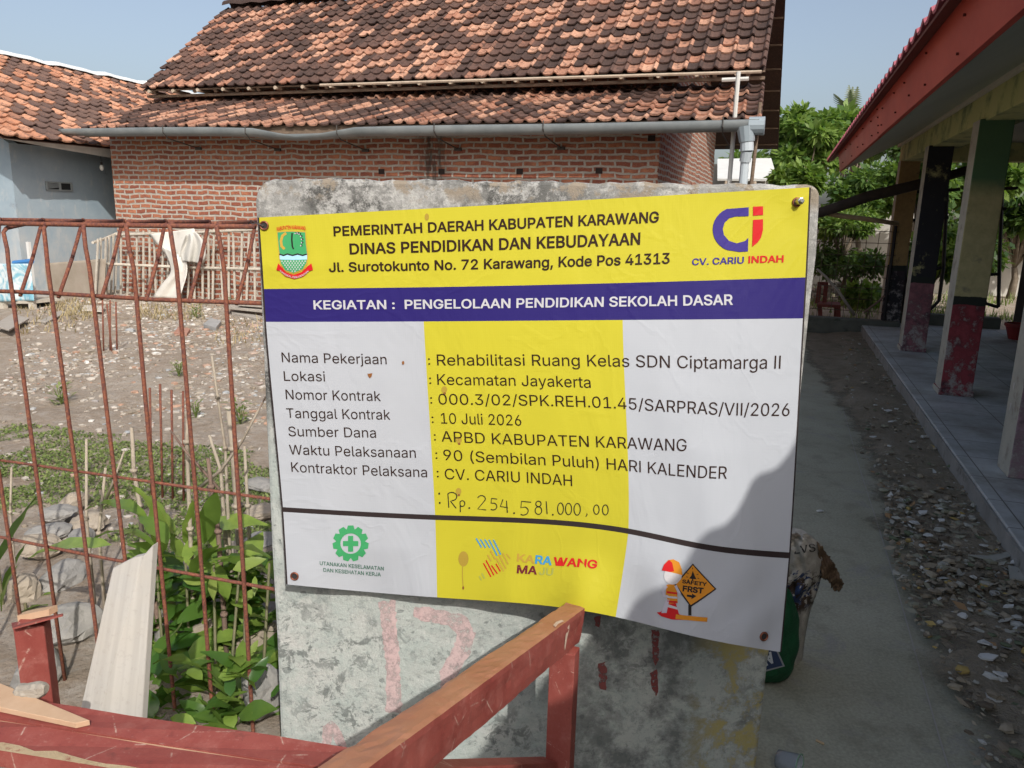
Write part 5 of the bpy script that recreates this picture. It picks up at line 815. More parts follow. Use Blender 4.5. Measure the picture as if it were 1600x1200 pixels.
# rust stains
S3 = lambda x, y: (420+x/3.8095, 530+y/3.8095)
shape([circ(*S3(800, 140), 2, 10, 3)], 'stain', 'rust_stain'); shape([[S3(588, 205), S3(618, 202), S3(612, 222), S3(602, 233), S3(592, 220)]], 'stain', 'rust_stain')
for x, y in ((1045, 300), (1132, 600), (1130, 905)): shape([circ(*S3(x, y), 4.5, 12, 5.5)], 'stain_faint', 'rust_stain', .0009); shape([circ(*S3(x+2, y+22), 2.2, 10, 1.8)], 'stain', 'rust_stain', .0011)
shape([circ(*Z5(1177, 372), 8, 16, 12)], 'stain_faint', 'rust_stain', .0009); shape([stroke([Z5(1172, 400), Z5(1170, 480), Z5(1175, 545)], 1.3)], 'stain_faint', 'rust_stain', .0011); shape([circ(*Z5(1176, 553), 1.6, 10, 2.8)], 'stain', 'rust_stain', .0013)
shape([circ(*Z1(985, 245), 3.5, 10, 5.5)], 'stain_faint', 'rust_stain', .0009)
# handwritten price
def H(pts): return [(x, y) for x, y in pts]
def arc(cx, cy, rx, ry, a0, a1, n=10): return [(cx+rx*cos(a0+(a1-a0)*k/n), cy+ry*sin(a0+(a1-a0)*k/n)) for k in range(n+1)]
hw = [[(700, 771), (701.5, 793)], arc(706, 775.5, 8, 6.5, -2.4, 1.5)+[(704, 782.5), (713, 794)], [(719, 783), (719.5, 800)], arc(722.5, 786.5, 4, 4.6, -2.6, 2.4), arc(733.5, 793.5, .8, .8, 0, 6.2, 6),
      arc(752.5, 779, 6, 5, -2.9, .5)+[(746.5, 795), (760, 796.5)], [(777, 779.5), (768, 778.5), (767.5, 786)]+arc(770.5, 791, 6, 5.5, -1.2, 2.2), [(786, 780), (782, 791), (793.5, 793)], [(791.5, 782), (793, 801)], arc(803.5, 801.5, .8, .8, 0, 6.2, 6),
      [(830, 784.5), (815, 783), (814, 793)]+arc(818, 798, 7.5, 6.5, -1.2, 2.2), arc(841.5, 787, 4.2, 4.3, 0, 2*pi, 14), arc(841.5, 797.5, 5.2, 6, -1.57, 4.71, 14), [(853.5, 783), (855, 803)], arc(864, 804, .8, .8, 0, 6.2, 6),
      arc(876, 794.5, 4.6, 9, -1.6, 4.7, 16), arc(888.5, 795, 4.8, 9, -1.6, 4.7, 16), arc(902, 795.5, 5, 9.2, -1.6, 4.7, 16), [(917, 802), (917.5, 804), (915.5, 807)], arc(932, 796, 4.3, 7.5, -1.6, 4.7, 14), arc(946, 796.5, 4.5, 8, -1.6, 4.7, 14), arc(686.5, 771, .8, 1.1, 0, 6.2, 6), arc(687.3, 785.5, .8, 1.1, 0, 6.2, 6)]
P_, F_ = [], []
for st in hw:
    o = stroke(st, 1.5); n = len(st); b0 = len(P_); P_ += o
    for k in range(n-1): F_.append((b0+k, b0+k+1, b0+2*n-2-k, b0+2*n-1-k))
put(P_, F_, 'handwriting', INK['black'], lambda w_: np.array([px2uv(x, y) for x, y in w_]))
# grommets, bolt and tie wire
M_STEEL = plain('bolt_steel', (.55, .56, .57), .3, .5, 1.0); M_COP = plain('grommet_copper', (.24, .085, .05), .4, .5, .6)
def grommet(x, y, r=7.5, hole='grommet_hole'):
    u, v = px2uv(x, y); c0 = bpos(u, v); n = lookup(BN, u, v); ex = nrm(np.cross(n, ZZ)); ey = np.cross(ex, n); rr = r/FPX*1.85; mb = MB(); G = []
    for k in range(8):
        th = pi*k/7; q = rr*(.62+.38*(.5+.5*cos(th))); h = .0016+.003*sin(th)
        G.append([c0+ex*q*cos(a)+ey*q*sin(a)+n*h for a in np.linspace(0, 2*pi, 20, endpoint=False)])
    mb.grid(G, closed=True); o = mb.build('grommet', M_COP, banner, smooth=True); return c0, n, ex, ey, rr, o
for x, y in ((413, 352.5), (460.5, 900), (1193, 994), (1245, 316)):
    c0, n, ex, ey, rr, o = grommet(x, y); mb = MB(); mb.poly([c0+ex*rr*.64*cos(a)+ey*rr*.64*sin(a)+n*.0017 for a in np.linspace(0, 2*pi, 16, endpoint=False)]); mb.build('grommet_hole', plain('grommet_dark', (.03, .028, .028) if x < 1200 else (.2, .2, .2), .8), o)
    if x > 1200 and y < 400: b0, bn = c0, n
bolt = thing('bolt', 'shiny steel bolt head holding the top right corner of the banner', 'bolt', b0)
mb = MB(); rb = .0085; c1 = b0+V3(.001, 0, .001)
mb.hexa([c1+V3(rb*cos(a), -.004, rb*sin(a)) for a in np.linspace(0, 2*pi, 6, endpoint=False)], [c1+V3(rb*cos(a)+.002, -.02, rb*sin(a)+.002) for a in np.linspace(0, 2*pi, 6, endpoint=False)]); mb.build('bolt_head', M_STEEL, bolt, bevel=.001)
mb = MB(); mb.tube([c1+V3(.002, -.018, .002), c1+V3(.003, -.025, .003)], .0045, 8); mb.build('bolt_shank', M_STEEL, bolt)
mb = MB(); w0 = bpos(*px2uv(413, 352.5), .002); wp = [w0+V3(0, -.003, 0), w0+V3(-.012, -.006, .002), w0+V3(-.03, .0, .012), atY(392, 344, 1.885), atY(388, 350, 1.9)]
mb.tube(wp, .0011, 5); mb.tube([w0+V3(-.002, -.004, -.002), w0+V3(-.014, -.002, .006), atY(394, 350, 1.88), atY(391, 346, 1.9)], .0011, 5)
tag(mb.build('tie_wire', plain('wire_dark', (.06, .05, .05), .5)), 'thin twisted tie wire at the top left grommet of the banner', 'wire')

# ------------------------------------------------------------------ rusty rebar fence
t = NT('rusty_rebar', .75, .3); n1 = t.noise(18, 5, .7); n2 = t.noise(120, 3, .7)
t.col(t.mix(t.ramp(n2, .4, .7), t.mix(t.ramp(n1, .35, .65), (.15, .048, .036), (.095, .042, .038)), (.27, .10, .05))); t.bump(n2, .5, .002); M_REB = t.mat
AF = 1.66; fence = thing('rebar_fence', 'rusty brown rebar fence of thin bars left of the concrete slab', 'fence', L(-1.8, AF, 0))
def bar(name, pts, r=.0058, mat=None, parent=None, n=8):
    mb = MB(); mb.tube(pts, r, n); return mb.build(name, mat or M_REB, parent or fence, smooth=True)
VB = [(-62, 366, -40, 470, 15, 850), (5, 364, 14, 420, 106, 1097), (68, 357, 75, 420, 152, 1000), (130, 355, 140, 420, 212, 1010), (197, 354, 209, 420, 275, 1127), (265, 354, 276, 420, 334, 1138), (338, 355, 350, 420, 396, 1150)]
VB.insert(0, (-130, 372, -105, 480, -50, 850))
for k, (x0, y0, x1, y1, x2, y2) in enumerate(VB):
    a_, b_, c_ = atA(x0, y0-4, AF), atA(x1, y1, AF-.008), atA(x2, y2, AF-.004); d_ = c_+(c_-b_)/(b_[2]-c_[2])*max(0, c_[2]+.03)
    rt = atA(x0+62, 344+(x0/400)*4, 1.86); mid = (a_+rt)/2
    bar('vertical_bar', [rt, a_+(rt-a_)*.08+ZZ*.004, a_-ZZ*.006, (a_+b_)/2+E1*.004*sin(k), b_, (b_+c_)/2+P1*.004*cos(k*2), c_, d_], .006)
    lo = atA(x1+(x1-x0)*.62+12, 462+(x0/400)*16, AF+.01); bar('diagonal_bar', [lo, (lo+rt)/2+P1*.004, rt+ZZ*.004], .0055)
bar('horizontal_bar', [atA(-180, 344, AF+.008), atA(0, 349, AF+.008), atA(180, 352, AF+.008), atA(398, 354, AF+.008)], .0065)
bar('horizontal_bar', [atA(-180, 340, 1.87), atA(120, 345, 1.87), atA(400, 350, 1.87)], .006)
bar('horizontal_bar', [atA(-180, 449, AF+.010), atA(60, 457, AF+.010), atA(240, 468, AF+.010), atA(412, 474, AF+.010)], .006)
bar('horizontal_bar', [atA(-180, 687, AF+.010), atA(0, 719, AF+.010), atA(160, 742, AF+.010), atA(432, 781, AF+.010)], .0045)
bar('horizontal_bar', [atA(-180, 802, AF+.010), atA(0, 839, AF+.010), atA(132, 866, AF+.010), atA(238, 886, AF+.010), atA(436, 922, AF+.010)], .005)
for i, (x0, y0, x1, y1) in enumerate(((234, 606, 237, 770), (250, 600, 254, 780), (268, 609, 270, 800), (286, 611, 287, 790))):
    a_ = atA(x0, y0, 3.05); b_ = atA(x1, y1, 3.05); mb = MB(); mb.tube([a_, a_+(b_-a_)/(a_[2]-b_[2])*(a_[2]+.05)], .006, 6)
    tag(mb.build('starter_rod', M_REB, smooth=True), 'upright rusty starter rod in the row of four rods behind the fence', 'rod', 'four starter rods standing behind the fence')
for i, (x0, x1) in enumerate(((159, 162), (171, 172), (180, 183), (166, 175))):
    a_ = atA(x0+1, 466+3*i, 6.0); b_ = atA(x1, 552, 6.0); mb = MB(); mb.tube([a_, a_+(b_-a_)/(a_[2]-b_[2])*(a_[2]+.05)], .008, 6)
    tag(mb.build('starter_rod', M_REB, smooth=True), 'upright rusty starter rod in the small cluster in the rubble yard', 'rod', 'starter rods clustered in the yard')

# ------------------------------------------------------------------ red wooden bench in the foreground
t = NT('red_painted_wood', .55, .35); n1 = t.noise(4, 6, .7, stretch=(2, 2, 1)); n2 = t.noise(24, 7, .75); n3 = t.noise(70, 5, .8, stretch=(.25, 1, 1))
c = t.mix(t.ramp(n1, .35, .65), (.215, .045, .036), (.285, .075, .060)); c = t.mix(t.ramp(n2, .52, .75, 0, .55), c, (.36, .15, .125)); c = t.mix(t.ramp(n3, .66, .74, 0, .75), c, (.46, .32, .25)); c = t.mix(t.ramp(n2, .3, .42, .5, 0), c, (.12, .03, .025)); t.col(c); t.bump(n3, .25, .003); t.bump(n1, .2, .004); sc_ = t.n('TexVoronoi', feature='DISTANCE_TO_EDGE'); sc_.inputs['Scale'].default_value = 7; t.lk(t.obj(), sc_.inputs['Vector']); c = t.mix(t.math('MULTIPLY', t.ramp(sc_.outputs['Distance'], .0, .012, 1, 0), t.ramp(n2, .5, .6)), c, (.46, .33, .27)); c = t.mix(t.ramp(t.noise(110, 3, .8), .62, .72, 0, .35), c, (.40, .22, .19)); c = t.mix(t.ramp(t.noise(9, 8, .75), .60, .66, 0, .7), c, (.16, .05, .04)); t.col(c); t.rgh(t.ramp(n2, .3, .7, .5, .8)); M_RW = t.mat
t = NT('red_wood_top', .55, .35); n1 = t.noise(6, 6, .7); n2 = t.noise(45, 6, .8, stretch=(1, .35, 1))
c = t.mix(t.ramp(n1, .35, .65), (.33, .13, .075), (.40, .19, .115)); c = t.mix(t.ramp(n2, .58, .72, 0, .7), c, (.44, .26, .17)); t.col(c); t.bump(n2, .3, .003); M_RW2 = t.mat  # paler, browner red wood for the top face of the rail
t = NT('bare_wood', .75, .2); n1 = t.noise(8, 6, .7, stretch=(1, 1, .25)); t.col(t.mix(t.ramp(n1, .3, .7), (.42, .27, .165), (.53, .37, .25))); t.bump(n1, .2, .004); M_BARE = t.mat
bench = thing('wooden_bench', 'battered red painted wooden bench frame in front of the banner', 'bench', V3(-.2, 1.2, 0))
ZB = .75; d_ = nrm(V3(.985, -.171, 0)); nb = V3(-.171, -.985, 0); u0 = V3(-.738, 1.106, ZB)
def board(name, o0, o1, t0, t1, dz=0, th=.03, mat=None):
    mb = MB(); q = lambda t_, o: u0+d_*t_+nb*o+ZZ*dz
    k = 14; G = []
    top = [[q(t0+(t1-t0)*i/k, o)+ZZ*(.0016*sin(i*1.7+o*90)) for o in np.linspace(o0, o1, 4)] for i in range(k+1)]
    mb.grid(top[::-1]); e = [[r[0], r[0]-ZZ*th, r[-1]-ZZ*th, r[-1]] for r in top]; mb.grid([x for x in e]); mb.poly([top[-1][0], top[-1][-1], top[-1][-1]-ZZ*th, top[-1][0]-ZZ*th]); mb.poly([top[0][-1], top[0][0], top[0][0]-ZZ*th, top[0][-1]-ZZ*th])
    return mb.build(name, mat or M_RW, bench, bevel=.002)
board('seat_board', 0, .0505, -.9, .57); board('seat_board', .0545, .112, -.9, .56, -.001)
mb = MB()
for o, w_ in ((.0525, .0045),):
    mb.poly([u0+d_*-.9+nb*(o-w_/2)-ZZ*.0035, u0+d_*.56+nb*(o-w_/2)-ZZ*.0035, u0+d_*.56+nb*(o+w_/2)-ZZ*.0035, u0+d_*-.9+nb*(o+w_/2)-ZZ*.0035][::-1])
mb.build('seam_filler', M_BARE, bench)
mb = MB(); r_ = random.Random(5); top_, bot_ = [], []
for i in range(40):
    tt_ = -.9+i*.03; top_.append(u0+d_*tt_+nb*(.108-.010*r_.random()*(1 if tt_ < .15 else .3))+ZZ*.0012); bot_.append(u0+d_*tt_+nb*.1135+ZZ*(.0005))
mb.grid([bot_, top_]); mb.build('worn_edge', mottled('worn_edge', (.33, .25, .15), (.42, .33, .21), 30, .85, .3, c3=(.22, .07, .05), s3=40), bench)
RF, RN = V3(.194, 1.72, .609), V3(-.063, 1.10, .786); ax = nrm(RN-RF); sd = nrm(V3(.77, -.364, 0)); upv = nrm(np.cross(sd, ax)); upv = upv*np.sign(upv[2])
def railblock(f0, f1):
    c0 = RF+ax*f0; c1 = RF+ax*f1; w_, h_ = .052, .084
    ring = lambda c, sk: [c+ax*sk*0, c-sd*w_, c-sd*w_-upv*h_+ax*sk, c-upv*h_+ax*sk]
    return ring(c0, .012), ring(c1, 0)
mb = MB(); G = []; r_ = random.Random(8); NR = 60
for i in range(NR+1):
    f0 = 1.25*i/NR; c0 = RF+ax*f0; w_, h_ = .052, .084; row = []
    for (e1, e2), n_ in ((((0, 0), (-w_, 0)), 5), (((-w_, 0), (-w_, -h_)), 6), (((-w_, -h_), (0, -h_)), 4), (((0, -h_), (0, 0)), 7)):
        for k in range(n_):
            f = k/n_; x, y = e1[0]+(e2[0]-e1[0])*f, e1[1]+(e2[1]-e1[1])*f; cor = .0022+.002*(r_.random() < .07) if k == 0 else 0
            cx, cy = -w_/2, -h_/2; d = V3(x-cx, y-cy, 0); d = nrm(d); jx = .0005*r_.gauss(0, 1)+.0008*sin(i*.31+k)
            row.append(c0+ax*(.014*(-y/h_) if i == 0 else 0)+sd*(x-d[0]*cor+jx*d[0])+upv*(y-d[1]*cor+jx*d[1]))
    G.append(row)
mb.grid(G, lambda i, j: 1 if j < 5 else 0, closed=True); mb.poly(G[0][::-1]); mb.poly(G[-1])
rail = mb.build('rail', [M_RW, M_RW2], bench)
mb = MB(); q = RF+ax*.13-upv*.012+sd*.0008; o = [(0, .0), (.012, -.004), (.02, -.022), (.016, -.05), (.008, -.058), (.004, -.03), (-.004, -.012)]
mb.poly([q+ax*a+upv*b for a, b in o]); q = RF+ax*.16+upv*.0008-sd*.004
mb.poly([q+ax*a-sd*b for a, b in ((0, 0), (.03, .004), (.06, .001), (.05, .010), (.02, .013), (-.005, .008))]); mb.build('paint_chip', mottled('chipped_wood', (.50, .36, .28), (.60, .47, .38), 40, .85, .2), rail)
def post(name, c, w1, w2, z0, z1, ang, mats, parent, tiltx=0.0):
    e1 = V3(cos(ang), sin(ang), 0); e2 = V3(-sin(ang), cos(ang), 0); mb = MB()
    b = [c+e1*x*w1/2+e2*y*w2/2 for x, y in ((-1, -1), (1, -1), (1, 1), (-1, 1))]; lo = [q+ZZ*z0-e1*tiltx for q in b]; hi = [q+ZZ*z1 for q in b]; n = mb.add(lo+hi)
    for i in range(4): j = (i+1) % 4; mb.face((n+i, n+j, n+4+j, n+4+i), 1 if i == 3 else 0)
    mb.face((n+3, n+2, n+1, n)); mb.face((n+4, n+5, n+6, n+7)); return mb.build(name, mats, parent, bevel=.002)
c_ = atY(880, 1070, 1.64); c_[2] = 0; post('leg', c_, .062, .04, 0, .545, radians(-22), [M_RW, mottled('leg_worn_side', (.27, .09, .065), (.42, .26, .17), 14, .8, .3, stretch=(1, 1, .3))], bench)
c_ = atY(57, 1030, 1.40); c_[2] = 0; post('leg', c_, .056, .036, 0, atY(55, 972, 1.40)[2], radians(12), [M_RW, mottled('leg_bare_side', (.36, .17, .12), (.46, .27, .20), 14, .8, .3)], bench)
zt = atY(55, 972, 1.40)[2]; q0, q1, q2, q3 = atY(20, 984, 1.36), atY(98, 963, 1.36), atY(99, 961, 1.42), atY(18, 976, 1.43)
mb = MB(); mb.hexa([q0, q1, q2, q3], [q+ZZ*.004 for q in (q0, q1, q2, q3)]); mb.build('seat_remnant', M_RW, bench)
w0, w1 = atY(28, 972, 1.41), atY(77, 962, 1.41); mb = MB(); mb.hexa([w0, w1, w1+E1*.02, w0+E1*.02], [w0+ZZ*.014, w1+ZZ*.014, w1+E1*.02+ZZ*.014, w0+E1*.02+ZZ*.014]); tag(mb.build('wood_offcut', M_BARE), 'small pale wood offcut lying on top of the left bench post', 'offcut')
mb = MB(); q0, q1 = atY(590, 1200, 1.06), atY(858, 1189, 1.63); mb.beam(q0-ZZ*.02, q1-ZZ*.02, nrm(V3(q1[1]-q0[1], q0[0]-q1[0], 0)), .045, .04); mb.build('cross_bar', M_RW, bench, bevel=.002)
# things on the bench
mb = MB(); G = []; c0 = atZ(50, 1093, ZB+.0); r_ = random.Random(3)
for i in range(9):
    f = i/8; row = []
    for th in np.linspace(0, 2*pi, 10, endpoint=False):
        rr = .0135*(1+.25*r_.random())*(.55 if i in (0, 8) else 1); row.append(c0+V3(1, -.16, .25)*(f-.5)*.058+V3(.1, .8, 0)*rr*cos(th)+ZZ*(.016+rr*.9*sin(th)))
    G.append(row)
mb.grid(G, closed=True); mb.poly(G[0][::-1]); mb.poly(G[-1]); tag(mb.build('wood_chunk', mottled('weathered_grey_wood', (.30, .265, .22), (.46, .42, .36), 10, .95, .7, c3=(.1, .085, .07), s3=25, stretch=(.6, 2.5, 2.5))), 'weathered grey wood chunk sitting on the red bench boards', 'wood chunk')
mb = MB(); a0, a1, a2, a3 = atZ(-60, 1042, ZB+.012), atZ(140, 1125, ZB+.012), atZ(118, 1130, ZB+.012), atZ(-60, 1092, ZB+.012)
q = [a0, a1, a2, a3]; mb.hexa([V3(x[0], x[1], ZB+.0025) for x in q][::-1], q[::-1]); tag(mb.build('wood_strip', M_BARE, bevel=.001), 'pointed strip of bare pale wood lying on the red bench', 'wood strip')
# grey plank leaning behind the bench
t = NT('grey_plank', .85, .2); n1 = t.noise(20, 2, .5, stretch=(4.5, .25, .05)); n2 = t.noise(5, 5, .6)
c = t.mix(t.ramp(n1, .3, .7), (.345, .33, .305), (.43, .41, .38)); c = t.mix(t.ramp(n2, .45, .7, 0, .45), c, (.42, .38, .32)); c = t.mix(t.ramp(t.noise(60, 5, .8), .55, .75, 0, .5), c, (.26, .24, .21)); t.col(c); t.bump(n1, .14, .002); t.bump(t.noise(60, 4, .8), .2, .003)
tp = [atY(176, 888, 1.50), atY(207, 872, 1.50), atY(224, 868, 1.50), atY(239, 851, 1.51)]; bt = [atY(125, 1110, 1.37), atY(222, 1120, 1.385)]
dn = lambda a, b: a+(b-a)*((a[2]+.0)/(a[2]-b[2])); lo = [dn(tp[0], bt[0]), dn(tp[3], bt[1])]
f = [lo[0], lo[1], tp[3], tp[2], tp[1], tp[0]]; bk_ = [q+V3(.004, .018, 0) for q in f]; mb = MB(); mb.hexa(f, bk_)
tag(mb.build('grey_plank', t.mat, bevel=.002), 'pale grey weathered plank standing upright against the rebar fence', 'plank')

# ------------------------------------------------------------------ leaves and plants
def leaf(mb, b, tip, wd, droop=.12, tint=None, roll=0.0, n=7, fold=.18):
    b, tip = np.asarray(b, float), np.asarray(tip, float); d = tip-b; ln = np.linalg.norm(d); d = d/ln; sd = nrm(np.cross(d, ZZ+V3(.01, .02, 0))); up = np.cross(sd, d)
    sd, up = sd*cos(roll)+up*sin(roll), up*cos(roll)-sd*sin(roll); tint = random.random() if tint is None else tint; G = []
    for i in range(n):
        f = i/(n-1); w_ = wd*(sin(pi*f**.8)**.9*.5+.012*(1-f)); c = b+d*ln*f+up*droop*ln*(4*f*(1-f))*.6; wv = .06*wd*sin(i*2.1+tint*9)
        G.append([c-sd*w_+up*(fold*w_+wv), c, c+sd*w_+up*(fold*w_-wv)])
    mb.grid(G, 0, tint)
M_LEAF = leafmat('plant_leaf', (.05, .13, .025), (.34, .46, .09), .25, .42, .5); M_LEAFY = leafmat('yellow_leaf', (.20, .30, .05), (.33, .40, .11), .4, .4)
M_STEM = mottled('green_stem', (.10, .11, .05), (.17, .15, .085), 20, .6, .1); M_DRY = mottled('dry_stalk', (.30, .25, .19), (.44, .385, .31), 18, .9, .4, c3=(.16, .09, .07), s3=14, stretch=(1, 1, .4)); M_DRYD = mottled('dark_stalk', (.13, .085, .07), (.24, .17, .13), 18, .9, .4)
plant = thing('leafy_plant', 'lush green plant with long glossy leaves between rebar fence and slab', 'plant', atZ(330, 1190, 0))
AP = 1.92; mb = MB()
big = [((232, 812), (133, 797), 27, .25, .25), ((175, 852), (44, 873), 26, .1, 1.0), ((240, 850), (142, 845), 24, .2, .2), ((275, 838), (204, 757), 34, .05, .75), ((250, 868), (238, 782), 30, .05, .45), ((262, 850), (215, 806), 30, .15, .15), ((300, 855), (425, 822), 40, .28, .85), ((318, 872), (424, 872), 34, .2, .1), ((318, 850), (338, 766), 30, .02, .1), ((292, 852), (302, 780), 20, .02, .9), ((330, 885), (400, 888), 26, .25, .05), ((262, 890), (190, 925), 26, .2, .5), ((285, 880), (262, 830), 26, .05, .7), ((270, 905), (228, 950), 24, .1, .15), ((345, 895), (428, 905), 28, .25, .12), ((340, 860), (322, 800), 20, 0, .6), ((355, 940), (330, 870), 24, .05, .4), ((250, 930), (214, 905), 22, .1, .3), ((300, 900), (345, 850), 26, .1, .3)]
for i, (b, tq, wpx, dr, ti) in enumerate(big):
    aa = AP+.10*sin(i*2.3)-(.27 if i == 1 else 0); B_ = atA(*b, aa); T_ = atA(*tq, aa+.05*sin(i*1.3)); leaf(mb, B_, T_, wpx/FPX*2.05*1.45, dr, min(1, ti*.75+.35), .35*sin(i*1.9), 9)
stems = [(258, 1125), (300, 1145), (340, 1160), (385, 1155), (238, 1110), (415, 1150), (365, 1150)]; r_ = random.Random(11)
for sx, sy in stems:
    for k in range(64):
        y = sy+8-k*4.4; aa = 1.71+.26*min(1, (sy-y)/170)+r_.uniform(-.05, .09)
        if y < 872: break
        B_ = atA(sx+r_.uniform(-8, 8)-(sy-y)*.02, y, aa); th = r_.uniform(0, 2*pi); ln = r_.uniform(.08, .17)
        T_ = B_+V3(cos(th)*ln, sin(th)*ln*.9, r_.uniform(-.5, .65)*ln); leaf(mb, B_, T_, ln*r_.uniform(.36, .5), r_.uniform(0, .25), r_.random()**1.6, r_.uniform(-.6, .6), 6)
for k in range(75):
    B_ = atA(r_.uniform(232, 424), r_.uniform(1040, 1150), r_.uniform(1.58, 1.72)); B_[2] = max(B_[2], .015); th = r_.uniform(0, 2*pi); ln = r_.uniform(.06, .13)
    leaf(mb, B_, B_+V3(cos(th)*ln, sin(th)*ln*.6, r_.uniform(-.15, .8)*ln), ln*r_.uniform(.36, .5), r_.uniform(0, .25), r_.random()**1.6, r_.uniform(-.6, .6), 6)
n0 = len(mb.f); r_ = random.Random(77)
for k in range(22):
    B_ = atA(r_.uniform(235, 420), r_.uniform(870, 1090), r_.uniform(1.68, 1.9)); B_[2] = max(B_[2], .02); th = r_.uniform(0, 2*pi); ln = r_.uniform(.06, .12)
    leaf(mb, B_, B_+V3(cos(th)*ln, sin(th)*ln*.6, r_.uniform(-.9, .3)*ln), ln*r_.uniform(.25, .38), r_.uniform(-.2, .2), r_.random(), r_.uniform(-.8, .8), 6)
for q in range(n0, len(mb.f)): mb.m[q] = 1
mb.build('leaf', [M_LEAF, M_LEAFY], plant, smooth=True)
mb = MB(); r_ = random.Random(12)
for i, (sx, sy) in enumerate(stems): 
    aa = AP-.14+.05*sin(i*2); B_ = atA(sx, sy, aa); B_[2] = -.02; mb.tube([B_, atA(sx-3, (sy+930)/2, aa+.08), atA(sx-14+4*i, 880, aa+.12)], [.006, .0055, .004], 7)
mb.build('stem', M_STEM, plant, smooth=True)
lp = thing('broadleaf_plant', 'green broad leaved plant at the left edge behind the rebar fence', 'plant', atA(2, 1100, 1.9)*V3(1, 1, 0)); mb = MB()
for i, (b, tq, wpx, dr, ti) in enumerate([((-5, 885), (57, 776), 30, .05, .1), ((0, 940), (40, 850), 26, .05, .3), ((2, 955), (30, 880), 24, .1, .6), ((5, 990), (75, 945), 34, .2, .35), ((40, 950), (88, 925), 22, .2, .7), ((-10, 920), (-40, 840), 30, .1, .2), ((60, 1005), (133, 978), 22, .15, .25), ((62, 1025), (105, 1015), 14, .1, .3), ((-5, 1020), (30, 965), 30, .1, .15)]):
    aa = 1.95+.08*sin(i*2); leaf(mb, atA(*b, aa), atA(*tq, aa+.04), wpx/FPX*2.0*1.1, dr, ti, .3*sin(i*3), 9)
mb.build('leaf', M_LEAF, lp, smooth=True); mb = MB()
for x, y in ((-4, 880), (40, 950), (62, 1010)): q = atA(x, y, 1.95); mb.tube([q*V3(1, 1, 0), q+ZZ*.02], .006, 6)
mb.build('stem', M_STEM, lp)
def stalk(pts, a, r, m, lab, grp='dry stalks standing behind the rebar fence'):
    q = [atA(x, y, a) for x, y in pts]; d = q[-1]-q[-2]; 
    if d[2] < -.02: q.append(q[-1]+V3(d[0]*.15, d[1]*.15, 0)-ZZ*(q[-1][2]+.03))
    k = len(q); mb = MB(); mb.tube(q, [r*(.75+.45*i/(k-1)) for i in range(k)], 7)
    for i in range(1, k-1): mb.tube([q[i]-ZZ*.006, q[i]+ZZ*.006], r*1.55, 7)
    tag(mb.build('dry_stalk', m, smooth=True), lab, 'stalk', grp)
SL_ = 'dry pale cut plant stalk standing upright behind the rebar fence'
for pts, a, r, m in (([(135, 686), (135, 810)], 2.0, .006, M_DRY), ([(165, 731), (154, 833)], 1.95, .006, M_DRY), ([(206, 668), (209, 735), (219, 790), (225, 900)], 2.1, .009, M_DRY), ([(294, 655), (292, 690), (297, 826), (303, 960)], 2.0, .008, M_DRY), ([(331, 556), (340, 620), (352, 700), (357, 820)], 2.05, .0055, M_DRY), ([(358, 642), (364, 700), (371, 790), (378, 900)], 2.2, .014, M_DRY), ([(327, 680), (345, 735), (352, 840)], 2.1, .007, M_DRY), ([(325, 716), (330, 760), (341, 830), (350, 960)], 1.9, .008, M_DRYD), ([(382, 697), (387, 790), (392, 900)], 2.15, .007, M_DRY), ([(18, 730), (16, 800), (24, 900)], 2.0, .005, M_DRY), ([(283, 1050), (286, 1120)], 1.86, .008, M_DRY), ([(356, 1070), (352, 1140)], 1.84, .008, M_DRYD), ([(373, 1050), (370, 1140)], 1.83, .009, M_DRY), ([(320, 860), (325, 1000)], 2.0, .012, M_DRYD), ([(240, 930), (248, 980)], 1.95, .01, M_DRYD)):
    stalk(pts, a, r, m, SL_ if m is M_DRY else 'dark brown dead plant stalk standing behind the rebar fence', 'pale dry stalks behind the fence' if m is M_DRY else 'dark dead stalks behind the fence')
for pts, lab in (([(266, 672), (290, 705), (343, 765)], 'thin dark forked twig crossing behind the rebar fence bars'), ([(415, 620), (378, 690), (345, 735), (312, 762)], 'long thin dry twig slanting up towards the banner edge'), ([(194, 705), (180, 745), (166, 780)], 'short pale dry twig leaning right behind the fence')):
    q = [atA(x, y, 1.95) for x, y in pts]; mb = MB(); mb.tube(q, [.003+.0012*i for i in range(len(q))], 6); tag(mb.build('dry_twig', M_DRYD if 'dark' in lab else M_DRY, smooth=True), lab, 'twig')

# ------------------------------------------------------------------ rubble yard
r_ = random.Random(21); mb = MB()
def gz(p, a): return float(ground_z(np.array(p), np.array(a)))
cnt = 0
while cnt < 9000:
    a = 2.3+7.5*r_.random()**.9; p = -1.0-r_.random()*(a*1.05+.4)
    if fbm(np.array(p), np.array(a), 1.7, 4) < -.28 and r_.random() < .75: continue
    if a < 4.4 and r_.random() < .80: continue
    s_ = .010+.022*r_.random()**3*(1 if r_.random() > .04 else 2.2); s_ *= (.65+.07*a)
    blob(mb, L(p, a, gz(p, a)+s_*.15), s_*r_.uniform(.7, 1.7), s_*r_.uniform(.7, 1.5), s_*r_.uniform(.3, .65), r_.random(), 5, 3, .5, 0, r_.random(), r_.uniform(0, 6)); cnt += 1
t = NT('rubble', .9, .15); ti = t.tint(); c = t.mix(t.ramp(ti, .1, .6), (.26, .22, .17), (.46, .42, .37)); c = t.mix(t.ramp(ti, .72, .78), c, (.40, .26, .19)); c = t.mix(t.ramp(ti, .86, .9), c, (.36, .37, .37)); c = t.mix(t.ramp(ti, .965, .97), c, (.62, .60, .56)); t.col(c); t.bump(t.noise(40, 5, .7), .5, .01)
mb.build('rubble', t.mat, kind='stuff')
tagr = 'stuff'
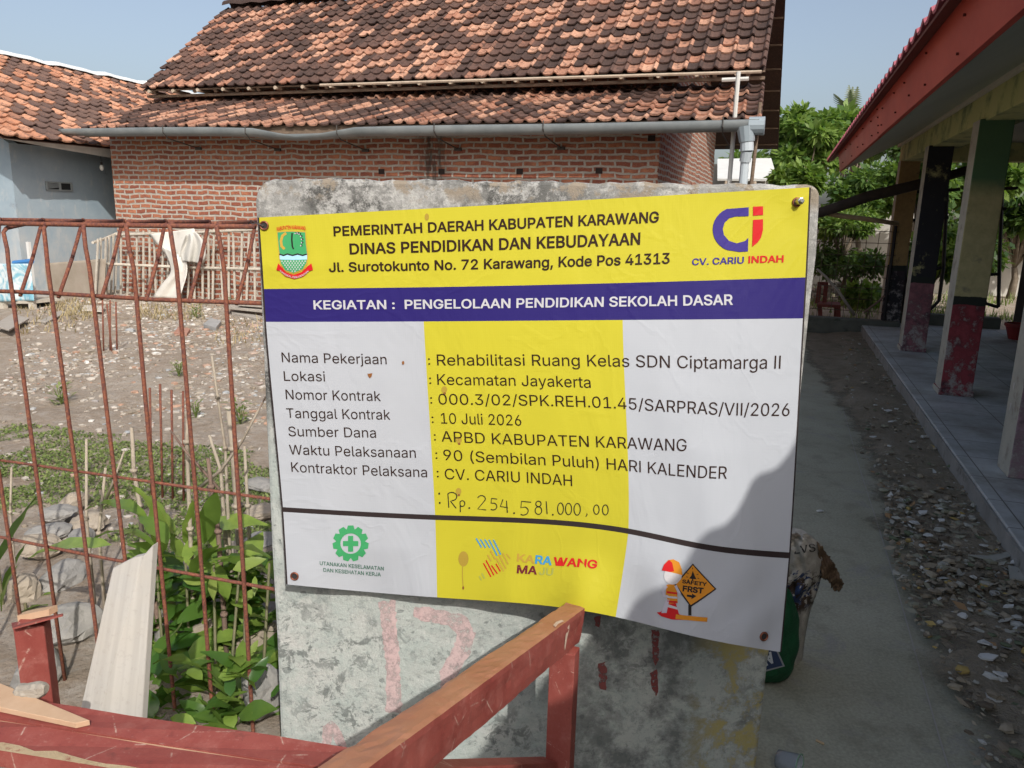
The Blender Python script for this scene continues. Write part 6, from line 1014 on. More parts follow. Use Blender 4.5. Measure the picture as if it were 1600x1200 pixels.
M_ROCK = mottled('grey_rock', (.19, .185, .175), (.34, .325, .30), 5, .9, .6, c3=(.13, .12, .11), s3=8)
M_ROCK2 = mottled('tan_rock', (.27, .225, .17), (.38, .33, .27), 5, .9, .6, c3=(.16, .125, .09), s3=8)
rocks = [(92, 803, .13, .045, 0), (115, 785, .10, .05, 1), (140, 820, .13, .06, 1), (80, 832, .13, .05, 0), (128, 845, .11, .05, 0), (60, 858, .12, .07, 1), (100, 905, .13, .07, 0), (40, 925, .10, .08, 1), (110, 985, .14, .10, 0), (60, 1050, .13, .10, 0), (240, 945, .12, .08, 1), (300, 930, .15, .10, 1), (365, 880, .14, .10, 1), (405, 850, .12, .05, 0), (410, 760, .14, .04, 0), (415, 800, .12, .05, 1), (270, 985, .13, .10, 0), (405, 1020, .13, .14, 1), (415, 1090, .13, .13, 0), (330, 1010, .13, .10, 1), (200, 985, .1, .08, 1)]
for i, (x, y, rx, rz, k) in enumerate(rocks):
    q = atZ(x, y, .03); mb = MB(); rx *= .86; stone(mb, q+ZZ*rz*.15, rx, rx*.72, rz*.85, i*7+1, rot=i*1.3)
    tag(mb.build('rock', M_ROCK2 if k else M_ROCK), ('rough tan rock' if k else 'rough grey rock')+' lying on the ground behind the rebar fence', 'rock', ('tan' if k else 'grey')+' rocks behind the fence')
def slabpiece(name, px, z, th, mat, lab, cat, grp=None, bev=.004):
    q = [atZ(x, y, z) for x, y in px]; mb = MB(); mb.hexa(q[::-1], [v+ZZ*th for v in q][::-1]); return tag(mb.build(name, mat, bevel=bev), lab, cat, grp)
M_CONC = mottled('broken_concrete', (.27, .27, .265), (.38, .375, .36), 6, .9, .4); M_WHT = plain('white_shard', (.62, .61, .58), .6, .3)
slabpiece('concrete_piece', [(318, 512), (338, 518), (346, 507), (330, 502)], .06, .05, M_CONC, 'grey broken concrete piece lying in the rubble yard near the fence rods', 'concrete')
slabpiece('brick_piece', [(272, 525), (292, 528), (298, 519), (279, 516)], .05, .045, mottled('old_brick', (.33, .16, .11), (.42, .24, .18), 8, .9, .4), 'weathered old brick lying on the rubble yard', 'brick')
slabpiece('white_board', [(346, 589), (398, 592), (402, 584), (362, 584)], .03, .015, plain('board_cream', (.58, .52, .44), .7), 'flat cream board lying on rubble left of the banner', 'board')
slabpiece('white_board', [(386, 571), (412, 570), (418, 562), (398, 564)], .05, .02, M_WHT, 'small white board lying on rubble close to the banner edge', 'board')
M_OLDW = mottled('old_plank', (.30, .27, .235), (.40, .365, .32), 6, .9, .4, stretch=(1, 4, 1))
for i, (px, z, lab) in enumerate((([(362, 492), (408, 503), (414, 499), (372, 488)], .06, 'old grey plank at the bottom of the plank pile by the slab'), ([(356, 483), (412, 489), (414, 484), (360, 479)], .14, 'old grey plank in the middle of the plank pile by the slab'), ([(372, 478), (412, 481), (413, 475), (376, 473)], .20, 'old grey plank on top of the plank pile by the slab'))):
    slabpiece('plank', px, z, .035, M_OLDW, lab, 'plank', 'planks piled beside the slab')
slabpiece('roof_sheet', [(-10, 510), (14, 518), (46, 500), (20, 492)], .12, .02, M_OLDW, 'warped pale roofing sheet lying on the ground at left', 'sheet')
slabpiece('board', [(62, 504), (72, 506), (104, 490), (94, 487)], .10, .02, M_OLDW, 'narrow pale board lying on the ground beside the brown tarp', 'board')
slabpiece('board', [(128, 486), (160, 488), (164, 480), (132, 478)], .10, .015, plain('board_pale', (.5, .46, .4), .8), 'small pale board lying in dry grass below the picket fence', 'board')
# ground cover and grass
M_GRASS = leafmat('ground_cover', (.085, .13, .035), (.26, .30, .11), .6, .25, .2); M_DGR = leafmat('dry_grass', (.30, .23, .13), (.44, .36, .22), .9, .2, .1)
mb = MB(); r_ = random.Random(31); k = 0
while k < 19000:
    a = 2.25+2.6*r_.random(); p = -1.05-r_.random()*(a*1.1)
    m_ = fbm(np.array(p), np.array(a), 2.6, 14)+.35*fbm(np.array(p), np.array(a), 8, 15)+.30*(1 if 2.5 < a < 3.9 else -1.3)-.45*max(0, min(1, (p+.78*a+.1)/.5))
    if m_ < .16+.12*r_.random(): continue
    c_ = L(p, a, gz(p, a)+.004); th = r_.uniform(0, 6.28); s_ = r_.uniform(.009, .022); dv = V3(cos(th), sin(th), r_.uniform(.2, 1.0))*s_; sd = V3(-sin(th), cos(th), 0)*s_*.36; tt = r_.random()
    mb.poly([c_, c_+dv*.5+sd, c_+dv, c_+dv*.5-sd], 0, tt); k += 1
mb.build('ground_cover', M_GRASS, kind='stuff')
mb = MB(); r_ = random.Random(33)
for (x0, x1, y0, y1, n) in ((75, 150, 470, 500, 420), (215, 320, 476, 496, 380), (20, 120, 480, 520, 140), (330, 410, 500, 540, 90)):
    for k in range(n):
        q = atZ(r_.uniform(x0, x1), r_.uniform(y0, y1), .08); q[2] = gz(pz(q), az(q)); th = r_.uniform(0, 6.28); h = r_.uniform(.04, .14); dv = V3(cos(th)*h*.6, sin(th)*h*.6, h*.8); sd = V3(-sin(th), cos(th), 0)*.007
        mb.poly([q-sd, q+sd, q+dv*.6+sd*.6, q+dv, q+dv*.6-sd*.6], 0, r_.random())
mb.build('dry_grass', M_DGR, kind='stuff')
for i, (x, y, h, n, lab) in enumerate(((280, 592, .14, 60, 'small green weed tuft in the rubble between fence bars'), (95, 622, .17, 70, 'green weed tuft at the left of the rubble yard'), (375, 660, .17, 60, 'green weed tuft beside the banner edge'), (306, 650, .12, 40, 'tiny green weed tuft near the rusty starter rods'), (380, 470, .62, 260, 'tall green weed growing in front of the picket fence'), (305, 498, .18, 70, 'low green weed in front of the white draped sheet'), (362, 488, .15, 50, 'low green weed beside the plank pile'))):
    q = atZ(x, y, .03); q[2] = gz(pz(q), az(q)); mb = MB(); r2 = random.Random(i)
    for k in range(n):
        th = r2.uniform(0, 6.28); rr = h*.45*r2.random(); b = q+V3(cos(th)*rr, sin(th)*rr, h*r2.random()**1.2); ln = h*r2.uniform(.16, .34)*(1 if h < .3 else .55); leaf(mb, b, b+V3(cos(th)*ln, sin(th)*ln, ln*r2.uniform(-.2, .8)), ln*.4, .1, r2.uniform(.3, 1), 0, 4)
    for k in range(5): th = k*1.3; mb.tube([q, q+V3(cos(th)*h*.25, sin(th)*h*.25, h*.8)], .004, 4, 0, .3)
    tag(mb.build('weed', M_GRASS), lab, 'weed')
# ------------------------------------------------------------------ picket fence, sheet, tarp, table
M_PICK = mottled('pale_bamboo', (.40, .36, .30), (.52, .48, .41), 10, .85, .3, c3=(.28, .24, .2), s3=14)
pick = thing('picket_fence', 'pale bamboo picket fence leaning along the brick house wall', 'fence', atZ(300, 470, 0)); r_ = random.Random(41)
def aline(x): return 9.72 if x > 178 else 9.72-(178-x)*.022
pkx = list(np.arange(150, 178, 5.5))+list(np.arange(181, 412, 10.3))
for x in pkx:
    a = aline(x); xt = x+r_.uniform(-3, 3)+(4 if x < 178 else 0); yt = 364-(x-178)*.02+r_.uniform(-5, 6) if x > 178 else 366+(178-x)*.25
    tp_ = atA(xt, yt, a); bt_ = atA(x+r_.uniform(-4, 4), 480, a); d = bt_-tp_; bt_ = tp_+d*((tp_[2]+.02)/(tp_[2]-bt_[2])); mb = MB(); mb.beam(bt_, tp_, P1, .032, .014); mb.build('picket', M_PICK, pick)
for (x0, y0, x1, y1, da) in ((145, 379, 182, 365, .02), (182, 367, 415, 358, -.03), (158, 412, 415, 421, -.03)):
    mb = MB(); mb.tube([atA(x0, y0, aline(x0)+da), atA((x0+x1)/2, (y0+y1)/2+1, aline((x0+x1)/2)+da), atA(x1, y1, aline(x1)+da)], .022, 7); mb.build('rail', M_PICK, pick)
def cloth(rows, a, mat, name, lab, cat, amp=.05, fr=3.0, nx=14, ny=5, seed=0, sag=0):
    # rows: (left px, right px) from top to bottom, refined by splines
    ys = np.arange(len(rows), dtype=float); Lp = np.array([r[0] for r in rows], float); Rp = np.array([r[1] for r in rows], float); yi = np.linspace(0, len(rows)-1, (len(rows)-1)*ny+1)
    Lp = nspl(ys, Lp, yi) if len(rows) > 2 else np.stack([np.interp(yi, ys, Lp[:, k]) for k in (0, 1)], 1); Rp = nspl(ys, Rp, yi) if len(rows) > 2 else np.stack([np.interp(yi, ys, Rp[:, k]) for k in (0, 1)], 1); G = []
    for i in range(len(yi)):
        row = []
        for j in range(nx):
            f = j/(nx-1); q = Lp[i]*(1-f)+Rp[i]*f; row.append(atA(q[0], q[1], a-amp*(sin(fr*2*pi*f+seed+yi[i]*.5)*.6+sin(fr*4.7*f+yi[i]*1.3+seed)*.4)*(.4+.6*min(1, yi[i]/max(1, len(rows)-1)))))
        G.append(row)
    mb = MB(); mb.grid(G[::-1]); return tag(mb.build(name, mat, smooth=True, solid=.006), lab, cat)
M_SHT = mottled('white_sheet', (.58, .56, .51), (.68, .66, .61), 3, .8, .2, c3=(.45, .42, .37), s3=6)
cloth([((233, 366), (303, 357)), ((243, 380), (305, 366)), ((252, 388), (301, 380)), ((262, 400), (292, 395)), ((272, 406), (281, 408))], 9.62, M_SHT, 'white_sheet', 'dirty white sheet draped over the top of the picket fence', 'sheet', .05, 1.5)
cloth([((290, 368), (306, 362)), ((286, 380), (318, 378)), ((282, 395), (322, 400)), ((285, 408), (318, 412)), ((262, 405), (300, 418))][:4], 9.55, mottled('grey_sheet', (.46, .45, .42), (.56, .55, .51), 4, .85, .2), 'grey_sheet', 'greyer crumpled sheet hanging at the right of the white one', 'sheet', .07, 2.2, seed=2)
cloth([((254, 385), (282, 400)), ((262, 405), (290, 405)), ((266, 425), (292, 425)), ((254, 442), (287, 445)), ((238, 466), (280, 468))], 9.58, M_SHT, 'white_sheet', 'white sheet tail hanging down the picket fence to the ground', 'sheet', .05, 1.3, seed=4)
cloth([((50, 413), (166, 404)), ((52, 430), (164, 428)), ((52, 450), (165, 450)), ((54, 472), (168, 468))], 9.2, mottled('brown_tarp', (.24, .20, .155), (.33, .285, .235), 3, .85, .2, c3=(.30, .20, .18), s3=2), 'brown_tarp', 'grey-brown tarpaulin screen hanging beside the blue cloth', 'tarp', .035, 1.2)
AT = 7.9; tb = thing('rough_table', 'rough wooden table with pale legs under the blue cloth', 'table', atZ(28, 494, 0)); mb = MB()
zt = atA(28, 470, AT)[2]; l0, l1 = atA(-20, 470, AT), atA(52, 470, AT); mb.hexa([l0-ZZ*.04, l1-ZZ*.04, l1+E1*.5-ZZ*.04, l0+E1*.5-ZZ*.04], [l0, l1, l1+E1*.5, l0+E1*.5]); mb.build('tabletop', M_PICK, tb)
for x in (5, 50):
    q = atA(x, 470, AT); mb = MB(); mb.beam(q*V3(1, 1, 0)-ZZ*.02, q-ZZ*.04, P1, .07, .07); mb.build('leg', M_PICK, tb)
q = atA(44, 378, AT+.45); mb = MB(); mb.beam(q*V3(1, 1, 0), q, P1, .05, .04); mb.build('post', plain('white_post', (.6, .6, .58), .7), tb)
t = NT('blue_cloth', .8, .2); n1 = t.noise(4, 5, .65, dist=1.5); t.col(t.mix(t.ramp(n1, .42, .56), (.58, .64, .65), (.18, .40, .50)))
cloth([((-25, 412), (47, 412)), ((-25, 430), (49, 428)), ((-25, 450), (51, 450)), ((-25, 472), (53, 470))], AT-.02, t.mat, 'blue_cloth', 'white and light blue patterned cloth hanging over the rough table', 'cloth', .03, 2)
mb = MB(); mb.tube([atA(22, 411, AT+.03), atA(50, 408, AT+.03)], .035, 8); tag(mb.build('blue_roll', plain('blue_plastic', (.05, .18, .42), .4)), 'rolled blue plastic lying on top of the blue cloth', 'roll')
q = atZ(30, 490, 0); q = L(pz(q), AT+.3, 0); mb = MB(); G = [[q+V3(r*cos(th), r*sin(th), z) for th in np.linspace(0, 2*pi, 16, endpoint=False)] for r, z in ((.10, 0), (.12, .14), (.125, .15), (.11, .15), (.09, .02))]; mb.grid(G, closed=True); tag(mb.build('black_bucket', plain('black_plastic', (.02, .02, .022), .5)), 'black plastic bucket under the rough table', 'bucket')
# ------------------------------------------------------------------ sacks beside the slab
def sack(name, c, rx, ry, h, mat, lab, lean=(0, 0), seed=0, parent=None, prof=None):
    r2 = random.Random(seed); ph = [r2.uniform(0, 6.28) for _ in range(6)]
    prof = prof or [(0, .55), (.03, .85), (.15, 1), (.4, .98), (.65, .9), (.85, .75), (.95, .5), (1, .2)]
    def f(th, z):
        pr = np.interp(z, [p[0] for p in prof], [p[1] for p in prof]); w_ = 1+.05*sin(3*th+ph[0]+z*4)+.04*sin(5*th+ph[1]-z*7)+.025*sin(9*th+ph[2]+z*13)
        return c+V3(lean[0]*z, lean[1]*z, h*z)+V3(rx*pr*w_*cos(th), ry*pr*w_*sin(th), .012*sin(4*th+ph[3])*(z > .8))
    G = [[f(th, z) for th in np.linspace(0, 2*pi, 36, endpoint=False)] for z in np.linspace(0, 1, 26)]; mb = MB(); mb.grid(G, closed=True); mb.poly(G[-1]); mb.poly(G[0][::-1])
    return mb.build(name, mat, parent, smooth=True), f
gb = atZ(1205, 1070, 0); gs = thing('green_sack', 'dark green woven sack standing on the path right of the slab', 'sack', gb)
t = NT('green_sack', .6, .3); n1 = t.noise(9, 5, .65); t.col(t.mix(t.ramp(n1, .35, .65), (.008, .06, .024), (.014, .095, .038))); wv = t.n('TexWave'); wv.inputs['Scale'].default_value = 90; t.lk(t.obj(), wv.inputs[0]); t.bump(wv.outputs['Fac'], .1, .002); t.bump(n1, .5, .02)
o, fg = sack('sack_body', gb+V3(-.005, .08, 0), .105, .10, .33, t.mat, '', (.0, .0), 2, gs)
tg = [atY(1171, 1026, 2.12), atY(1210, 1010, 2.12), atY(1223, 1040, 2.12), atY(1184, 1050, 2.12)]
mb = MB(); mb.poly(tg[::-1]); tagp = mb.build('sack_tag', plain('tag_blue', (.03, .05, .11), .6), gs, solid=.002)
vv, ff = glyph_mesh('AU', .035); vv = np.array(vv); vv = (vv-vv.min(0))/(vv.max(0)-vv.min(0)); mb = MB(); ex, ey = tg[1]-tg[0], tg[0]-tg[3]
mb.add([tg[3]+ex*(.80-.62*x)+ey*(.85-.68*y)+V3(0, -.003, 0) for x, y in vv]); [mb.face(q) for q in ff]; mb.build('lettering', plain('tag_white', (.5, .55, .6), .6), tagp)
mb = MB(); b4 = [tg[0]+V3(0, .001, 0)-ex*.06+ey*.1, tg[1]+V3(0, .001, 0)+ex*.06+ey*.1, tg[2]+V3(0, .001, 0)+ex*.06-ey*.1, tg[3]+V3(0, .001, 0)-ex*.06-ey*.1]; mb.poly(b4[::-1]); mb.build('tag_border', plain('tag_grey', (.25, .27, .29), .6), tagp)
wb = atZ(1236, 1015, 0); ws = thing('white_sack', 'grimy white sack with hand lettering and a brown flap behind the green sack', 'sack', wb)
t = NT('white_sack', .75, .2); n1 = t.noise(7, 6, .7, dist=.8); n2 = t.noise(22, 5, .7); c = t.mix(t.ramp(n2, .4, .7, 0, .7), (.44, .42, .37), (.25, .235, .20)); zz = t.z()[2]; c = t.mix(t.math('MULTIPLY', t.ramp(n1, .48, .50), t.ramp(t.math('ABSOLUTE', t.math('SUBTRACT', zz, .30)), .05, .10, 1, 0)), c, (.03, .05, .12)); c = t.mix(t.math('MULTIPLY', t.ramp(n2, .5, .53), t.ramp(t.math('ABSOLUTE', t.math('SUBTRACT', zz, .28)), .05, .09, 1, 0)), c, (.05, .035, .025)); t.col(c); t.bump(n1, .7, .03); t.bump(n2, .4, .01)
YW = 2.50
def ws_pt(x, y, d=0.0): return atY(x, y, YW-d)
rows_ = [((1228, 842), (1262, 833)), ((1226, 858), (1284, 850)), ((1224, 880), (1287, 872)), ((1222, 905), (1284, 900)), ((1222, 930), (1277, 925)), ((1220, 960), (1266, 955)), ((1218, 1000), (1258, 995)), ((1214, 1050), (1252, 1045))]
def fw(s_, v):                                   # s_ 0..1 across the front, v 0..1 down
    k = v*(len(rows_)-1); i = min(int(k), len(rows_)-2); f = k-i; l = np.array(rows_[i][0])*(1-f)+np.array(rows_[i+1][0])*f; r = np.array(rows_[i][1])*(1-f)+np.array(rows_[i+1][1])*f
    q = l*(1-s_)+r*s_; bulge = .055*sin(pi*min(1, max(0, s_)))*(.35+.65*min(1, v*6))
    cr = .010*sin(9*s_+7*v+2*sin(11*v))+.007*sin(23*s_-17*v)+.006*abs(sin(15*v+6*s_))+.004*sin(41*v+9*s_)
    return ws_pt(q[0], q[1], bulge+cr*(.3+.7*sin(pi*s_)))
mb = MB(); fr_ = [[fw(i/26, j/44) for i in range(27)] for j in range(45)]; bk2 = [[fw(1-i/26, j/44)*V3(1, 0, 1)+V3(0, YW+.05*sin(pi*i/26)+.006*sin(j*.9+i), 0) for i in range(1, 26)] for j in range(45)]
mb.grid([(a_+b_)[::-1] for a_, b_ in zip(fr_, bk2)], closed=True); mb.poly((fr_[0]+bk2[0])[::-1])
mb.build('sack_body', t.mat, ws, smooth=True)
vv, ff = glyph_mesh('LVS', .010); vv = np.array(vv); w_ = vv.max(0)-vv.min(0); vv = (vv-vv.min(0))/w_; mb = MB()
mb.add([fw(.26+.56*x, .205-.085*y)-V3(0, .003, 0) for x, y in vv]); [mb.face(q) for q in ff]; mb.build('lettering', plain('marker_ink', (.04, .04, .04), .7), ws)
fl = [((1277, 846), (1284, 903)), ((1288, 860), (1292, 906)), ((1297, 872), (1297, 910)), ((1305, 884), (1300, 917)), ((1311, 897), (1303, 922)), ((1318, 913), (1312, 925))]
mb = MB(); G = []
for i in range(31):
    k = i/30*(len(fl)-1); j = min(int(k), len(fl)-2); f = k-j; u_ = np.array(fl[j][0])*(1-f)+np.array(fl[j+1][0])*f; l_ = np.array(fl[j][1])*(1-f)+np.array(fl[j+1][1])*f
    G.append([atY(*(u_*(1-g)+l_*g+np.array([1.2*sin(i*1.9), 1.5*sin(i*2.7)])*(abs(g-.5) > .45)), YW-.02-.016*sin(g*8+i*.5)-.006*sin(g*19-i)) for g in np.linspace(0, 1, 12)])
mb.grid(G); mb.build('torn_flap', mottled('brown_paper', (.10, .062, .038), (.20, .14, .085), 12, .85, .4), ws, smooth=True, solid=.003)
mb = MB(); G = [[fw(.12+.5*g, .0)+ZZ*(.012*sin(pi*g)*h)+V3(0, .02-.03*h, 0)+P1*.01*h*sin(7*g) for g in np.linspace(0, 1, 10)] for h in np.linspace(0, 1.3, 5)]; mb.grid(G); mb.build('sack_mouth', mottled('sack_mouth', (.20, .15, .10), (.36, .31, .24), 20, .85, .5), ws, smooth=True, solid=.002)
# ------------------------------------------------------------------ debris strip and litter
r_ = random.Random(51); mb = MB(); k = 0
while k < 3000:
    a = 1.4+9.6*r_.random()**1.5; p = .60+.53*r_.random()
    dens = .16+.95*math.exp(-((a-3.9)/.9)**2)+.2*(a < 3)
    if r_.random() > dens or p < .62+.05*sin(a*3.1)+.07*max(0, a-4.5)*.4: continue
    k += 1; s_ = .006+.016*r_.random()**2.2; z = .036+.024*r_.random(); th = r_.uniform(0, 6.28); c_ = L(p, a, z); tt = r_.random(); s_ *= 1.12 if 2.6 < a < 4.8 else 1.0
    if r_.random() < .5: blob(mb, c_, s_*1.4, s_, s_*.5, r_.random(), 5, 3, .6, 0, tt, th)
    else:
        e1 = V3(cos(th), sin(th), r_.uniform(-.5, .5))*s_*1.6; e2 = V3(-sin(th), cos(th), r_.uniform(-.5, .5))*s_*.8; mb.poly([c_-e1, c_-e2*.8+e1*.2, c_+e1, c_+e2], 0, tt)
t = NT('debris', .85, .2); ti = t.tint(); c = t.mix(t.ramp(ti, 0, .5), (.12, .10, .075), (.33, .29, .22)); 
for lo, cc in ((.55, (.26, .26, .2)), (.70, (.36, .36, .32)), (.84, (.30, .19, .10)), (.865, (.13, .16, .10)), (.92, (.46, .47, .45)), (.975, (.40, .30, .11))): c = t.mix(t.ramp(ti, lo, lo+.002), c, cc)
t.col(c); mb.build('debris', t.mat, kind='stuff')
r_ = random.Random(52); M_SHARD = plain('pale_shard', (.55, .57, .57), .5, .4)
for i, (x, y, s_) in enumerate(((1441, 803, .035), (1430, 820, .03), (1452, 838, .03), (1440, 855, .014), (1540, 1008, .035), (1541, 1028, .038), (1563, 1058, .03), (1505, 965, .025), (1520, 905, .02), (1575, 950, .022), (1388, 643, .04), (1392, 660, .03), (1365, 685, .03), (1585, 880, .022), (1470, 815, .022), (1400, 640, .02), (1484, 1020, .008), (1440, 890, .01))):
    c_ = atZ(x, y, .055 if pz(atZ(x, y, .05)) > .64 else .003); mb = MB(); n = 6; th0 = r_.uniform(0, 6)
    o = [c_+V3(s_*cos(th0+2*pi*k/n)*r_.uniform(.5, 1.15), s_*.7*sin(th0+2*pi*k/n)*r_.uniform(.5, 1.15), r_.uniform(0, .012)) for k in range(n)]; mb.hexa(o, [v+ZZ*.006 for v in o])
    tag(mb.build('tile_shard', M_SHARD), 'broken white tile shard lying in the debris along the porch edge', 'shard', 'white shards in the debris strip')
q = atZ(1281, 800, .0); mb = MB(); blob(mb, q+ZZ*.006, .02, .011, .007, 3, 9, 5, .3); tag(mb.build('paper_scrap', M_SHARD), 'small white scrap lying alone on the path near the white sack', 'scrap')
q = atZ(1281, 1161, 0); mb = MB(); mb.tube([q+V3(-.009, .008, .004), q+V3(.009, -.008, .004)], .0038, 8); tag(mb.build('cigarette_butt', plain('butt_tan', (.42, .32, .2), .8)), 'tan cigarette butt lying on the path near the plastic cup', 'cigarette butt')
for (x0, y0, x1, y1, lab) in ((1490, 1046, 1511, 1053, 'thin white splinter lying on the path'), (1530, 1168, 1540, 1172, 'short tan splinter lying on the path at the lower right')):
    q0, q1 = atZ(x0, y0, .004), atZ(x1, y1, .004); mb = MB(); mb.tube([q0, (q0+q1)/2+ZZ*.003, q1], [.002, .003, .002], 5); tag(mb.build('splinter', M_SHARD if 'white' in lab else M_BARE), lab, 'splinter')
for (px, lab) in (([(1513, 868), (1545, 870), (1582, 862), (1585, 868), (1555, 878)], 'long pale torn strip lying in the debris beside the porch edge'), ([(1575, 885), (1600, 890), (1600, 908), (1578, 905)], 'pale flat shard at the right edge of the debris')):
    q = [atZ(x, y, .06) for x, y in px]; mb = MB(); mb.hexa(q[::-1], [v+ZZ*.006 for v in q][::-1]); tag(mb.build('torn_strip', mottled('pale_plastic', (.30, .31, .28), (.38, .38, .35), 9, .7, .2)), lab, 'strip')
q = atZ(1225, 1200, 0.0); cup = thing('plastic_cup', 'clear plastic cup lying on the path at the bottom edge', 'cup', q); t = NT('clear_plastic', .15, .5); t.col((.62, .68, .74)); t.b.inputs['Transmission Weight'].default_value = .75; t.b.inputs['IOR'].default_value = 1.3
mb = MB(); axc = nrm(V3(.75, -.6, .12)); sx_ = nrm(np.cross(axc, ZZ)); sz_ = np.cross(sx_, axc); G = [[q+ZZ*.024-axc*.02+axc*l+sx_*r*cos(th)+sz_*r*sin(th) for th in np.linspace(0, 2*pi, 24, endpoint=False)] for l, r in ((0, .001), (0, .024), (.02, .026), (.06, .030), (.062, .032))]; mb.grid(G, closed=True); mb.build('cup_body', t.mat, cup, smooth=True, solid=.0012)
mb = MB(); mb.tube([q+ZZ*.024+axc*.042+sx_*.0325*cos(th)+sz_*.0325*sin(th) for th in np.linspace(0, 2*pi, 25)], .0014, 5); mb.build('cup_rim', plain('rim_green', (.16, .33, .2), .4), cup)

# ------------------------------------------------------------------ far end of the path
M_IRON = plain('black_iron', (.018, .018, .02), .6, .3)
def bars(name, lab, cat, paths, a, r=.02, group=None, mat=None, part='bar'):
    o = thing(name, lab, cat, L(pz(atA(*paths[0][0], a)), a, .1), group)
    for pth in paths:
        mb = MB(); mb.tube([atA(x, y, a) for x, y in pth], r, 6); mb.build(part, mat or M_IRON, o)
    return o
bars('iron_gate', 'black iron gate frame between the two farther porch columns', 'gate', [[(1399, 515), (1402, 470), (1412, 300)], [(1409, 505), (1414, 440), (1424, 300)], [(1424, 300), (1500, 296)], [(1480, 298), (1477, 360), (1474, 420), (1467, 470), (1455, 482), (1440, 486)], [(1412, 345), (1482, 340)], [(1404, 450), (1424, 432), (1470, 418)]], 12.1, .024)
bars('iron_gate', 'black iron gate frame between the two nearer porch columns', 'gate', [[(1530, 300), (1532, 350), (1534, 420), (1532, 455), (1540, 474), (1560, 480)], [(1515, 296), (1590, 294)], [(1528, 330), (1572, 326)], [(1566, 300), (1562, 400), (1560, 480)], [(1533, 430), (1562, 428)]], 12.3, .024)
mf = thing('wire_fence', 'rusty wire mesh fence on the low wall at the path end', 'fence', L(.2, 11.62, .2)); M_WIRE = plain('wire_rust', (.10, .075, .055), .8)
for i in range(18): p = -1.5+i*.17; mb = MB(); mb.tube([L(p, 11.62, .2), L(p+.02*sin(i*3), 11.62+.02*sin(i*2), .9), L(p+.015*sin(i), 11.62, 1.42)], .0042, 4); mb.build('wire', M_WIRE, mf)
for i in range(8): z = .33+i*.155; mb = MB(); mb.tube([L(-1.5, 11.62, z), L(-.5, 11.63, z-.02), L(.5, 11.61, z+.02*sin(i)), L(1.45, 11.62, z)], .0042, 4); mb.build('wire', M_WIRE, mf)
for p in (-1.5, 1.4): mb = MB(); mb.tube([L(p, 11.62, .1), L(p, 11.62, 1.5)], .02, 6); mb.build('post', M_IRON, mf)
mb = MB(); mb.tube([atA(1276, 420, 11.4), atA(1290, 432, 11.4), atA(1312, 458, 11.4), atA(1335, 492, 11.45)], [.014, .018, .02, .022], 7); tag(mb.build('bent_stick', M_OLDW, smooth=True), 'bent pale stick leaning on the wire mesh fence', 'stick')
mb = MB(); mb.tube([atA(1350, 488, 11.4), atA(1374, 470, 11.45), atA(1382, 462, 11.5)], .014, 6); tag(mb.build('dark_stick', M_DRYD), 'short dark stick leaning on the low wall by the farthest column', 'stick')
mb = MB(); q0, q1 = atA(1286, 331, 10.9), atA(1432, 289, 11.1); d = q1-q0; mb.tube([q0-d*.25, q0, q0+d*.5+ZZ*.03, q1, q1+d*.8], [.06, .065, .07, .065, .05], 9); tag(mb.build('dark_log', mottled('dark_bark', (.045, .035, .028), (.08, .062, .05), 7, .9, .6), smooth=True), 'long dark log slanting up behind the porch columns', 'log')
mb = MB(); q0, q1 = atA(1280, 331, 10.95), atA(1392, 348, 11.2); d = q1-q0; mb.tube([q0-d*.3, q0, q0+d*.3-ZZ*.01, q0+d*.7, q1+d*.1], [.03, .03, .032, .03, .028], 8); tag(mb.build('bamboo_pole', mottled('bamboo', (.40, .29, .16), (.50, .38, .23), 9, .6, .1), smooth=True), 'pale bamboo pole running to the farthest porch column', 'pole')
q = L(pz(q0-d*.3)+.05, 10.93, 0); mb = MB(); mb.tube([q, q+ZZ*1.75], .05, 8); tag(mb.build('wooden_post', M_WOOD_D), 'wooden post carrying the log and bamboo pole behind the slab', 'post')
# broken red chair
AC_ = 12.6; ch = thing('red_chair', 'broken dark red wooden chair behind the wire mesh fence', 'chair', atA(1292, 485, AC_)); M_CH = mottled('chair_red', (.14, .035, .028), (.21, .06, .045), 9, .7, .2)
def cb(name, x0, y0, x1, y1, da=0, wd=.06, th=.04):
    mb = MB(); mb.beam(atA(x0, y0, AC_+da), atA(x1, y1, AC_+da), P1 if abs(y1-y0) > abs(x1-x0) else E1, wd, th); mb.build(name, M_CH, ch)
cb('back_post', 1277, 474, 1281, 441); cb('back_post', 1288, 474, 1291, 441, .02); cb('back_rail', 1278, 443, 1293, 443, .03, .05, .05)
mb = MB(); q = [atA(1276, 475, AC_-.25), atA(1314, 477, AC_-.25), atA(1312, 472, AC_+.15), atA(1280, 470, AC_+.15)]; mb.hexa([v-ZZ*.04 for v in q], q); mb.build('seat', M_CH, ch)
cb('leg', 1282, 500, 1281, 476, -.2); cb('leg', 1310, 500, 1310, 478, -.2); cb('leg', 1306, 496, 1307, 474, .15)
# rubble heap
r_ = random.Random(61); hc = L(1.4, 16.3, 0); mb = MB()
for k in range(420):
    th = r_.uniform(0, 6.28); rr = r_.random()**.6; s_ = r_.uniform(.03, .09); blob(mb, hc+P1*1.1*rr*cos(th)+E1*.8*rr*sin(th)+ZZ*(.05+.42*(1-rr)), s_, s_*.7, s_*.5, k, 5, 3, .6, 0, r_.random(), th)
t = NT('heap', .9, .2); t.col(t.mix(t.tint(), (.25, .23, .20), (.55, .53, .5))); mb.build('rubble_heap', t.mat, kind='stuff')
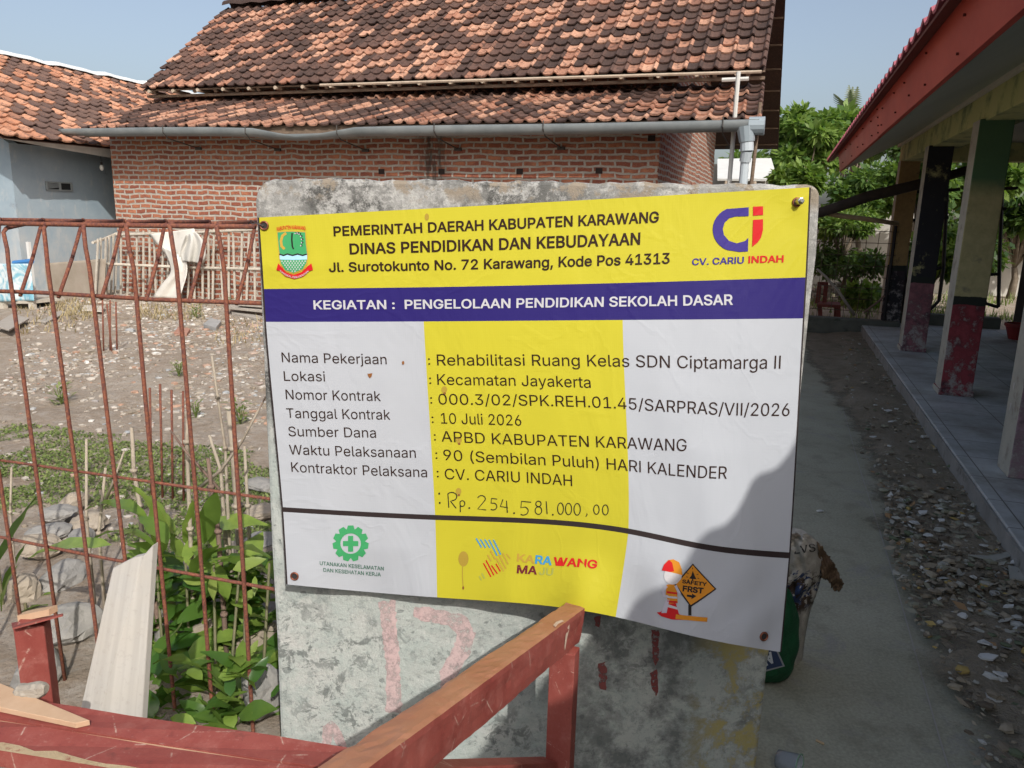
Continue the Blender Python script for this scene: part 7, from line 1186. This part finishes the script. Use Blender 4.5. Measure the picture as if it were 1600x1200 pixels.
# ------------------------------------------------------------------ trees
M_BARK = mottled('bark', (.12, .095, .07), (.21, .175, .135), 8, .9, .6)
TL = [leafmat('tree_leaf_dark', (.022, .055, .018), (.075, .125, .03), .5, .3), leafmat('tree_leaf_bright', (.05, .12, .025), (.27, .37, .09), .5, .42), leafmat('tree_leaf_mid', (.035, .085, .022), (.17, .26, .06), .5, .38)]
def tree(name, lab, base, crown, r, rz, nl, ls, m, seed, group=None, cat='tree', trunkr=.09, clumps=16, shape=.42):
    r_ = random.Random(seed); o = thing(name, lab, cat, base, group); base = np.asarray(base); crown = np.asarray(crown); mb = MB(); lv = MB()
    th0 = base*.35+crown*.65+V3(r_.uniform(-.1, .1), 0, -rz*.35); mb.tube([base-ZZ*.1, base*.6+crown*.4+V3(.08, .05, -rz*.2), th0], [trunkr, trunkr*.75, trunkr*.6], 8)
    for c in range(clumps):
        th = r_.uniform(0, 6.28); ph = math.acos(r_.uniform(-.75, 1)); q = r_.random()**.4*.85; cc = crown+V3(r*q*sin(ph)*cos(th), r*q*sin(ph)*sin(th), rz*q*cos(ph)); mb.tube([th0, (th0+cc)/2+V3(r_.uniform(-.1, .1)*r, 0, .12*rz), cc], [trunkr*.42, trunkr*.28, trunkr*.1], 5)
        cr = r*r_.uniform(.25, shape)
        for k in range(nl//clumps):
            d = nrm(V3(r_.gauss(0, 1), r_.gauss(0, 1), r_.gauss(0, .8))); b = cc+d*cr*r_.random()**.45*V3(1, 1, .75); ln = ls*r_.uniform(.6, 1.25); dv = nrm(d*.7+V3(r_.uniform(-.6, .6), r_.uniform(-.6, .6), r_.uniform(-1.0, .25)))*ln; sd = nrm(np.cross(dv, V3(r_.uniform(-1, 1), r_.uniform(-1, 1), 1)))*ln*.24; tt = r_.random()
            n = lv.add([b, b+dv*.45+sd, b+dv, b+dv*.45-sd]); lv.face((n, n+1, n+2, n+3), 0, tt)
    mb.build('trunk', M_BARK, o, smooth=True); lv.build('crown', m, o); return o
def treepx(name, lab, x, y, rpx, rzpx, a, nl, ls, m, seed, **kw):
    c = atA(x, y, a); dist = np.linalg.norm(c-CC); r = rpx/FPX*dist; rz = rzpx/FPX*dist; return tree(name, lab, L(pz(c), a, 0), c, r, rz, nl, ls, m, seed, **kw)
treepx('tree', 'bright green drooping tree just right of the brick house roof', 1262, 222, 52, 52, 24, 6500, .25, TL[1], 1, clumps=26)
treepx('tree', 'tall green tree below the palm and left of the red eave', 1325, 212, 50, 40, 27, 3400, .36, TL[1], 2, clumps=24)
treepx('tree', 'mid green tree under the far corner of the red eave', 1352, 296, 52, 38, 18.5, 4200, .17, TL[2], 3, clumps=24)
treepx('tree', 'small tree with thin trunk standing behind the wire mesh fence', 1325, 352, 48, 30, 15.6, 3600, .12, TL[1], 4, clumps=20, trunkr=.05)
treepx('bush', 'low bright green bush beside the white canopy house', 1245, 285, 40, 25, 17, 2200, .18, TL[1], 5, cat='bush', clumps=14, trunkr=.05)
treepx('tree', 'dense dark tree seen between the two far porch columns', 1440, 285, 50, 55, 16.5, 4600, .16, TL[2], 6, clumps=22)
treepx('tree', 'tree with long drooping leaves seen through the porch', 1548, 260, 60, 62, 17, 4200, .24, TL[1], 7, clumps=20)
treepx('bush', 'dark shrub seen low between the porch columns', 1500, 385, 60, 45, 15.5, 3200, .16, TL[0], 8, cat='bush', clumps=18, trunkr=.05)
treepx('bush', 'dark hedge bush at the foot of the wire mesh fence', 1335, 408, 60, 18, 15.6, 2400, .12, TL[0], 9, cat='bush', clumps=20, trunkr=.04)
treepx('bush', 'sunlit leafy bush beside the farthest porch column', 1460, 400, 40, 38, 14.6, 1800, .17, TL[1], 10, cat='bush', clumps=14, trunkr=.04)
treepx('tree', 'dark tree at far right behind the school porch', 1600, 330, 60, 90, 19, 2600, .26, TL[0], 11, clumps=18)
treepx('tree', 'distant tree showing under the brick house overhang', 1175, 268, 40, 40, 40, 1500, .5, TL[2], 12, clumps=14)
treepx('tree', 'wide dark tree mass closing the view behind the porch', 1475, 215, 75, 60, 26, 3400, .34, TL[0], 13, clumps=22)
treepx('bush', 'grassy green weed clump in front of the rubble heap', 1355, 462, 30, 13, 13.6, 900, .16, TL[1], 14, cat='bush', clumps=10, trunkr=.02)
# grass behind the path end
mb = MB(); r_ = random.Random(71)
for k in range(5000):
    p = r_.uniform(-2, 6.5); a = 12.6+r_.random()**1.5*7; q = L(p, a, gz(p, a))
    if fbm(np.array(p), np.array(a), 1.6, 9) < .0: continue
    th = r_.uniform(0, 6.28); h = r_.uniform(.06, .25); dv = V3(cos(th)*h*.5, sin(th)*h*.5, h); sd = V3(-sin(th), cos(th), 0)*.012; mb.poly([q-sd, q+sd, q+dv], 0, r_.random())
mb.build('grass', M_GRASS, kind='stuff')
# palm
pc = atA(1330, 182, 46); o = thing('coconut_palm', 'distant coconut palm rising above the trees against the sky', 'palm', L(pz(pc), 42, 0)); mb = MB(); mb.tube([L(pz(pc), 42, 0), L(pz(pc)+.3, 42, pc[2]*.6), pc], [.22, .16, .13], 8); mb.build('trunk', M_BARK, o)
lv = MB(); r_ = random.Random(81)
for k in range(17):
    th = k*2*pi/17+r_.uniform(-.2, .2); el = r_.uniform(.0, 1.35); ln = r_.uniform(1.6, 2.1); prev = None
    d0 = V3(cos(th)*cos(el), sin(th)*cos(el), sin(el))
    for i in range(15):
        f = i/14; c = pc+d0*ln*f-ZZ*(.9*f*f*cos(el)*ln*.6); 
        if prev is not None:
            dd = nrm(c-prev); sd = nrm(np.cross(dd, ZZ+V3(.01, 0, 0)))
            for s_ in (-1, 1):
                l2 = .5*sin(pi*min(1, .15+f*.85))+.1; tip = c+sd*s_*l2*.7-ZZ*l2*.55+dd*l2*.4; lv.poly([c-dd*.06, c+dd*.06, tip], 0, r_.random())
        prev = c
lv.build('crown', leafmat('palm_leaf', (.10, .125, .085), (.18, .20, .13), .5, .25), o)  # leaf greens paled and greyed to put distance haze into the colour
# far buildings
hut = thing('red_roof_house', 'distant grey house with a red roof left of the school eave', 'house', L(pz(atA(1250, 265, 30)), 30, 0)); q0, q1, q2, q3 = atA(1205, 258, 29), atA(1292, 260, 29), atA(1275, 236, 33), atA(1222, 236, 33)
mb = MB(); mb.poly([q0, q1, q2, q3]); mb.poly([q0+E1*8, q1+E1*8, q2, q3][::-1]); mb.build('roof', mottled('red_tile_far', (.36, .10, .085), (.44, .15, .12), 1.2, .8, .4), hut, solid=.12)
mb = MB(); p0, p1 = pz(atA(1222, 260, 29.5)), pz(atA(1284, 260, 29.5)); mb.pbox(p0, p1, 29.5, 36, 0, q0[2]+.05); 
for p, s_ in ((p0, -1), (p1, 1)): mb.poly([L(p, 29.5, q0[2]+.05), L(p, 36, q0[2]+.05), L(p, 33, q2[2]-.1)])
mb.build('wall', mottled('grey_render', (.30, .30, .28), (.38, .38, .36), 2, .9, .2), hut)
wh = thing('canopy_house', 'small house with a white sheet canopy behind the grey downpipe', 'house', L(pz(atA(1160, 275, 21)), 21, 0)); q = [atA(1121, 279, 20.2), atA(1215, 280, 20.2), atA(1205, 247, 22.5), atA(1121, 248, 22.5)]
mb = MB(); mb.poly(q); mb.poly([q[1], q[1]+ZZ*-.0+E1*2.4-ZZ*.5, q[2]]); mb.build('canopy', mottled('white_sheeting', (.58, .58, .55), (.66, .66, .63), 3, .5, .1), wh, solid=.05)
mb = MB(); mb.pbox(pz(q[0])-6, pz(q[1])-.35, 22.6, 26, -.1, q[0][2]+.5); mb.build('wall', mottled('cream_render', (.36, .34, .29), (.44, .42, .36), 2, .9, .2), wh)
for x in (1135, 1180, 1210): mb = MB(); c = atA(x, 279, 20.25); mb.tube([c*V3(1, 1, 0), c], .04, 6); mb.build('post', M_WOOD_P, wh)
q0, q1 = atA(1215, 398, 19.5), atA(1500, 405, 19.5); mb = MB(); mb.pbox(pz(q0), pz(q1)+8, 19.5, 19.7, -.1, 1.9); tag(mb.build('boundary_wall', mottled('pale_wall', (.40, .385, .35), (.50, .48, .44), 1.4, .9, .2)), 'pale rendered boundary wall behind the trees at the right', 'wall')
# red pot on the porch
q = atZ(1588, 530, .15); pot = thing('red_pot', 'dark red flower pot on the porch floor by the dark wall', 'pot', q); mb = MB(); G = [[q+V3(r*cos(th), r*sin(th), z) for th in np.linspace(0, 2*pi, 20, endpoint=False)] for r, z in ((.09, 0), (.14, .16), (.155, .165), (.155, .20), (.135, .20), (.12, .15))]; mb.grid(G, closed=True); mb.build('pot_body', plain('pot_red', (.22, .03, .03), .5), pot, smooth=False); mb = MB(); mb.poly([q+V3(.125*cos(th), .125*sin(th), .155) for th in np.linspace(0, 2*pi, 20, endpoint=False)]); mb.build('soil', plain('pot_soil', (.05, .035, .025), .95), pot)
